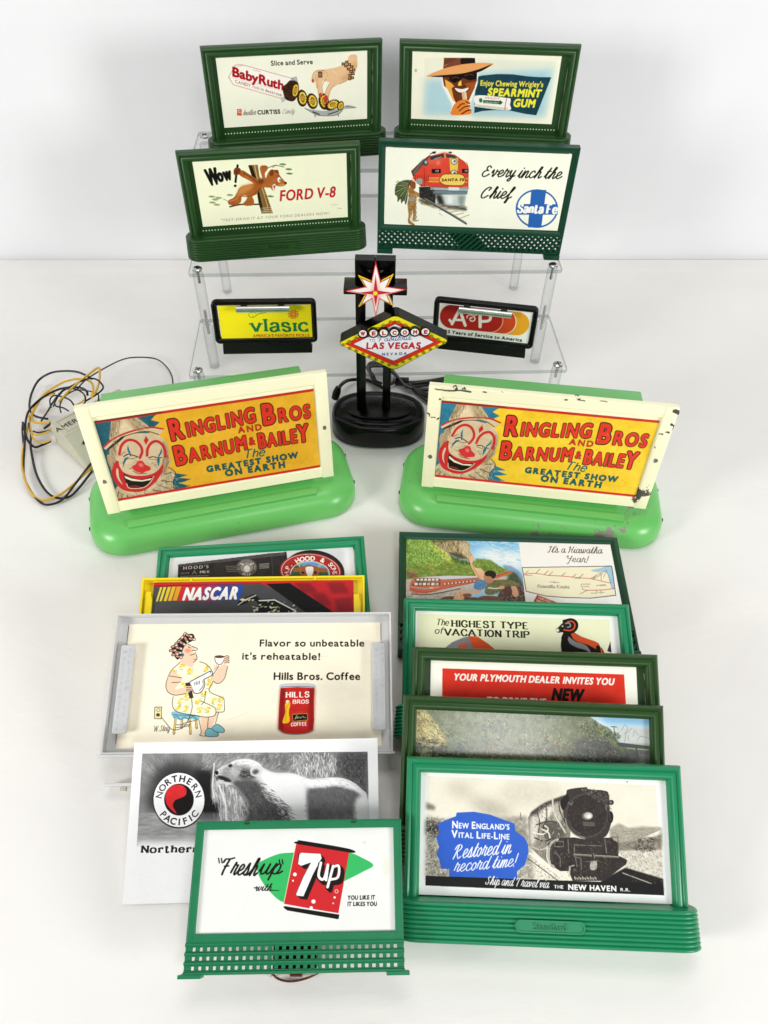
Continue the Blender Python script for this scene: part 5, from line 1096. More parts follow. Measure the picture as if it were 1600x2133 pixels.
c.p([(380, 375), (392, 345), (446, 378), (440, 402), (412, 440), (470, 430), (505, 448), (470, 465), (410, 468), (372, 450), (362, 415)], SKN, True); c.l([(438, 300), (390, 345), (365, 410), (372, 450), (410, 470), (470, 462)], 3, OU, True); c.l([(440, 402), (395, 405)], 3, OU); c.l([(382, 370), (446, 380)], 3, OU)
c.l([(440, 295), (475, 312), (500, 322)], 3, OU, True); c.l([(402, 478), (398, 520), (422, 556), (530, 578), (572, 584), (618, 576), (622, 540), (590, 520), (545, 500)], 3, OU, True); c.l([(540, 296), (575, 310), (606, 348), (608, 400), (590, 450), (660, 485), (668, 515), (666, 555), (626, 558)], 3, OU, True); c.l([(570, 450), (565, 500), (548, 520)], 3, OU, True)
c.p([(606, 380), (640, 330), (668, 308), (686, 330), (664, 385), (640, 408), (612, 402)], SKN, True); c.l([(686, 320), (668, 385), (636, 410), (610, 398)], 3, OU, True); c.l([(640, 320), (612, 360)], 3, OU)
# head
c.p([(450, 210), (480, 205), (505, 215), (520, 230), (502, 240), (522, 262), (524, 285), (510, 302), (500, 325), (460, 310), (438, 292), (440, 250)], SKN, True); c.e(478, 238, 16, 11, '#f2987c', fe=2); c.l([(500, 216), (526, 226), (524, 236), (500, 238)], 3, OU, True); c.l([(490, 262), (512, 256), (520, 246)], 3, OU, True); c.l([(522, 258), (526, 280), (508, 300)], 3, OU, True); c.l([(480, 218), (492, 224)], 3, OU); c.l([(478, 206), (494, 210)], 3, OU); c.e(452, 260, 7, 8, '#2a6f9c'); c.l([(508, 285), (520, 282)], 2, OU)
c.p([(392, 235), (410, 205), (440, 170), (500, 150), (512, 180), (470, 205), (452, 235), (445, 262), (425, 285), (405, 262)], '#2b1d15', True, nz=12, ns=4)
for x, y, a in ((458, 160, -60), (484, 160, 20), (442, 178, -50), (470, 182, 60), (500, 178, 10), (425, 195, -40), (450, 200, 30), (408, 215, -20), (432, 225, 15), (400, 238, 0), (428, 248, 10), (432, 270, 15), (412, 258, -10)):
    d_ = (math.cos(R(a))*13, math.sin(R(a))*13); c.l([(x-d_[0], y-d_[1]), (x+d_[0], y+d_[1])], 15, OU); c.l([(x-d_[0]*.9, y-d_[1]*.9), (x+d_[0]*.9, y+d_[1]*.9)], 10, '#cf9c86'); c.e(x+d_[0], y+d_[1], 5, 5, '#f0e6da'); c.l([(x-3, y-5), (x+3, y+5)], 2, OU)
# cup and dryer
c.p([(618, 270), (668, 266), (664, 292), (652, 308), (630, 308), (620, 292)], '#fffdf6', True); c.l([(618, 272), (622, 294), (634, 308), (652, 308), (664, 292), (668, 268)], 3, OU, True); c.e(643, 270, 25, 7, OU); c.e(643, 270, 21, 4, '#6b4a30')
c.p([(664, 275), (690, 265), (694, 300), (675, 306)], SKN, True)
for k in range(4): c.l([(668, 270+k*11), (684, 264+k*11), (694, 272+k*10)], 3, OU, True)
for k in range(3): c.l([(612+k*9, 342-k*6), (620+k*9, 328-k*6), (612+k*9+6, 316-k*4)], 2, '#d05a4a', True)
c.p([(492, 402), (596, 345), (604, 350), (606, 368), (560, 390), (566, 420), (545, 455), (515, 458), (500, 430)], '#fbfaf6', True); c.l([(490, 400), (596, 344), (606, 352), (604, 368), (562, 388)], 4, OU); c.l([(562, 390), (566, 420), (545, 456), (512, 458), (498, 425)], 4, OU, True); c.l([(556, 394), (558, 420), (538, 448)], 3, OU, True); c.e(602, 356, 5, 12, OU, -20); c.e(602, 356, 3, 8, '#ffffff')
for k in range(4): c.l([(516+k*8, 402-k*2), (514+k*8, 418-k*2)], 3, OU)
c.p([(464, 408), (490, 402), (508, 484), (488, 488)], '#3d352f'); c.p([(468, 425), (498, 420), (502, 440), (476, 458), (462, 445)], SKN, True)
for k in range(4): c.l([(470, 422+k*9), (498, 420+k*9)], 3, OU)
c.l([(498, 486), (500, 540), (480, 600), (450, 640), (400, 650), (365, 615), (332, 574)], 3, OU, True)
c.r(306, 532, 342, 592, '#f2e3a2'); c.l([(306, 532), (342, 532), (340, 594), (304, 592)], 3, OU, cl=True); c.e(325, 548, 9, 8, '#f8efc8'); c.l([(316, 548), (325, 540), (334, 548), (325, 556)], 2, OU, True, True); c.e(323, 573, 10, 9, '#4a4038')
c.K('W. Steig', (302, 660), (380, 656), 30, OU, .08, .05)
c.T('Flavor so unbeatable', (848, 216), (1396, 216), 37, '#181410', .028); c.T("it's reheatable!", (758, 284), (1166, 286), 37, '#181410', .028); c.T('Hills Bros. Coffee', (922, 390), (1374, 390), 40, '#181410', .03)
# can
c.p([(962, 425), (1138, 425), (1134, 500), (1136, 600), (1130, 652), (1100, 668), (1040, 674), (980, 668), (950, 650), (950, 600), (956, 500)], '#c5261f', nz=8, ns=26); c.p([(962, 430), (985, 430), (975, 660), (950, 648)], '#7f1512', fe=4); c.p([(1110, 430), (1138, 428), (1130, 652), (1108, 664)], '#8f1916', fe=4); c.p([(1040, 560), (1080, 560), (1078, 610), (1044, 612)], '#d8423a', fe=8)
c.p([(960, 414), (1000, 408), (1100, 408), (1139, 416), (1138, 432), (1050, 428), (962, 432)], '#c9cbd2', True); c.l([(964, 428), (1050, 424), (1136, 428)], 3, '#6d5a5a', True); c.l([(950, 648), (980, 668), (1040, 674), (1100, 668), (1132, 652)], 6, '#8d7b78', True); c.l([(952, 600), (1040, 612), (1136, 598)], 3, '#8e1a16', True); c.l([(956, 540), (1040, 548), (1134, 540)], 2, '#9e1f1a', True)
c.S('HILLS', (988, 482), (1108, 480), 28, '#fdf6ee', .27, .55, .24); c.S('BROS', (1024, 514), (1106, 513), 19, '#fdf6ee', .27, .55, .24); c.S('COFFEE', (1016, 632), (1098, 628), 18, '#fdf6ee', .27, .55, .24)
c.p([(985, 518), (1000, 500), (1012, 515), (1004, 560), (1008, 608), (972, 614), (986, 560)], '#f0bf1e', True); c.e(998, 504, 10, 8, '#f3e2c8'); c.l([(990, 530), (1010, 515), (1000, 505)], 5, '#e4a91a'); c.l([(995, 530), (985, 605)], 2, '#9a7410')
c.p([(1022, 570), (1100, 566), (1102, 600), (1026, 606)], '#15100c'); c.l([(1022, 570), (1100, 566), (1102, 600), (1026, 606)], 2.5, '#d9a32c', cl=True); c.l([(1036, 596), (1046, 574), (1040, 592), (1052, 580), (1050, 592), (1062, 584), (1066, 590), (1078, 580), (1084, 588), (1092, 584)], 2.2, '#d9cfae', True)
c.l([(690, 600), (790, 560)], 1.5, '#e0cfa8'); c.l([(1170, 268), (1210, 266)], 2, '#d8c9a6')
C_HIL = c

# grey bear card
c = Card('np', (-.085, .085, 0, .102), -.0006, '#fbfbfb').Z(*ZO)
def clipq(q): return [(min(max(x, 112), 1360), y) for x, y in q]
c.p([(145, 128), (1357, 117), (1365, 640), (110, 626)], '#8d8d8d', nz=24, ns=20)
g = random.Random(21)
for k in range(420):          # light grass streaks fanning round the emblem
    a = R(g.uniform(150, 405)); r0_, r1_ = g.uniform(165, 230), g.uniform(230, 330); x0, y0 = 345+r0_*math.cos(a), 380+r0_*.95*math.sin(a); x1, y1 = 345+r1_*math.cos(a), 380+r1_*.95*math.sin(a)
    if y1 < 140 or x1 < 140 or x1 > 700 or y0 > 440 or y1 > 440: continue
    v = g.randint(120, 235); c.l([(x0, y0), (x1, y1)], 5, (v, v, v), taper=True, alpha=.6)
c.p([(190, 300), (220, 220), (300, 170), (400, 180), (480, 230), (520, 330), (520, 440), (190, 440)], '#2e2e2e', True, fe=14, alpha=.9); c.p([(430, 240), (520, 220), (560, 300), (575, 450), (470, 455)], '#1c1c1c', True, fe=8)
c.p([(117, 450), (560, 440), (560, 610), (110, 626)], '#9c9c9c', fe=2, nz=34, ns=30, ny=6); c.p([(470, 440), (560, 440), (560, 480), (440, 490)], '#5b5b5b', fe=6)
c.p([(800, 125), (1350, 122), (1350, 330), (1200, 270), (1000, 240), (900, 215), (780, 180), (720, 160)], '#7b7b7b', fe=4, nz=40, ns=14, ny=26)
for k in range(60): x = g.uniform(960, 1190); y = g.uniform(125, 210); v = g.randint(150, 235); c.l([(x, y), (x+g.uniform(-22, 22), y+g.uniform(14, 40))], 7, (v, v, v), taper=True, alpha=.7)
for k in range(70): x = g.uniform(520, 700); v = g.randint(130, 230); y = g.uniform(200, 440); c.l([(x, y), (x+g.uniform(-20, 30), y+g.uniform(40, 90))], 6, (v, v, v), taper=True, alpha=.6)
# the bear
c.Z(420, 1560, 2.644)
W5 = ['#ffffff', '#d9d9d9', '#a4a4a4', '#747474']
c.dab([(0, 20), (480, 20), (560, 150), (330, 100), (200, 55), (70, 120), (0, 120)], 420, 26, 5, -50, 40, ['#b9b9b9', '#8a8a8a', '#d6d6d6', '#6b6b6b'], .45, 2, False); c.dab([(505, 40), (560, 15), (690, 20), (745, 70), (735, 140), (600, 150), (530, 130)], 260, 30, 6, 80, 22, ['#e9e9e9', '#bdbdbd', '#8d8d8d', '#f7f7f7'], .6, 3); c.p([(750, 20), (915, 16), (915, 260), (830, 180), (760, 150)], '#4d4d4d', fe=8, nz=16, ns=6); c.dab([(750, 20), (915, 16), (915, 260), (830, 180), (740, 140)], 260, 14, 5, 60, 50, ['#2b2b2b', '#6d6d6d', '#1a1a1a', '#8a8a8a'], .5, 4, False)
c.p([(0, 190), (50, 200), (60, 285), (112, 300), (112, 352), (0, 352)], '#171717', fe=4); c.p([(60, 120), (80, 170), (190, 225), (255, 315), (225, 400), (120, 400), (100, 310), (55, 270)], '#a9a9a9', True, fe=2); c.dab([(60, 150), (190, 225), (250, 315), (215, 400), (120, 400), (60, 270)], 340, 46, 6, 82, 14, ['#f1f1f1', '#cfcfcf', '#8d8d8d', '#6a6a6a'], .55, 5); c.l([(70, 80), (60, 200), (70, 270)], 7, '#dedede', True); c.l([(95, 200), (130, 300), (135, 390)], 9, '#ededed', True)
BO = [(74, 130), (100, 105), (150, 80), (200, 60), (262, 57), (312, 76), (340, 104), (400, 130), (500, 134), (560, 155), (620, 170), (700, 158), (770, 160), (832, 182), (882, 222), (912, 268), (913, 470), (230, 470), (232, 390), (258, 330), (232, 268), (192, 220), (165, 200), (130, 196), (112, 168), (84, 155)]
c.p(BO, '#d9d9d9', True, nz=7, ns=8)
c.p([(165, 182), (210, 166), (300, 172), (352, 232), (420, 292), (480, 342), (498, 470), (238, 470), (236, 390), (258, 330), (230, 265)], '#525252', True, fe=5, nz=12, ns=8); c.p([(588, 215), (680, 206), (760, 198), (832, 216), (880, 256), (850, 292), (842, 470), (600, 470), (578, 330)], '#666666', True, fe=5, nz=12, ns=9)
c.p([(322, 110), (400, 136), (500, 140), (580, 165), (570, 215), (578, 330), (590, 470), (500, 470), (480, 330), (400, 250), (330, 165)], '#f4f4f4', True, fe=4); c.p([(580, 172), (700, 164), (780, 168), (850, 205), (900, 262), (850, 232), (760, 200), (660, 210), (590, 212)], '#fdfdfd', True, fe=3); c.p([(850, 300), (885, 262), (912, 290), (912, 470), (842, 470)], '#ececec', True, fe=5)
c.dab([(330, 180), (420, 260), (500, 350), (500, 440), (400, 330), (320, 220)], 200, 34, 6, 30, 16, ['#ffffff', '#e4e4e4', '#4a4a4a', '#6d6d6d'], .6, 6); c.dab([(250, 200), (340, 230), (470, 350), (480, 440), (250, 440)], 360, 20, 5, 55, 28, ['#3d3d3d', '#6f6f6f', '#2c2c2c', '#7d7d7d'], .5, 7); c.dab([(590, 220), (830, 222), (850, 300), (840, 440), (600, 440)], 460, 18, 4, 75, 25, ['#565656', '#7c7c7c', '#4a4a4a', '#8a8a8a'], .45, 8); c.dab([(560, 165), (780, 165), (870, 225), (700, 205), (590, 215)], 140, 22, 5, 20, 15, ['#ffffff', '#e2e2e2', '#cfcfcf'], .6, 9)
c.p([(190, 62), (262, 58), (316, 80), (330, 100), (270, 92), (210, 80), (160, 86)], '#f7f7f7', True, fe=2); c.p([(110, 122), (150, 92), (200, 92), (260, 100), (290, 130), (268, 160), (205, 162), (165, 176), (132, 160), (112, 150)], '#9a9a9a', True, fe=3); c.p([(205, 130), (240, 110), (275, 130), (300, 155), (260, 165), (210, 160)], '#3d3d3d', True, fe=3); c.p([(158, 100), (200, 108), (215, 130), (190, 150), (160, 140)], '#bcbcbc', True, fe=3)
c.dab([(100, 110), (200, 66), (300, 80), (310, 150), (160, 170), (110, 150)], 170, 14, 4, 20, 25, ['#f4f4f4', '#8a8a8a', '#c9c9c9', '#6a6a6a'], .45, 10)
c.p([(268, 118), (285, 98), (320, 95), (337, 114), (328, 140), (296, 152), (274, 142)], '#dedede', True); c.p([(280, 122), (302, 112), (316, 124), (300, 140), (284, 138)], '#555555', True, fe=2); c.p([(146, 92), (160, 84), (170, 92), (158, 102)], '#1c1c1c', True, fe=1); c.p([(72, 128), (86, 120), (94, 134), (82, 144)], '#141414', True); c.p([(84, 150), (112, 148), (150, 164), (165, 182), (130, 180), (105, 170)], '#262626', True, fe=1); c.p([(82, 178), (112, 176), (132, 186), (110, 192), (88, 190)], '#cfcfcf', True); c.l([(92, 172), (120, 174)], 3, '#f2f2f2')
c.noise(5, 3, 3, 14); c.Z(*ZO)
c.p([(110, 600), (700, 596), (700, 700), (104, 700)], '#fbfbfb', fe=8); c.p([(0, 0), (1500, 0), (1500, 117), (145, 128), (108, 760), (0, 760)], '#fbfbfb'); c.p([(1357, 100), (1500, 100), (1500, 700), (1372, 700)], '#fbfbfb')
c.e(343, 380, 141, 152, '#0d0d0d'); c.e(343, 378, 137, 146, '#fdfdfd'); c.e(343, 376, 80, 86, '#120c0c')
c.p([(330, 450), (300, 430), (275, 395), (270, 350), (290, 312), (325, 296), (362, 300), (383, 325), (378, 352), (350, 368), (322, 380), (310, 410)], '#dc2a2f', True, nz=9, ns=14)
c.arc('NORTHERN', (343, 378), 109, 117, -88, 84, 36, '#101010', .035); c.arc('PACIFIC', (343, 378), 109, 117, 238, 122, 36, '#101010', .03, True)
c.S('Northern Pacific', (138, 662), (706, 656), 38, '#141414', .30, .42, .26)
C_NP = c

# soft drink card
c = Card('sev', (-.0642, .0640, .0228, .0848), .0010, '#f2f3ee').Z(*ZO); c.noise(3, 60, 40, 2)
c.p([(762, 730), (800, 700), (880, 668), (960, 660), (1100, 650), (1250, 660), (1320, 685), (1388, 728), (1330, 765), (1200, 830), (1000, 925), (905, 928), (840, 880), (780, 800)], '#38bd66', True)
c.p([(985, 598), (1000, 596), (1256, 640), (1262, 662), (980, 616)], '#0f0d0c', True); c.p([(972, 614), (1258, 660), (1200, 990), (906, 936)], '#cf262b'); c.l([(972, 614), (906, 936)], 4, '#e6d9b0'); c.p([(908, 948), (1205, 994), (1202, 1018), (1190, 1018), (925, 972), (906, 958)], '#0f0d0c'); c.l([(906, 942), (1204, 990)], 5, '#f4f4f0')
def seven(dx, dy, col, g_=0): c.p([(984+dx, 722+dy), (984+dx+g_, 672+dy), (1000+dx, 662+dy), (1104+dx, 668+dy), (1110+dx, 690+dy), (1062+dx, 780+dy), (1012+dx, 896+dy), (976+dx, 892+dy), (972+dx, 880+dy), (1012+dx, 790+dy), (1050+dx, 714+dy), (1000+dx, 732+dy)], col)
for k in range(6): seven(k*4, k*3.6, '#17100f')
seven(0, 0, '#fbfbf6', 6)
c.l([(972, 885), (1012, 790), (1052, 716)], 2, '#17100f')
for k in range(6): c.l([(1102+k*3, 720+k*3), (1092+k*3, 790+k*3), (1120+k*3, 806+k*3), (1148+k*3, 730+k*3)], 22, '#17100f', True); c.l([(1172+k*3, 736+k*3), (1142+k*3, 850+k*3)], 22, '#17100f'); c.l([(1172+k*3, 740+k*3), (1206+k*3, 738+k*3), (1200+k*3, 800+k*3), (1162+k*3, 812+k*3)], 20, '#17100f', True)
c.l([(1106, 716), (1094, 786), (1122, 802), (1144, 730)], 14, '#fbfbf6', True); c.l([(1144, 726), (1134, 808)], 14, '#fbfbf6'); c.l([(1172, 734), (1142, 846)], 14, '#fbfbf6'); c.l([(1170, 738), (1202, 734), (1198, 792), (1160, 806)], 13, '#fbfbf6', True)
for x, y, r_ in ((966, 778, 10), (956, 812, 5), (1066, 924, 11), (1180, 902, 6), (1172, 934, 4), (1054, 958, 9)): c.e(x, y, r_, r_, '#fbfbf6')
c.e(1190, 869, 10, 11, '#f1c9c2'); c.e(1190, 869, 6, 7, '#cf262b')
c.K('Fresh', (556, 778), (745, 784), 88, '#15120e', .125, .34, thin=.7); c.K('up', (770, 776), (872, 776), 84, '#15120e', .125, .34, thin=.7)
for x in (556, 571, 882, 898): c.l([(x, 692 if x < 700 else 700), (x+4, 716 if x < 700 else 722)], 7, '#15120e')
c.K('with', (752, 866), (832, 866), 36, '#15120e', .14, .3, thin=.7); c.l([(826, 864), (880, 864)], 4, '#15120e'); c.l([(748, 850), (772, 852)], 6, '#15120e')
c.T('YOU LIKE IT', (1250, 914), (1396, 912), 23, '#15120e', .05, None, 0, .05); c.T('IT LIKES YOU', (1248, 948), (1406, 947), 23, '#15120e', .05, None, 0, .05)
c.e(1340, 606, 10, 7, '#e2e0c4', fe=1); c.e(1455, 740, 16, 50, '#ecebdc', fe=4); c.l([(690, 870), (720, 880), (700, 930), (650, 1040)], 2, '#e4e4de', True)
C_SEV = c

# valley and map card (its little mascot is left off)
c = Card('hia', (-.0930, .0930, .0268, .1103), .0024, '#f8f8f4').Z(*ZL)
c.Z(840, 1110, 3.526)
c.p([(0, 20), (850, 48), (905, 520), (0, 500)], '#a9d9f2'); c.p([(300, 30), (850, 48), (850, 130), (520, 150)], '#7cc0ea', fe=7); c.p([(520, 150), (640, 110), (780, 150), (860, 130), (870, 260), (700, 240), (600, 190)], '#eef6f6', True, fe=10); c.dab([(480, 50), (850, 55), (860, 230), (560, 190)], 120, 50, 10, 8, 15, ['#ffffff', '#8fcdf0', '#d5ecf6'], .4, 1, False)
c.p([(730, 235), (790, 242), (850, 280), (890, 330), (890, 420), (760, 330)], '#7f9fc0', fe=2, nz=10); c.p([(780, 290), (830, 300), (880, 380), (870, 440), (760, 360)], '#4a5a44', True, fe=2, nz=20, ns=6)
c.p([(15, 35), (200, 42), (260, 90), (330, 160), (430, 205), (510, 220), (540, 188), (640, 198), (700, 240), (770, 278), (800, 300), (760, 320), (15, 345)], '#6f8f3c', fe=1, nz=24, ns=9)
c.dab([(15, 40), (205, 48), (300, 120), (350, 190), (250, 240), (15, 235)], 900, 13, 7, 60, 60, ['#a8cf62', '#8fbf52', '#c9de72', '#6d9c3e', '#b9d866', '#557f30'], .6, 2, False); c.dab([(180, 60), (300, 130), (360, 185), (330, 215), (230, 130)], 160, 14, 7, 40, 40, ['#e2e27a', '#d3d866', '#8a9a3c'], .7, 3); c.dab([(15, 225), (340, 200), (500, 240), (520, 300), (15, 320)], 520, 20, 6, 4, 16, ['#7f8f34', '#b3ab4e', '#4e6a28', '#97a040', '#c2b85c'], .6, 4, False); c.dab([(340, 160), (430, 190), (500, 215), (470, 240), (380, 210)], 140, 12, 6, 40, 40, ['#3a4f22', '#567031', '#2c3d1a'], .7, 5); c.dab([(520, 195), (640, 200), (700, 240), (770, 280), (620, 290), (520, 260)], 300, 12, 6, 40, 50, ['#5d7d34', '#a7b552', '#80983e', '#3f5a26', '#c3bd5e'], .6, 6)
c.p([(205, 45), (300, 38), (400, 50), (468, 64), (490, 92), (494, 140), (516, 182), (500, 216), (455, 184), (405, 150), (335, 152), (292, 122), (240, 82)], '#a8966c', True, nz=16, ns=5, ny=9); c.dab([(205, 45), (300, 40), (400, 52), (470, 66), (492, 140), (500, 205), (400, 148), (300, 120)], 320, 24, 6, 78, 22, ['#6d5b3d', '#d8c89c', '#8a7752', '#4a3c28', '#e6d9b0'], .6, 7); c.p([(400, 90), (470, 70), (490, 100), (492, 160), (440, 140)], '#d9caa2', True, fe=4, alpha=.7); c.p([(330, 150), (400, 148), (460, 184), (420, 190)], '#54462e', True, fe=2); c.dab([(200, 44), (330, 40), (300, 70), (230, 70)], 60, 12, 6, 30, 40, ['#5d6a32', '#3d4722'], .7, 8)
c.p([(15, 345), (60, 340), (530, 380), (720, 320), (780, 320), (700, 380), (560, 420), (400, 480), (15, 500)], '#c9beb2', fe=2, nz=16, ns=5); c.dab([(15, 410), (400, 440), (380, 490), (15, 490)], 260, 16, 4, 10, 20, ['#8d8078', '#efe8e0', '#6a5f58', '#b9ada3'], .6, 9, False); c.p([(25, 285), (100, 300), (110, 325), (40, 330)], '#8a5a4a', fe=1, nz=20, ns=5)
c.p([(44, 392), (58, 352), (100, 326), (200, 320), (530, 316), (700, 300), (795, 280), (806, 290), (700, 332), (530, 366), (300, 412), (170, 446), (80, 442), (46, 418)], '#cf6a48', nz=6, ns=12); c.p([(98, 327), (330, 314), (530, 316), (690, 302), (690, 310), (525, 330), (285, 344), (262, 334)], '#d2d3d8'); c.l([(270, 346), (530, 332), (700, 310)], 4, '#8d6a62', True)
c.p([(82, 344), (112, 330), (262, 334), (272, 352), (100, 356)], '#4d4038'); c.p([(62, 386), (92, 358), (274, 362), (270, 386), (80, 392)], '#5a463c')
for k in range(6): c.p([(98+k*28, 336), (118+k*28, 335), (120+k*28, 350), (98+k*28, 352)], '#efe6d0'); c.p([(84+k*31, 366), (106+k*31, 366), (106+k*31, 384), (82+k*31, 386)], ('#f0e8d4', '#d8b890')[k % 2])
for k in range(9): c.p([(298+k*27, 366-k*2.4), (318+k*27, 364-k*2.4), (317+k*27, 383-k*3), (297+k*27, 386-k*3)], '#5d3a2c'); c.p([(301+k*27, 368-k*2.4), (312+k*27, 367-k*2.4), (311+k*27, 381-k*3), (301+k*27, 383-k*3)], '#f4ecd8')
for k in range(10): c.l([(690+k*10, 312-k*3), (696+k*10, 318-k*3.4)], 4, '#8a4a36')
c.l([(50, 395), (160, 408), (262, 398)], 8, '#a9a6aa', True); c.l([(48, 412), (160, 436), (320, 405), (530, 362)], 4, '#9a4a30', True); c.e(208, 404, 16, 4, '#efe6d0'); c.l([(60, 448), (200, 452), (420, 410)], 6, '#3d3430', True)
SKI = '#e6b78e'
c.p([(740, 390), (860, 380), (905, 440), (905, 515), (700, 510)], '#5b4a42', True, nz=18, ns=6); c.dab([(740, 395), (860, 385), (905, 450), (900, 510), (740, 505)], 160, 16, 8, 30, 60, ['#2c241f', '#8d7c70', '#b9a99a', '#463a34'], .7, 10); c.p([(280, 480), (360, 465), (600, 480), (720, 500), (720, 520), (280, 515)], '#6d4f40', True, nz=18, ns=6)
c.p([(368, 486), (412, 428), (440, 425), (470, 440), (562, 420), (566, 438), (460, 458), (440, 492)], SKI, True, nz=7, ns=9); c.l([(412, 430), (430, 470)], 4, '#b07a56', True); c.p([(440, 450), (490, 446), (500, 466), (450, 470)], '#8a5a42', True)
c.p([(540, 482), (600, 462), (700, 468), (745, 474), (690, 498), (570, 500)], '#7d5648', True, nz=12, ns=6); c.p([(600, 440), (612, 372), (650, 350), (720, 342), (800, 352), (852, 372), (840, 388), (770, 388), (730, 412), (690, 440), (640, 456)], '#77764a', True, nz=14, ns=7); c.dab([(610, 372), (720, 344), (850, 372), (700, 440), (610, 446)], 120, 22, 5, 10, 40, ['#5a5a36', '#99986a', '#454628'], .6, 11); c.p([(788, 404), (826, 392), (848, 446), (836, 470), (808, 462)], '#dba786', True, nz=7); c.p([(735, 400), (785, 395), (800, 440), (770, 470), (735, 440)], '#5d4038', True)
c.p([(518, 388), (540, 346), (604, 350), (614, 390), (570, 418), (530, 412)], '#5a8ab2', True, nz=12, ns=5); c.dab([(520, 388), (604, 352), (612, 392), (540, 412)], 50, 22, 4, 100, 20, ['#3d6a92', '#86b0d0'], .6, 12)
c.p([(486, 190), (502, 168), (520, 176), (522, 190), (508, 218), (528, 254), (570, 262), (600, 296), (592, 346), (542, 322), (518, 280), (496, 236)], SKI, True, nz=7, ns=9); c.l([(506, 222), (530, 280), (560, 326)], 5, '#c08e68', True); c.l([(530, 256), (575, 285)], 4, '#f4d2b0', True); c.p([(592, 312), (650, 322), (662, 356), (632, 372), (604, 356)], '#b58460', True, nz=8); c.p([(596, 300), (620, 278), (660, 280), (684, 306), (664, 336), (640, 320), (610, 316)], '#241812', True, nz=12, ns=3); c.l([(625, 404), (690, 408), (712, 398)], 9, '#e9e6de', True); c.p([(705, 394), (740, 390), (742, 408), (712, 414)], '#dba786', True)
c.Z(*ZL); c.p([(749, 94), (1290, 110), (1340, 480), (790, 480), (775, 330), (760, 200)], '#f8f8f4')
c.S("It's a Hiawatha", (908, 162), (1210, 168), 34, '#2b241d', .1, .35, 0, 'k', .35); c.S('Year!', (1010, 214), (1125, 218), 34, '#2b241d', .1, .35, 0, 'k', .35)
c.p([(768, 246), (1265, 238), (1288, 400), (1150, 416), (1000, 412), (900, 404), (790, 378)], '#f6f2d2'); c.p([(1150, 262), (1200, 250), (1265, 240), (1280, 360), (1262, 356), (1245, 290), (1225, 268), (1190, 272)], '#a5cce2', True)
c.l([(768, 246), (1265, 238), (1288, 400), (1150, 416), (1000, 412), (900, 404), (790, 378)], 3.5, '#2a2620', cl=True)
c.l([(778, 286), (820, 278), (870, 282), (920, 290), (1000, 294), (1080, 302), (1150, 308), (1210, 322), (1260, 332)], 3.5, '#cc5a4c', True); c.l([(1120, 372), (1180, 372), (1240, 368), (1278, 360)], 3.5, '#cc5a4c', True)
for x, y in ((780, 284), (845, 275), (890, 284), (915, 290), (985, 295), (1045, 302), (1085, 302), (1160, 308)): c.l([(x, y), (x+22, y-20)], 2.5, '#6d6254')
for q in ([(1150, 306), (1205, 275), (1236, 262)], [(1205, 280), (1208, 320)], [(1236, 262), (1260, 330)], [(1160, 312), (1215, 280)], [(1220, 300), (1232, 270)], [(1095, 340), (1105, 370), (1130, 372)], [(1098, 338), (1145, 338)], [(1090, 392), (1130, 372)], [(1105, 352), (1140, 352)], [(1180, 372), (1182, 388)], [(1205, 372), (1206, 390)], [(1180, 346), (1230, 340)]): c.l(q, 2.5, '#8d6a5a')
for q in ((790, 290), (920, 326), (940, 330), (1150, 388), (1200, 346), (1190, 384), (1060, 306)): c.l([q, (q[0]+34, q[1])], 3, '#a09682')
c.K('Hiawatha Routes', (850, 357), (1028, 362), 17, '#2b241d', .08, .3)
c.p([(850, 396), (990, 450), (985, 480), (828, 440)], '#b8442c'); c.l([(850, 396), (990, 450), (985, 480), (828, 440)], 3, '#f3e3cf', cl=True); c.T('CHICAGO', (858, 420), (928, 444), 15, '#f6e8d4', .02, None, 0, .1); c.T('MILWAUKEE', (848, 438), (985, 486), 18, '#f6e8d4', .03, None, 0, .1)
c.T('THE', (1092, 476), (1186, 478), 30, '#15120e', .05)
C_HIA = c

# bighorn card
c = Card('high', (-.0818, .0818, .0236, .1010), .0005, '#f7f8f2').Z(*ZL)
c.p([(188, 503), (1253, 536), (1262, 760), (178, 760)], '#eef0c8')
c.S('The', (288, 566), (356, 568), 34, '#1b1712', .15, .5, .0, 's', .25); c.S('of', (280, 612), (326, 614), 34, '#1b1712', .15, .5, .0, 's', .25)
c.S('HIGHEST TYPE', (374, 574), (800, 588), 36, '#17130f', .27, .38, .26); c.S('VACATION TRIP', (338, 622), (806, 637), 36, '#17130f', .27, .38, .26)
c.p([(330, 700), (380, 660), (440, 635), (475, 628), (500, 650), (540, 690), (530, 720), (300, 720)], '#86868a'); c.p([(470, 626), (520, 630), (580, 670), (640, 720), (440, 720), (495, 690), (480, 660)], '#e0592a'); c.p([(400, 700), (440, 655), (430, 680), (470, 660), (440, 720)], '#e0592a')
c.p([(985, 650), (1000, 600), (1030, 590), (1070, 615), (1120, 640), (1180, 660), (1210, 690), (1215, 760), (1010, 760), (985, 700)], '#17130f', True); c.p([(1040, 605), (1085, 625), (1140, 645), (1195, 670), (1215, 720), (1180, 700), (1130, 675), (1080, 660), (1050, 640)], '#d9542a', True); c.p([(1020, 625), (1060, 655), (1130, 685), (1165, 760), (1130, 710), (1070, 690), (1030, 665)], '#8a8a8c', True)
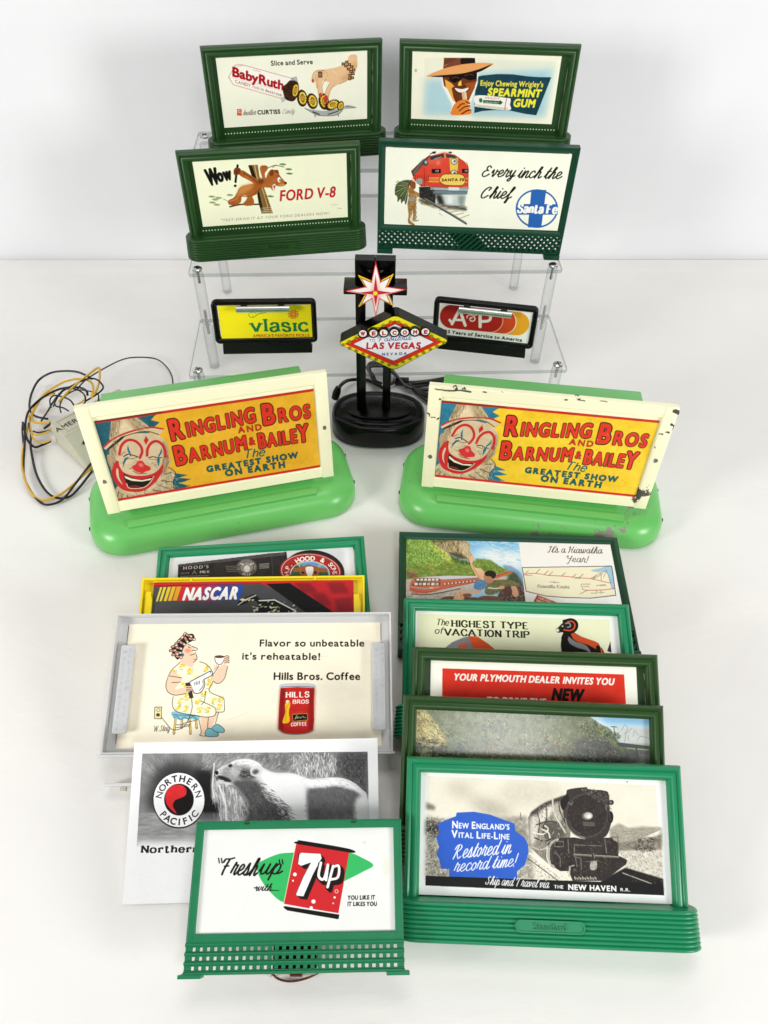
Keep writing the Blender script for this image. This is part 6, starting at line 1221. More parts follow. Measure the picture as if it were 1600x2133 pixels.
c.p([(955, 592), (975, 572), (1000, 548), (1040, 540), (1062, 560), (1062, 592), (1040, 610), (1000, 606), (965, 606)], '#17130f', True); c.p([(955, 588), (968, 578), (992, 556), (1012, 560), (1004, 598), (972, 608), (958, 602)], '#2a2722', True); c.p([(955, 592), (964, 584), (974, 594), (966, 604), (957, 601)], '#e4e4d0', True); c.l([(962, 602), (978, 604)], 2.5, '#8a8a8c'); c.p([(985, 642), (1000, 610), (1030, 612), (1010, 660)], '#17130f', True); c.l([(1030, 700), (1028, 770)], 26, '#17130f'); c.l([(1190, 690), (1200, 770)], 24, '#17130f'); c.p([(1195, 662), (1222, 668), (1226, 690), (1205, 690)], '#ececd8', True)
c.l([(1000, 545), (1040, 536), (1068, 552), (1068, 582), (1045, 602), (1010, 604), (990, 590)], 17, '#17130f', True); c.l([(1020, 548), (1045, 545), (1060, 562), (1054, 586), (1030, 596), (1000, 592)], 8, '#d9542a', True); c.l([(1010, 556), (1030, 556), (1036, 572), (1020, 578)], 8, '#8a8a8c', True); c.e(992, 572, 4, 4, '#ececd8')
c.p([(1240, 710), (1258, 655), (1265, 720)], '#3c2a44')
C_HIGH = c

# car dealer card
c = Card('ply', (-.0768, .0750, .0330, .1001), .0007, '#fdfcec').Z(*ZN)
c.p([(286, 146), (1177, 176), (1192, 420), (285, 420)], '#dc3423', nz=6, ns=20)
c.T('YOUR PLYMOUTH DEALER INVITES YOU', (340, 204), (1124, 228), 34, '#fbf9ee', .05, None, 0, .22); c.T('TO DRIVE THE', (500, 316), (788, 326), 32, '#fbf9ee', .05, None, 0, .22); c.T('NEW', (820, 300), (970, 306), 58, '#14100d', .07, None, 0, .22)
C_PLY = c

# wooded hillside photo
g = random.Random(5)
c = Card('mt', (-.0818, .0818, .0236, .1012), .0005, '#8d9a72', 1.12).Z(*ZN)
c.p([(900, 340), (1320, 375), (1330, 480), (1040, 470), (880, 400)], '#cfe6f2', fe=4, nz=10, ns=40); c.p([(1040, 380), (1320, 390), (1330, 430), (1100, 420)], '#7fb8dc', fe=7); c.p([(1120, 430), (1330, 440), (1330, 520), (1150, 520)], '#c9ccc6', fe=3, nz=10)
c.Z(860, 1460, 1.8667)
HILL = [(0, 10), (300, 25), (560, 40), (680, 55), (720, 85), (770, 110), (800, 160), (830, 175), (850, 250), (0, 250)]
c.p(HILL, '#6b7350', fe=1, nz=34, ns=9, seed=31)
for k in range(46):           # one tree or bush after another, lit from above
    x, y = g.uniform(60, 790), 0; y = g.uniform(40+max(0, x-560)*.35, 215); h = g.uniform(20, 48); w_ = g.uniform(16, 40); T5 = g.choice((['#2c3a22', '#4f6138', '#8a9a62', '#1b2416'], ['#3a4a30', '#6d7d52', '#a9b384', '#26301c'], ['#57562e', '#8d8a50', '#c2bb82', '#33331a'], ['#2b3b2e', '#4d6450', '#87a08a', '#18241a']))
    Q = [(x-w_*.5, y+h*.5), (x-w_*.4, y-h*.1), (x, y-h*.6), (x+w_*.4, y-h*.1), (x+w_*.5, y+h*.5)]
    c.dab(Q, 34, 7, 4, 80, 50, [T5[0], T5[3]], .7, k); c.dab([(a_, b_-h*.2) for a_, b_ in Q], 26, 6, 3, 60, 60, [T5[1], T5[2]], .7, k+100)
c.dab(HILL, 1500, 6, 2.2, 70, 60, ['#11180c', '#2a341c', '#98a070', '#c6c79a', '#5f6c42', '#dcd9b4', '#1d2614'], .6, 7, False)
c.p([(0, 30), (50, 40), (95, 95), (130, 150), (110, 180), (0, 150)], '#b1a364', True, fe=3, nz=20, ns=7); c.dab([(0, 35), (50, 42), (120, 150), (0, 150)], 260, 14, 5, 50, 40, ['#d8cc8c', '#8a7c42', '#5b5128', '#e6dca6'], .6, 8); c.dab([(0, 140), (120, 165), (150, 230), (0, 230)], 260, 12, 5, 40, 60, ['#15160a', '#3c3c1c', '#8d8450', '#090a05'], .75, 9)
c.p([(640, 150), (740, 150), (800, 190), (840, 240), (620, 240)], '#50514a', True, fe=4, nz=26, ns=7); c.dab([(640, 150), (740, 150), (800, 190), (835, 240), (620, 240)], 320, 12, 4, 40, 40, ['#23241f', '#7d7c70', '#3a3b34', '#a9a694'], .6, 10); c.dab([(300, 160), (420, 150), (600, 150), (600, 235), (280, 235)], 420, 10, 4, 60, 60, ['#8d6f4c', '#c4a98a', '#3c3a22', '#5d5f3a', '#e0cdb0'], .6, 11)
c.l([(345, 80), (342, 130)], 3, '#4c5348'); c.Z(*ZN)
c.l([(560, 412), (590, 410)], 4, '#555c50'); c.l([(1126, 432), (1134, 500)], 4, '#3d423a'); c.l([(1112, 432), (1140, 434)], 4, '#3d423a')
c.p([(1140, 508), (1320, 530), (1322, 545), (1150, 530)], '#3a4448'); c.p([(1180, 540), (1322, 552), (1325, 615), (1190, 610)], '#5a5a56', nz=26, ns=8); c.l([(1236, 530), (1242, 580)], 8, '#3a4448'); c.l([(1300, 540), (1306, 590)], 7, '#3a4448')
for q in ([(1165, 450), (1180, 425), (1195, 440), (1180, 470), (1215, 440)], [(1185, 475), (1180, 505)], [(1195, 475), (1200, 500)], [(1220, 480), (1230, 455), (1248, 475)], [(1240, 500), (1260, 480), (1300, 490)]): c.l(q, 3, '#8a9aa6', True)
C_MT = c

# steam locomotive card
c = Card('nh', (-.0820, .0818, .0242, .1008), .0005, '#fafaf8').Z(*ZP)
c.p([(213, 133), (1332, 178), (1372, 716), (203, 670)], '#efe9d6', nz=7, ns=60); c.p([(320, 160), (430, 190), (420, 240), (330, 230)], '#d3ccb8', True, fe=14); c.p([(420, 240), (560, 260), (640, 320), (500, 330)], '#bfb9a6', True, fe=14, nz=12); c.p([(560, 190), (800, 170), (860, 240), (640, 280)], '#ded7c4', True, fe=14, nz=10)
c.p([(208, 330), (300, 345), (700, 330), (740, 660), (203, 640)], '#a8a394', fe=4, nz=50, ns=9, ny=6); c.p([(208, 262), (250, 280), (250, 300), (208, 296)], '#7d786c', fe=3); c.p([(208, 350), (290, 360), (290, 420), (206, 420)], '#3a3731', fe=5, nz=26)
G5 = ['#f4efe2', '#cfc9ba', '#8d877a', '#4f4a42', '#24201c']
c.dab([(206, 330), (300, 345), (320, 640), (204, 640)], 500, 9, 5, 0, 90, G5, .6, 2, False); c.dab([(640, 470), (740, 540), (900, 640), (640, 636)], 420, 8, 4, 20, 60, ['#f7f3e6', '#e3ddcd', '#b9b3a4', '#8d877a'], .7, 3, False)
c.Z(1060, 1620, 2.8)
c.p([(585, 300), (640, 265), (700, 295), (780, 285), (890, 290), (895, 400), (600, 400)], '#a29c8c', fe=2, nz=26, ns=14, ny=4); c.p([(770, 355), (885, 305), (890, 360), (800, 380)], '#f4efe2', fe=1); c.p([(620, 380), (760, 365), (840, 345), (890, 330), (892, 425), (640, 430)], '#857f70', fe=2, nz=40, ns=7, ny=4); c.p([(640, 430), (893, 420), (898, 600), (690, 540)], '#d6d0c0', fe=2, nz=26, ns=8)
c.dab([(760, 355), (840, 350), (845, 425), (740, 420)], 120, 14, 6, 60, 60, ['#3c382f', '#5b564a', '#1f1c17'], .6, 4); c.dab([(640, 432), (893, 422), (898, 590), (700, 540)], 420, 12, 5, 80, 60, ['#f6f1e4', '#a9a394', '#7c766a', '#e3ddcd'], .6, 5, False); c.dab([(600, 285), (890, 295), (890, 400), (620, 400)], 160, 16, 4, 0, 14, ['#c9c3b4', '#6d675b', '#ded8c8'], .5, 6, False)
c.p([(540, 600), (680, 525), (900, 590), (905, 670), (540, 660)], '#171412', fe=1, nz=8); c.l([(665, 556), (890, 640)], 6, '#b4ae9f'); c.l([(120, 440), (230, 520), (330, 600)], 10, '#f4efe2'); c.l([(110, 470), (300, 610)], 5, '#4a463e'); c.dab([(680, 540), (900, 600), (900, 650), (700, 600)], 60, 10, 3, 20, 40, ['#3c3832', '#6f695f'], .6, 7, False)
# boiler side
c.p([(112, 235), (130, 200), (200, 152), (270, 122), (335, 100), (360, 330), (320, 540), (240, 510), (170, 450), (120, 400)], '#8b8578', nz=26, ns=9, ny=12); c.p([(130, 205), (200, 152), (280, 120), (330, 104), (330, 130), (250, 150), (180, 190), (140, 225)], '#3f3a33', True, fe=2)
c.p([(165, 235), (200, 185), (250, 165), (255, 200), (220, 245), (180, 260)], '#e6e0d0', True, fe=2); c.p([(255, 165), (300, 150), (318, 200), (300, 260), (265, 240)], '#b8b2a2', True, fe=3); c.p([(130, 240), (160, 225), (175, 300), (150, 380), (125, 380)], '#d9d3c4', True, fe=3); c.p([(200, 270), (300, 260), (330, 330), (280, 360), (215, 350)], '#5b554b', True, fe=3)
for q, w_, k in (([(255, 120), (262, 200), (300, 270), (330, 320)], 9, '#d9d3c4'), ([(215, 150), (222, 230), (200, 300), (215, 350)], 6, '#2c2823'), ([(165, 200), (180, 260), (170, 330)], 6, '#37322c'), ([(290, 130), (300, 200), (340, 280)], 6, '#2c2823'), ([(160, 275), (230, 255), (290, 265)], 7, '#3a352e'), ([(140, 320), (200, 330), (230, 300), (210, 280)], 8, '#efe9da'), ([(150, 350), (210, 370), (260, 350)], 7, '#2c2823'), ([(130, 400), (180, 420), (220, 410)], 8, '#c6c0b0'), ([(190, 300), (230, 320), (240, 350)], 9, '#e6e0d0'), ([(68, 205), (72, 250)], 4, '#5b554b')): c.l(q, w_, k, True)
c.dab([(115, 235), (200, 155), (330, 110), (340, 330), (240, 480), (130, 410)], 260, 16, 4, 60, 60, G5, .55, 8, False)
# smokebox
c.p([(335, 92), (350, 68), (440, 56), (470, 68), (560, 76), (584, 100), (590, 190), (604, 240), (598, 265), (575, 330), (540, 352), (440, 356), (380, 330), (335, 275), (318, 190)], '#332c28', True, nz=6, ns=8)
c.e(452, 222, 128, 132, '#463d38'); c.e(456, 220, 116, 120, '#2c2522', nz=10, ns=9); c.l([(330, 240), (345, 290), (390, 335), (440, 350)], 6, '#958e82', True); c.l([(350, 250), (375, 300), (420, 328)], 3, '#6a635a', True); c.l([(345, 140), (365, 160), (372, 142)], 4, '#8d867b'); c.p([(300, 140), (340, 95), (350, 130), (318, 190)], '#12100e', True)
c.dab([(420, 60), (560, 78), (585, 110), (592, 200), (540, 160), (480, 110)], 150, 11, 4, 35, 30, ['#8d877c', '#b9b3a8', '#4d4740', '#2b2622'], .6, 9); c.dab([(340, 100), (580, 110), (570, 320), (400, 330)], 160, 9, 4, 20, 60, ['#4d443e', '#1a1614', '#5f564e', '#7a7167'], .5, 10)
c.e(459, 223, 31, 24, '#777167'); c.e(464, 222, 24, 18, '#c9c4b8'); c.e(468, 226, 12, 11, '#efece4'); c.p([(432, 256), (502, 260), (500, 284), (434, 282)], '#585149', nz=10, ns=4); c.e(598, 144, 15, 15, '#2a2521'); c.e(595, 144, 7, 7, '#7d766b'); c.e(595, 230, 15, 34, '#161311'); c.l([(585, 200), (592, 250)], 4, '#57504a'); c.p([(440, 55), (458, 55), (458, 75), (440, 72)], '#4d4740')
# front end
c.p([(232, 378), (275, 352), (380, 348), (440, 358), (545, 350), (602, 350), (632, 392), (640, 455), (690, 480), (685, 505), (630, 545), (560, 602), (372, 602), (350, 545), (300, 545), (235, 505), (214, 440)], '#302925', nz=16, ns=7); c.e(608, 402, 34, 36, '#2c2521'); c.l([(590, 350), (636, 345), (640, 440)], 5, '#5f584f')
c.l([(285, 360), (245, 385), (232, 440), (240, 500), (262, 520)], 15, '#b4aea0', True); c.l([(270, 372), (250, 420), (255, 490)], 6, '#4a443d', True); c.l([(225, 400), (222, 460), (240, 512)], 6, '#efe9da', True)
for q in ([(268, 372), (318, 372), (318, 402), (268, 402), (268, 372)], [(345, 360), (350, 440)], [(382, 392), (384, 460)], [(382, 392), (540, 398)], [(384, 462), (420, 470), (424, 530)], [(390, 470), (398, 520)], [(560, 360), (570, 440)], [(270, 430), (300, 470), (300, 520)]): c.l(q, 4.5, '#7f786d')
c.l([(380, 450), (640, 464)], 11, '#6d665c'); c.l([(380, 446), (640, 460)], 4, '#a9a396'); c.l([(356, 520), (352, 575)], 9, '#c6c0b2'); c.l([(352, 520), (380, 512)], 6, '#c6c0b2'); c.l([(490, 436), (494, 478)], 15, '#2a2521'); c.l([(494, 440), (500, 470)], 4, '#97907f'); c.p([(480, 490), (510, 485), (514, 525), (495, 540), (474, 530)], '#b9b3a6', True, nz=16, ns=3); c.l([(450, 490), (520, 484)], 5, '#6d665c')
c.dab([(235, 380), (620, 370), (640, 520), (380, 590), (240, 500)], 240, 12, 4, 30, 90, ['#6a6057', '#16130f', '#857c70', '#2d2723', '#a9a194'], .55, 11, False)
for k in range(17): c.l([(384+k*7.6, 578+(k % 3)*4), (388+k*7.6, 592)], 5, ('#d9d3c4', '#8d867b')[k % 2])
c.Z(*ZP); c.noise(5, 3, 3, 12)
c.p([(356, 312), (440, 308), (520, 322), (600, 352), (640, 366), (644, 402), (690, 436), (706, 470), (708, 510), (690, 570), (652, 600), (652, 640), (318, 640), (320, 588), (280, 588), (270, 540), (258, 520), (270, 480), (254, 430), (275, 415), (262, 370), (300, 350), (352, 330)], '#2a5fc9', nz=4, ns=20)
c.T('NEW ENGLAND\'S', (332, 388), (614, 396), 30, '#f7f8fb', .04, None, 0, 0, .02, [1.22, .92, .92, 1, 1.18, .92, .92, .92, .92, .92, .92, .92, .92]); c.T('VITAL LIFE-LINE', (332, 434), (614, 444), 30, '#f7f8fb', .04, None, 0, 0, .02, [1.25, .92, .92, .92, .92, 1, 1.2, .92, .92, .92, .92, 1.2, .92, .92, .92])
c.K('Restored in', (336, 540), (612, 512), 66, '#f7f8fb', .085, .3); c.K('record time!', (342, 604), (632, 576), 58, '#f7f8fb', .085, .3)
c.p([(203, 622), (1366, 662), (1374, 718), (203, 670)], '#0e0d0d'); c.K('Ship and Travel via', (495, 664), (802, 682), 40, '#f4f4f2', .1, .3); c.T('THE', (834, 683), (878, 685), 17, '#f4f4f2', .05); c.T('NEW HAVEN', (902, 690), (1138, 698), 27, '#f7f7f5', .06); c.T('R.R.', (1158, 697), (1206, 699), 16, '#f4f4f2', .05)
c.e(1192, 162, 4, 4, '#8a8a8a')
C_NH = c
for k_, c_, m_ in (('ruth', C_RUTH, 'paper'), ('wrig', C_WRIG, 'paper'), ('ford', C_FORD, 'paper'), ('sfe', C_SFE, 'paper'), ('vla', C_VLA, 'satin'), ('ap', C_AP, 'satin'), ('rl', C_RL, 'tin'), ('rr', C_RR, 'tin'), ('hood', C_HOOD, 'satin'), ('nas', C_NAS, 'satin'), ('hil', C_HIL, 'paper'), ('np', C_NP, 'satin'), ('sev', C_SEV, 'satin'), ('hia', C_HIA, 'satin'), ('high', C_HIGH, 'paper'), ('ply', C_PLY, 'paper'), ('mt', C_MT, 'gloss'), ('nh', C_NH, 'satin')):
    c_.build('advert_card', M[m_], P_[k_], .0004)
# ------------------------------------------------------------------ black desk lamp shaped like a welcome sign
ZQ = (700, 520, 6.4)
def q2(x, y, yy): return aty(700+x/6.4, 520+y/6.4, yy)
YF, YS, YP = .6030, .6080, .6180
lamp = thing('welcome_sign_lamp', 'black desk lamp shaped like a welcome sign with a red and white star on top', 'desk lamp', Matrix.Translation((0, 0, 0)))
bx0, bx1 = at(691, 870, .018)[0], at(885, 870, .018)[0]; by0 = at(790, 935, 0)[1]; bcx = (bx0+bx1)/2; hx_ = (bx1-bx0)/2; hd_ = .0335
def oval(i, z, n=56):
    out = []
    for k in range(n):
        t = 2*math.pi*k/n; c_, s_ = math.cos(t), math.sin(t); e_ = .82
        out.append((bcx+(hx_-i)*math.copysign(abs(c_)**e_, c_), by0+hd_+(hd_-i)*math.copysign(abs(s_)**e_, s_), z))
    return out
MB().rings([oval(.0012, 0), oval(0, .0012), oval(0, .0200), oval(.0006, .0228), oval(.0024, .0250), oval(.0048, .0258), oval(.0078, .0258), oval(.0085, .0250), oval(.0092, .0258), oval(.0170, .0262)]).build('base', M['black'], lamp, sharp=50)
MB().rings([oval(.0150, .0258), oval(.0155, .0285), oval(.0170, .0292)]).build('base_step', M['black'], lamp, sharp=50)
pz = q2(255, 145, YP)
px0, px1, px2, px3 = q2(258, 700, YP)[0], q2(392, 700, YP)[0], q2(640, 700, YP)[0], q2(770, 700, YP)[0]
ztop = q2(500, 145, YP)[2]; zb = q2(500, 560, YP)[2]
MB().bbox(px0, px1, YP, YP+.010, .0285, zb-.0002, .0006).build('post', M['black'], lamp)
MB().bbox(px2, px3-.0008, YP, YP+.010, .0285, zb-.0002, .0006).build('post', M['black'], lamp)
hz0, hz1 = q2(500, 312, YP)[2], q2(500, 272, YP)[2]
t = MB(); ha, hb, hc_, hd2 = q2(395, 275, YP), q2(655, 275, YP), q2(592, 312, YP), q2(455, 312, YP)
t.prism([(px0, ztop), (px3+.0008, ztop), (px3+.0008, hz1), (px0, hz1)], YP, YP+.0102)
t.prism([(px0, hz1), (ha[0], hz1), (hd2[0], hz0), (hd2[0], zb), (px0, zb)], YP, YP+.0102)
t.prism([(px3+.0008, hz1), (px3+.0008, zb), (hc_[0], zb), (hc_[0], hz0), (hb[0], hz1)], YP, YP+.0102)
t.prism([(hd2[0], hz0), (hc_[0], hz0), (hc_[0], zb), (hd2[0], zb)], YP, YP+.0102)
t.build('top_block', M['black'], lamp, smooth=False)
ca, cb = q2(98, 545, YS+.001), q2(950, 525, YS+.001)
MB().bbox(ca[0], cb[0], YS+.0012, YP+.0120, ca[2]-.004, ca[2]+.0012, .0004).build('cross_bar', M['black'], lamp)
# star
star = [(530, 150), (595, 412), (770, 320), (690, 492), (952, 530), (700, 598), (765, 750), (583, 660), (530, 912), (478, 660), (298, 765), (385, 598), (100, 552), (385, 492), (292, 335), (472, 412)]
sp = [q2(x, y, YS) for x, y in star]
MB().prism([(p[0], p[2]) for p in sp], YS, YS+.0035).build('star_back', M['black'], lamp, smooth=False)
sx0, sx1 = min(p[0] for p in sp)-.001, max(p[0] for p in sp)+.001; sz0, sz1 = min(p[2] for p in sp)-.001, max(p[2] for p in sp)+.001
ID = Matrix.Identity(4)
c = Card('star', (sx0, sx1, sz0, sz1), YS-.0004, '#fbf3ee', 1.9, ID).Z(*ZQ)
c.p([(530, 380), (580, 560), (690, 570), (590, 600), (530, 760), (470, 600), (370, 580), (480, 560)], '#f0a3a0', fe=9)
for k, q in enumerate((star[1:4], star[5:8], star[9:12], star[13:16])): c.l(q, 26, '#f0d22a'); c.l([(525+(x-525)*.86, 580+(y-580)*.86) for x, y in q], 9, '#d9641f'); c.l([(525+(x-525)*.80, 580+(y-580)*.80) for x, y in q], 4, '#5a2a14')
for q in ((star[15], star[0], star[1]), (star[3], star[4], star[5]), (star[7], star[8], star[9]), (star[11], star[12], star[13])): c.l(list(q), 30, '#cf2436'); c.l([(525+(x-525)*.87, 580+(y-580)*.87) for x, y in q], 5, '#f4c9c4')
c.p([(528, 340), (556, 545), (760, 575), (556, 600), (530, 770), (502, 600), (290, 575), (502, 550)], '#cf2a3a'); c.l([(530, 340), (530, 770)], 4, '#8e1420'); c.l([(290, 575), (760, 575)], 4, '#8e1420'); c.e(525, 582, 30, 28, '#f3df2c')
c.cut(star); c.build('star_face', M['satin'], lamp)
MB().tube([tuple(q2(524, 160, YS+.002)), tuple(q2(520, 110, YS+.004)), tuple(q2(524, 85, YP+.004))], .0011, 8).build('star_wire', M['cable'], lamp)
# diamond
def rounded(pts, r_):
    out = []; n = len(pts)
    for i in range(n):
        p, a, b = np.array(pts[i], float), np.array(pts[i-1], float), np.array(pts[(i+1) % n], float)
        u, v = (a-p)/np.linalg.norm(a-p), (b-p)/np.linalg.norm(b-p)
        for t_ in np.linspace(0, 1, 7): s0, s1 = p+u*r_, p+v*r_; out.append(tuple((1-t_)**2*s0+2*t_*(1-t_)*p+t_**2*s1))
    return out
dm = rounded([(20, 1250), (790, 868), (1516, 1215), (775, 1612)], 70)
dp = [q2(x, y, YF) for x, y in dm]
MB().prism([(p[0], p[2]) for p in dp], YF, YP-.0002).build('sign_box', M['black'], lamp, sharp=30)
dx0, dx1 = min(p[0] for p in dp)-.0005, max(p[0] for p in dp)+.0005; dz0, dz1 = min(p[2] for p in dp)-.0005, max(p[2] for p in dp)+.0005
c = Card('diamond', (dx0, dx1, dz0, dz1), YF-.0005, '#f1e41f', 1.9, ID).Z(*ZQ)
c.p([(110, 1255), (785, 940), (1425, 1225), (768, 1545)], '#e02a1c'); c.p([(225, 1258), (790, 990), (1310, 1232), (770, 1485)], '#efe9f1', nz=5, ns=60); c.l([(225, 1258), (790, 990), (1310, 1232), (770, 1485)], 7, '#3a2a3c', cl=True)
c.T('TO', (444, 1228), (520, 1226), 38, '#2a4a9a', .0); c.K('Fabulous', (548, 1228), (985, 1200), 56, '#1f49a8', .14, .25); c.T('LAS VEGAS', (398, 1322), (1120, 1318), 84, '#b91c2c', .06, None, 0, .08); c.T('NEVADA', (612, 1412), (940, 1400), 36, '#26459a', .05, gap=.45)
c.cut(rounded([(28, 1250), (790, 876), (1508, 1215), (775, 1604)], 66)); c.build('sign_face', M['satin'], lamp)
bl = [(92, 1268), (180, 1224), (268, 1180), (560, 1048), (634, 1008), (728, 962), (832, 964), (922, 1004), (1002, 1044), (1272, 1156), (1356, 1194), (1440, 1236), (1348, 1284), (1258, 1326), (1168, 1370), (1078, 1412), (988, 1452), (896, 1494), (808, 1534), (710, 1534), (620, 1496), (534, 1460), (446, 1424), (358, 1388), (268, 1350), (180, 1312)]
for x, y in bl:
    p = q2(x, y, YF-.0006); MB().rings([[(p[0]+r_*math.cos(2*math.pi*k/12), yy, p[2]+r_*math.sin(2*math.pi*k/12)) for k in range(12)] for r_, yy in ((.0017, p[1]+.0002), (.0017, p[1]-.0006), (.0012, p[1]-.0013), (.0003, p[1]-.0015))]).build('bulb', M['bulb'], lamp)
for k, (ch, x) in enumerate(zip('WELCOME', (358, 498, 636, 778, 916, 1052, 1192))):
    y = 1118-k*4; p = q2(x, y, YF-.004); r_ = .0047
    d_ = MB().prism([(p[0]+r_*math.cos(2*math.pi*i/28), p[2]+r_*math.sin(2*math.pi*i/28)) for i in range(28)], p[1]-.0008, YF-.0008).build('letter_disc', M['black'], lamp)
    cc = Card('w'+str(k), (p[0]-.0044, p[0]+.0044, p[2]-.0044, p[2]+.0044), p[1]-.0011, '#f6f1f0', 2.2, ID).Z(*ZQ)
    cc.T(ch, (x-26, y+27), (x+26, y+25), 50, '#b01f33', .08); cc.cut([(x+52*math.cos(2*math.pi*i/40), y+44*math.sin(2*math.pi*i/40)) for i in range(40)]); cc.build('letter_face', M['satin'], d_)
pl = at(702, 826, .012); MB().tube([(pl[0]-.002, pl[1], .010), (pl[0], pl[1], .018), (pl[0]+.002, pl[1]+.002, .024)], [.0042, .0045, .0030], 12).build('cord_plug', M['black_matt'], lamp)

# its cord, coiled behind
cord = MB()
def zpath(pts): return [at(690+x/5.926, 760+y/5.926, z) for x, y, z in pts]
cord.tube(smooth_path(zpath([(76, 340, .016), (120, 250, .016), (200, 195, .010), (320, 180, .004), (440, 190, .003), (590, 255, .003), (700, 320, .003)]), 6), .0021, 8)
for k in range(5):
    o_ = k*16
    cord.tube(smooth_path(zpath([(560+o_, 250-o_*.3, .003+k*.002), (520, 130+k*14, .004+k*.003), (445+k*8, 40+k*6, .005+k*.003), (500, -30+k*12, .006+k*.003), (640+o_, -10+k*10, .006+k*.003), (760+o_*.8, 100+k*9, .005+k*.002), (900, 210+k*8, .003+k*.0015), (1000, 250+k*10, .003+k*.001)]), 6), .0017, 8)
for k, q in enumerate(([(820, 190, .006), (980, 215, .005), (1180, 200, .004), (1400, 165, .004), (1520, 150, .004)], [(900, 240, .004), (1060, 225, .004), (1240, 200, .006), (1400, 190, .004), (1520, 190, .003)], [(920, 270, .004), (1080, 262, .003), (1220, 240, .003), (1420, 210, .003)],
                       [(960, 260, .003), (1060, 300, .003), (1200, 310, .003), (1330, 300, .003)], [(1000, 290, .003), (1100, 330, .003), (1220, 370, .003), (1340, 420, .003)], [(1020, 310, .003), (1110, 390, .003), (1200, 460, .003), (1330, 520, .003)], [(700, 250, .004), (860, 190, .006), (980, 260, .005), (1100, 350, .003), (1250, 420, .003)])):
    cord.tube(smooth_path(zpath(q), 6), .0019, 8)
co = tag(cord.build('power_cord', M['cable']), 'coiled black power cord bundled behind the sign lamp', 'power cord')
a, b = zpath([(790, 190, .0065), (960, 190, .0065)])
MB().bbox(a[0], b[0], a[1]-.004, a[1]+.004, .0015, .0085, .001).build('connector', M['black_matt'], co)
MB().tube(smooth_path(zpath([(760, 220, .004), (772, 180, .012), (780, 140, .018)]), 5), .0006, 6).build('twist_tie', M['cable'], co)

# ------------------------------------------------------------------ beige control box with a tangle of wires
A0 = np.array(at(103, 882, .028)); A1 = np.array(at(248, 808, .028)); e1 = (A1-A0)/np.linalg.norm(A1-A0); e2 = np.array([e1[1], -e1[0], 0]); LB = np.linalg.norm(A1-A0)
bm_ = Matrix(((e1[0], e2[0], 0, A0[0]), (e1[1], e2[1], 0, A0[1]), (0, 0, 1, 0), (0, 0, 0, 1)))
box = thing('control_box', 'beige plastic control box with black and yellow wires tangled round it', 'control box', bm_)
# local x along the box, y towards the front (mirrored hand), z up
pr_ = [(-.003, 0), (0, .028), (.0275, .028), (.0300, .0262), (.0650, .006), (.0650, 0)]
t = MB(); n_ = len(pr_)
t.add([(0, y, z) for y, z in pr_]+[(LB, y, z) for y, z in pr_], [list(range(n_)), list(range(2*n_-1, n_-1, -1))]+[(i, (i+1) % n_, n_+(i+1) % n_, n_+i) for i in range(n_)])
hs = t.build('housing', M['beige'], box, smooth=False, bevel=.0016)
t = MB(); t.sweep([(.006, .004), (LB-.006, .004), (LB-.006, .0235), (.006, .0235)], [(0, .0279), (0, .0287), (.0009, .0287), (.0012, .0279)], True)
t.v = [(x, z, y) for x, y, z in t.v]; t.build('panel_rim', M['beige'], box, bevel=.0002)
for x in (.0130, .0700): MB().tube([(x, .0408, .0202), (x, .0420, .0204)], .0036, 16).build('screw_hole_rim', M['beige'], hs); MB().tube([(x, .0414, .0204), (x, .0424, .0205)], .0021, 12).build('screw_hole', M['black_matt'], hs)
tx = text3('AMERICAN FLYER', .0098, Matrix.Translation((.037, .0150, .0282)) @ Matrix(((1, 0, 0, 0), (0, -1, 0, 0), (0, 0, 1, 0), (0, 0, 0, 1))), M['black_letter'], box, .00008, 'lettering', .0, 'CENTER')
inv = bm_.inverted()
def wire(pts, m, r_=.0012):
    P = [tuple(inv @ Vector(at(30+x/4.324, 720+y/4.324, z))) for x, y, z in pts]
    MB().tube(smooth_path(P, 6), r_, 8).build('wire', M[m], box)
K_, Y_ = 'cable', 'yellow_wire'
wire([(560, 400, .036), (640, 310, .038), (790, 215, .030), (960, 130, .016), (1090, 105, .008), (1270, 118, .004), (1370, 190, .003), (1420, 280, .003), (1428, 380, .003), (1430, 480, .003)], K_, .0008)
wire([(700, 300, .040), (640, 265, .040), (560, 235, .036), (450, 228, .028), (330, 245, .018), (220, 310, .010), (155, 430, .006), (135, 540, .005), (150, 600, .005), (200, 640, .006), (300, 660, .010)], K_)
wire([(400, 505, .036), (480, 420, .040), (560, 345, .043), (660, 265, .046), (740, 206, .048), (768, 215, .048), (764, 320, .044), (735, 410, .040), (690, 470, .034)], Y_)
wire([(690, 470, .034), (710, 400, .038), (690, 330, .041), (610, 300, .041), (500, 310, .036), (400, 350, .028), (280, 430, .018), (195, 530, .011), (150, 640, .008), (120, 740, .007), (95, 850, .006), (72, 980, .005), (75, 1120, .004), (130, 1290, .003), (220, 1385, .002), (300, 1385, .002), (430, 1330, .003), (570, 1215, .006), (700, 1090, .008)], Y_)
wire([(660, 450, .034), (650, 410, .037), (600, 380, .039), (500, 375, .036), (380, 400, .028), (250, 470, .018), (150, 560, .011), (110, 640, .010), (95, 760, .008), (92, 900, .006), (82, 1060, .004), (90, 1190, .003), (160, 1330, .002), (250, 1420, .002), (330, 1430, .002), (440, 1380, .003), (560, 1230, .006), (690, 1060, .010)], K_)
wire([(130, 700, .009), (150, 790, .008), (145, 880, .006), (160, 1000, .004), (200, 1160, .003), (270, 1290, .002), (350, 1360, .002), (440, 1375, .002), (520, 1345, .003), (600, 1260, .005), (700, 1130, .008)], K_)
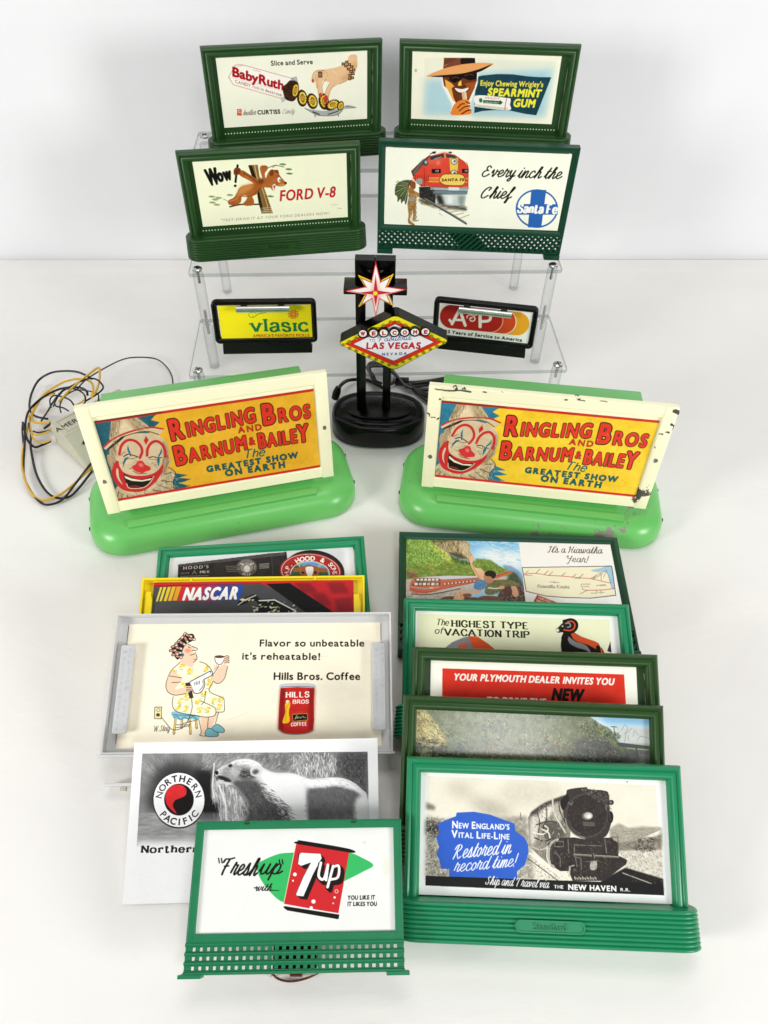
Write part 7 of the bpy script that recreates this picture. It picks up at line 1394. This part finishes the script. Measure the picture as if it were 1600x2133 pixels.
wire([(240, 680, .012), (300, 590, .020), (360, 490, .030), (420, 420, .036), (520, 360, .041), (600, 320, .044), (680, 295, .045), (750, 310, .045), (800, 372, .042), (760, 425, .038), (690, 470, .033), (640, 500, .031)], K_, .0009)
wire([(330, 560, .026), (320, 490, .030), (355, 450, .033), (430, 460, .034), (500, 490, .033), (540, 540, .030)], K_, .0008)
wire([(350, 550, .027), (380, 480, .033), (440, 400, .038), (540, 390, .040), (620, 430, .038), (640, 500, .032), (600, 545, .030)], K_, .0008)
wire([(420, 605, .030), (410, 540, .033), (450, 460, .036), (560, 400, .040), (700, 415, .036), (755, 440, .033), (755, 500, .029)], K_, .0007)
wire([(490, 590, .029), (440, 560, .032), (370, 540, .033), (370, 480, .034), (430, 420, .037)], K_, .0008)
wire([(620, 430, .038), (640, 470, .034), (600, 510, .031), (540, 540, .030)], Y_, .0009)
wire([(360, 430, .024), (250, 470, .016), (190, 560, .010), (155, 640, .008), (180, 690, .009), (240, 696, .011), (320, 690, .014)], Y_)
wire([(130, 620, .010), (135, 700, .009), (150, 760, .009), (180, 800, .009), (240, 795, .010), (330, 765, .012)], Y_, .0009)
wire([(150, 780, .009), (170, 840, .007), (240, 880, .007), (330, 850, .010)], Y_, .0009)
wire([(75, 690, .010), (90, 760, .009), (120, 850, .007), (150, 890, .006), (190, 915, .005), (250, 895, .006), (330, 860, .008)], K_)
wire([(75, 690, .010), (70, 760, .008), (78, 860, .006), (90, 990, .004)], K_, .0009)
wire([(170, 770, .009), (220, 782, .010), (330, 762, .012)], K_, .0009)
wire([(265, 748, .012), (330, 700, .014)], K_, .0012)
# pale and brown leads under the flat green billboard
iv = pose('sev').inverted()
def lead(pts, m, r_): MB().tube(smooth_path([tuple(iv @ Vector(at(380+x/3.333, 2000+y/3.333, z))) for x, y, z in pts], 6), r_, 8).build('lead_wire', M[m], P_['sev'])
lead([(600, 70, .004), (625, 95, .003), (670, 132, .0015), (750, 148, .0012), (850, 130, .0015), (940, 88, .003), (960, 60, .004)], 'brown_wire', .0007)
lead([(640, 60, .004), (605, 108, .003), (640, 112, .002), (690, 101, .002), (770, 102, .002), (880, 108, .002), (930, 90, .003)], 'grey_wire', .0006)
a_, b_ = [tuple(iv @ Vector(at(380+x/3.333, 2000+104/3.333, .0022))) for x in (748, 832)]
MB().cyl(a_, b_, .0010, 10).build('wire_sleeve', M['brown_wire'], P_['sev'])
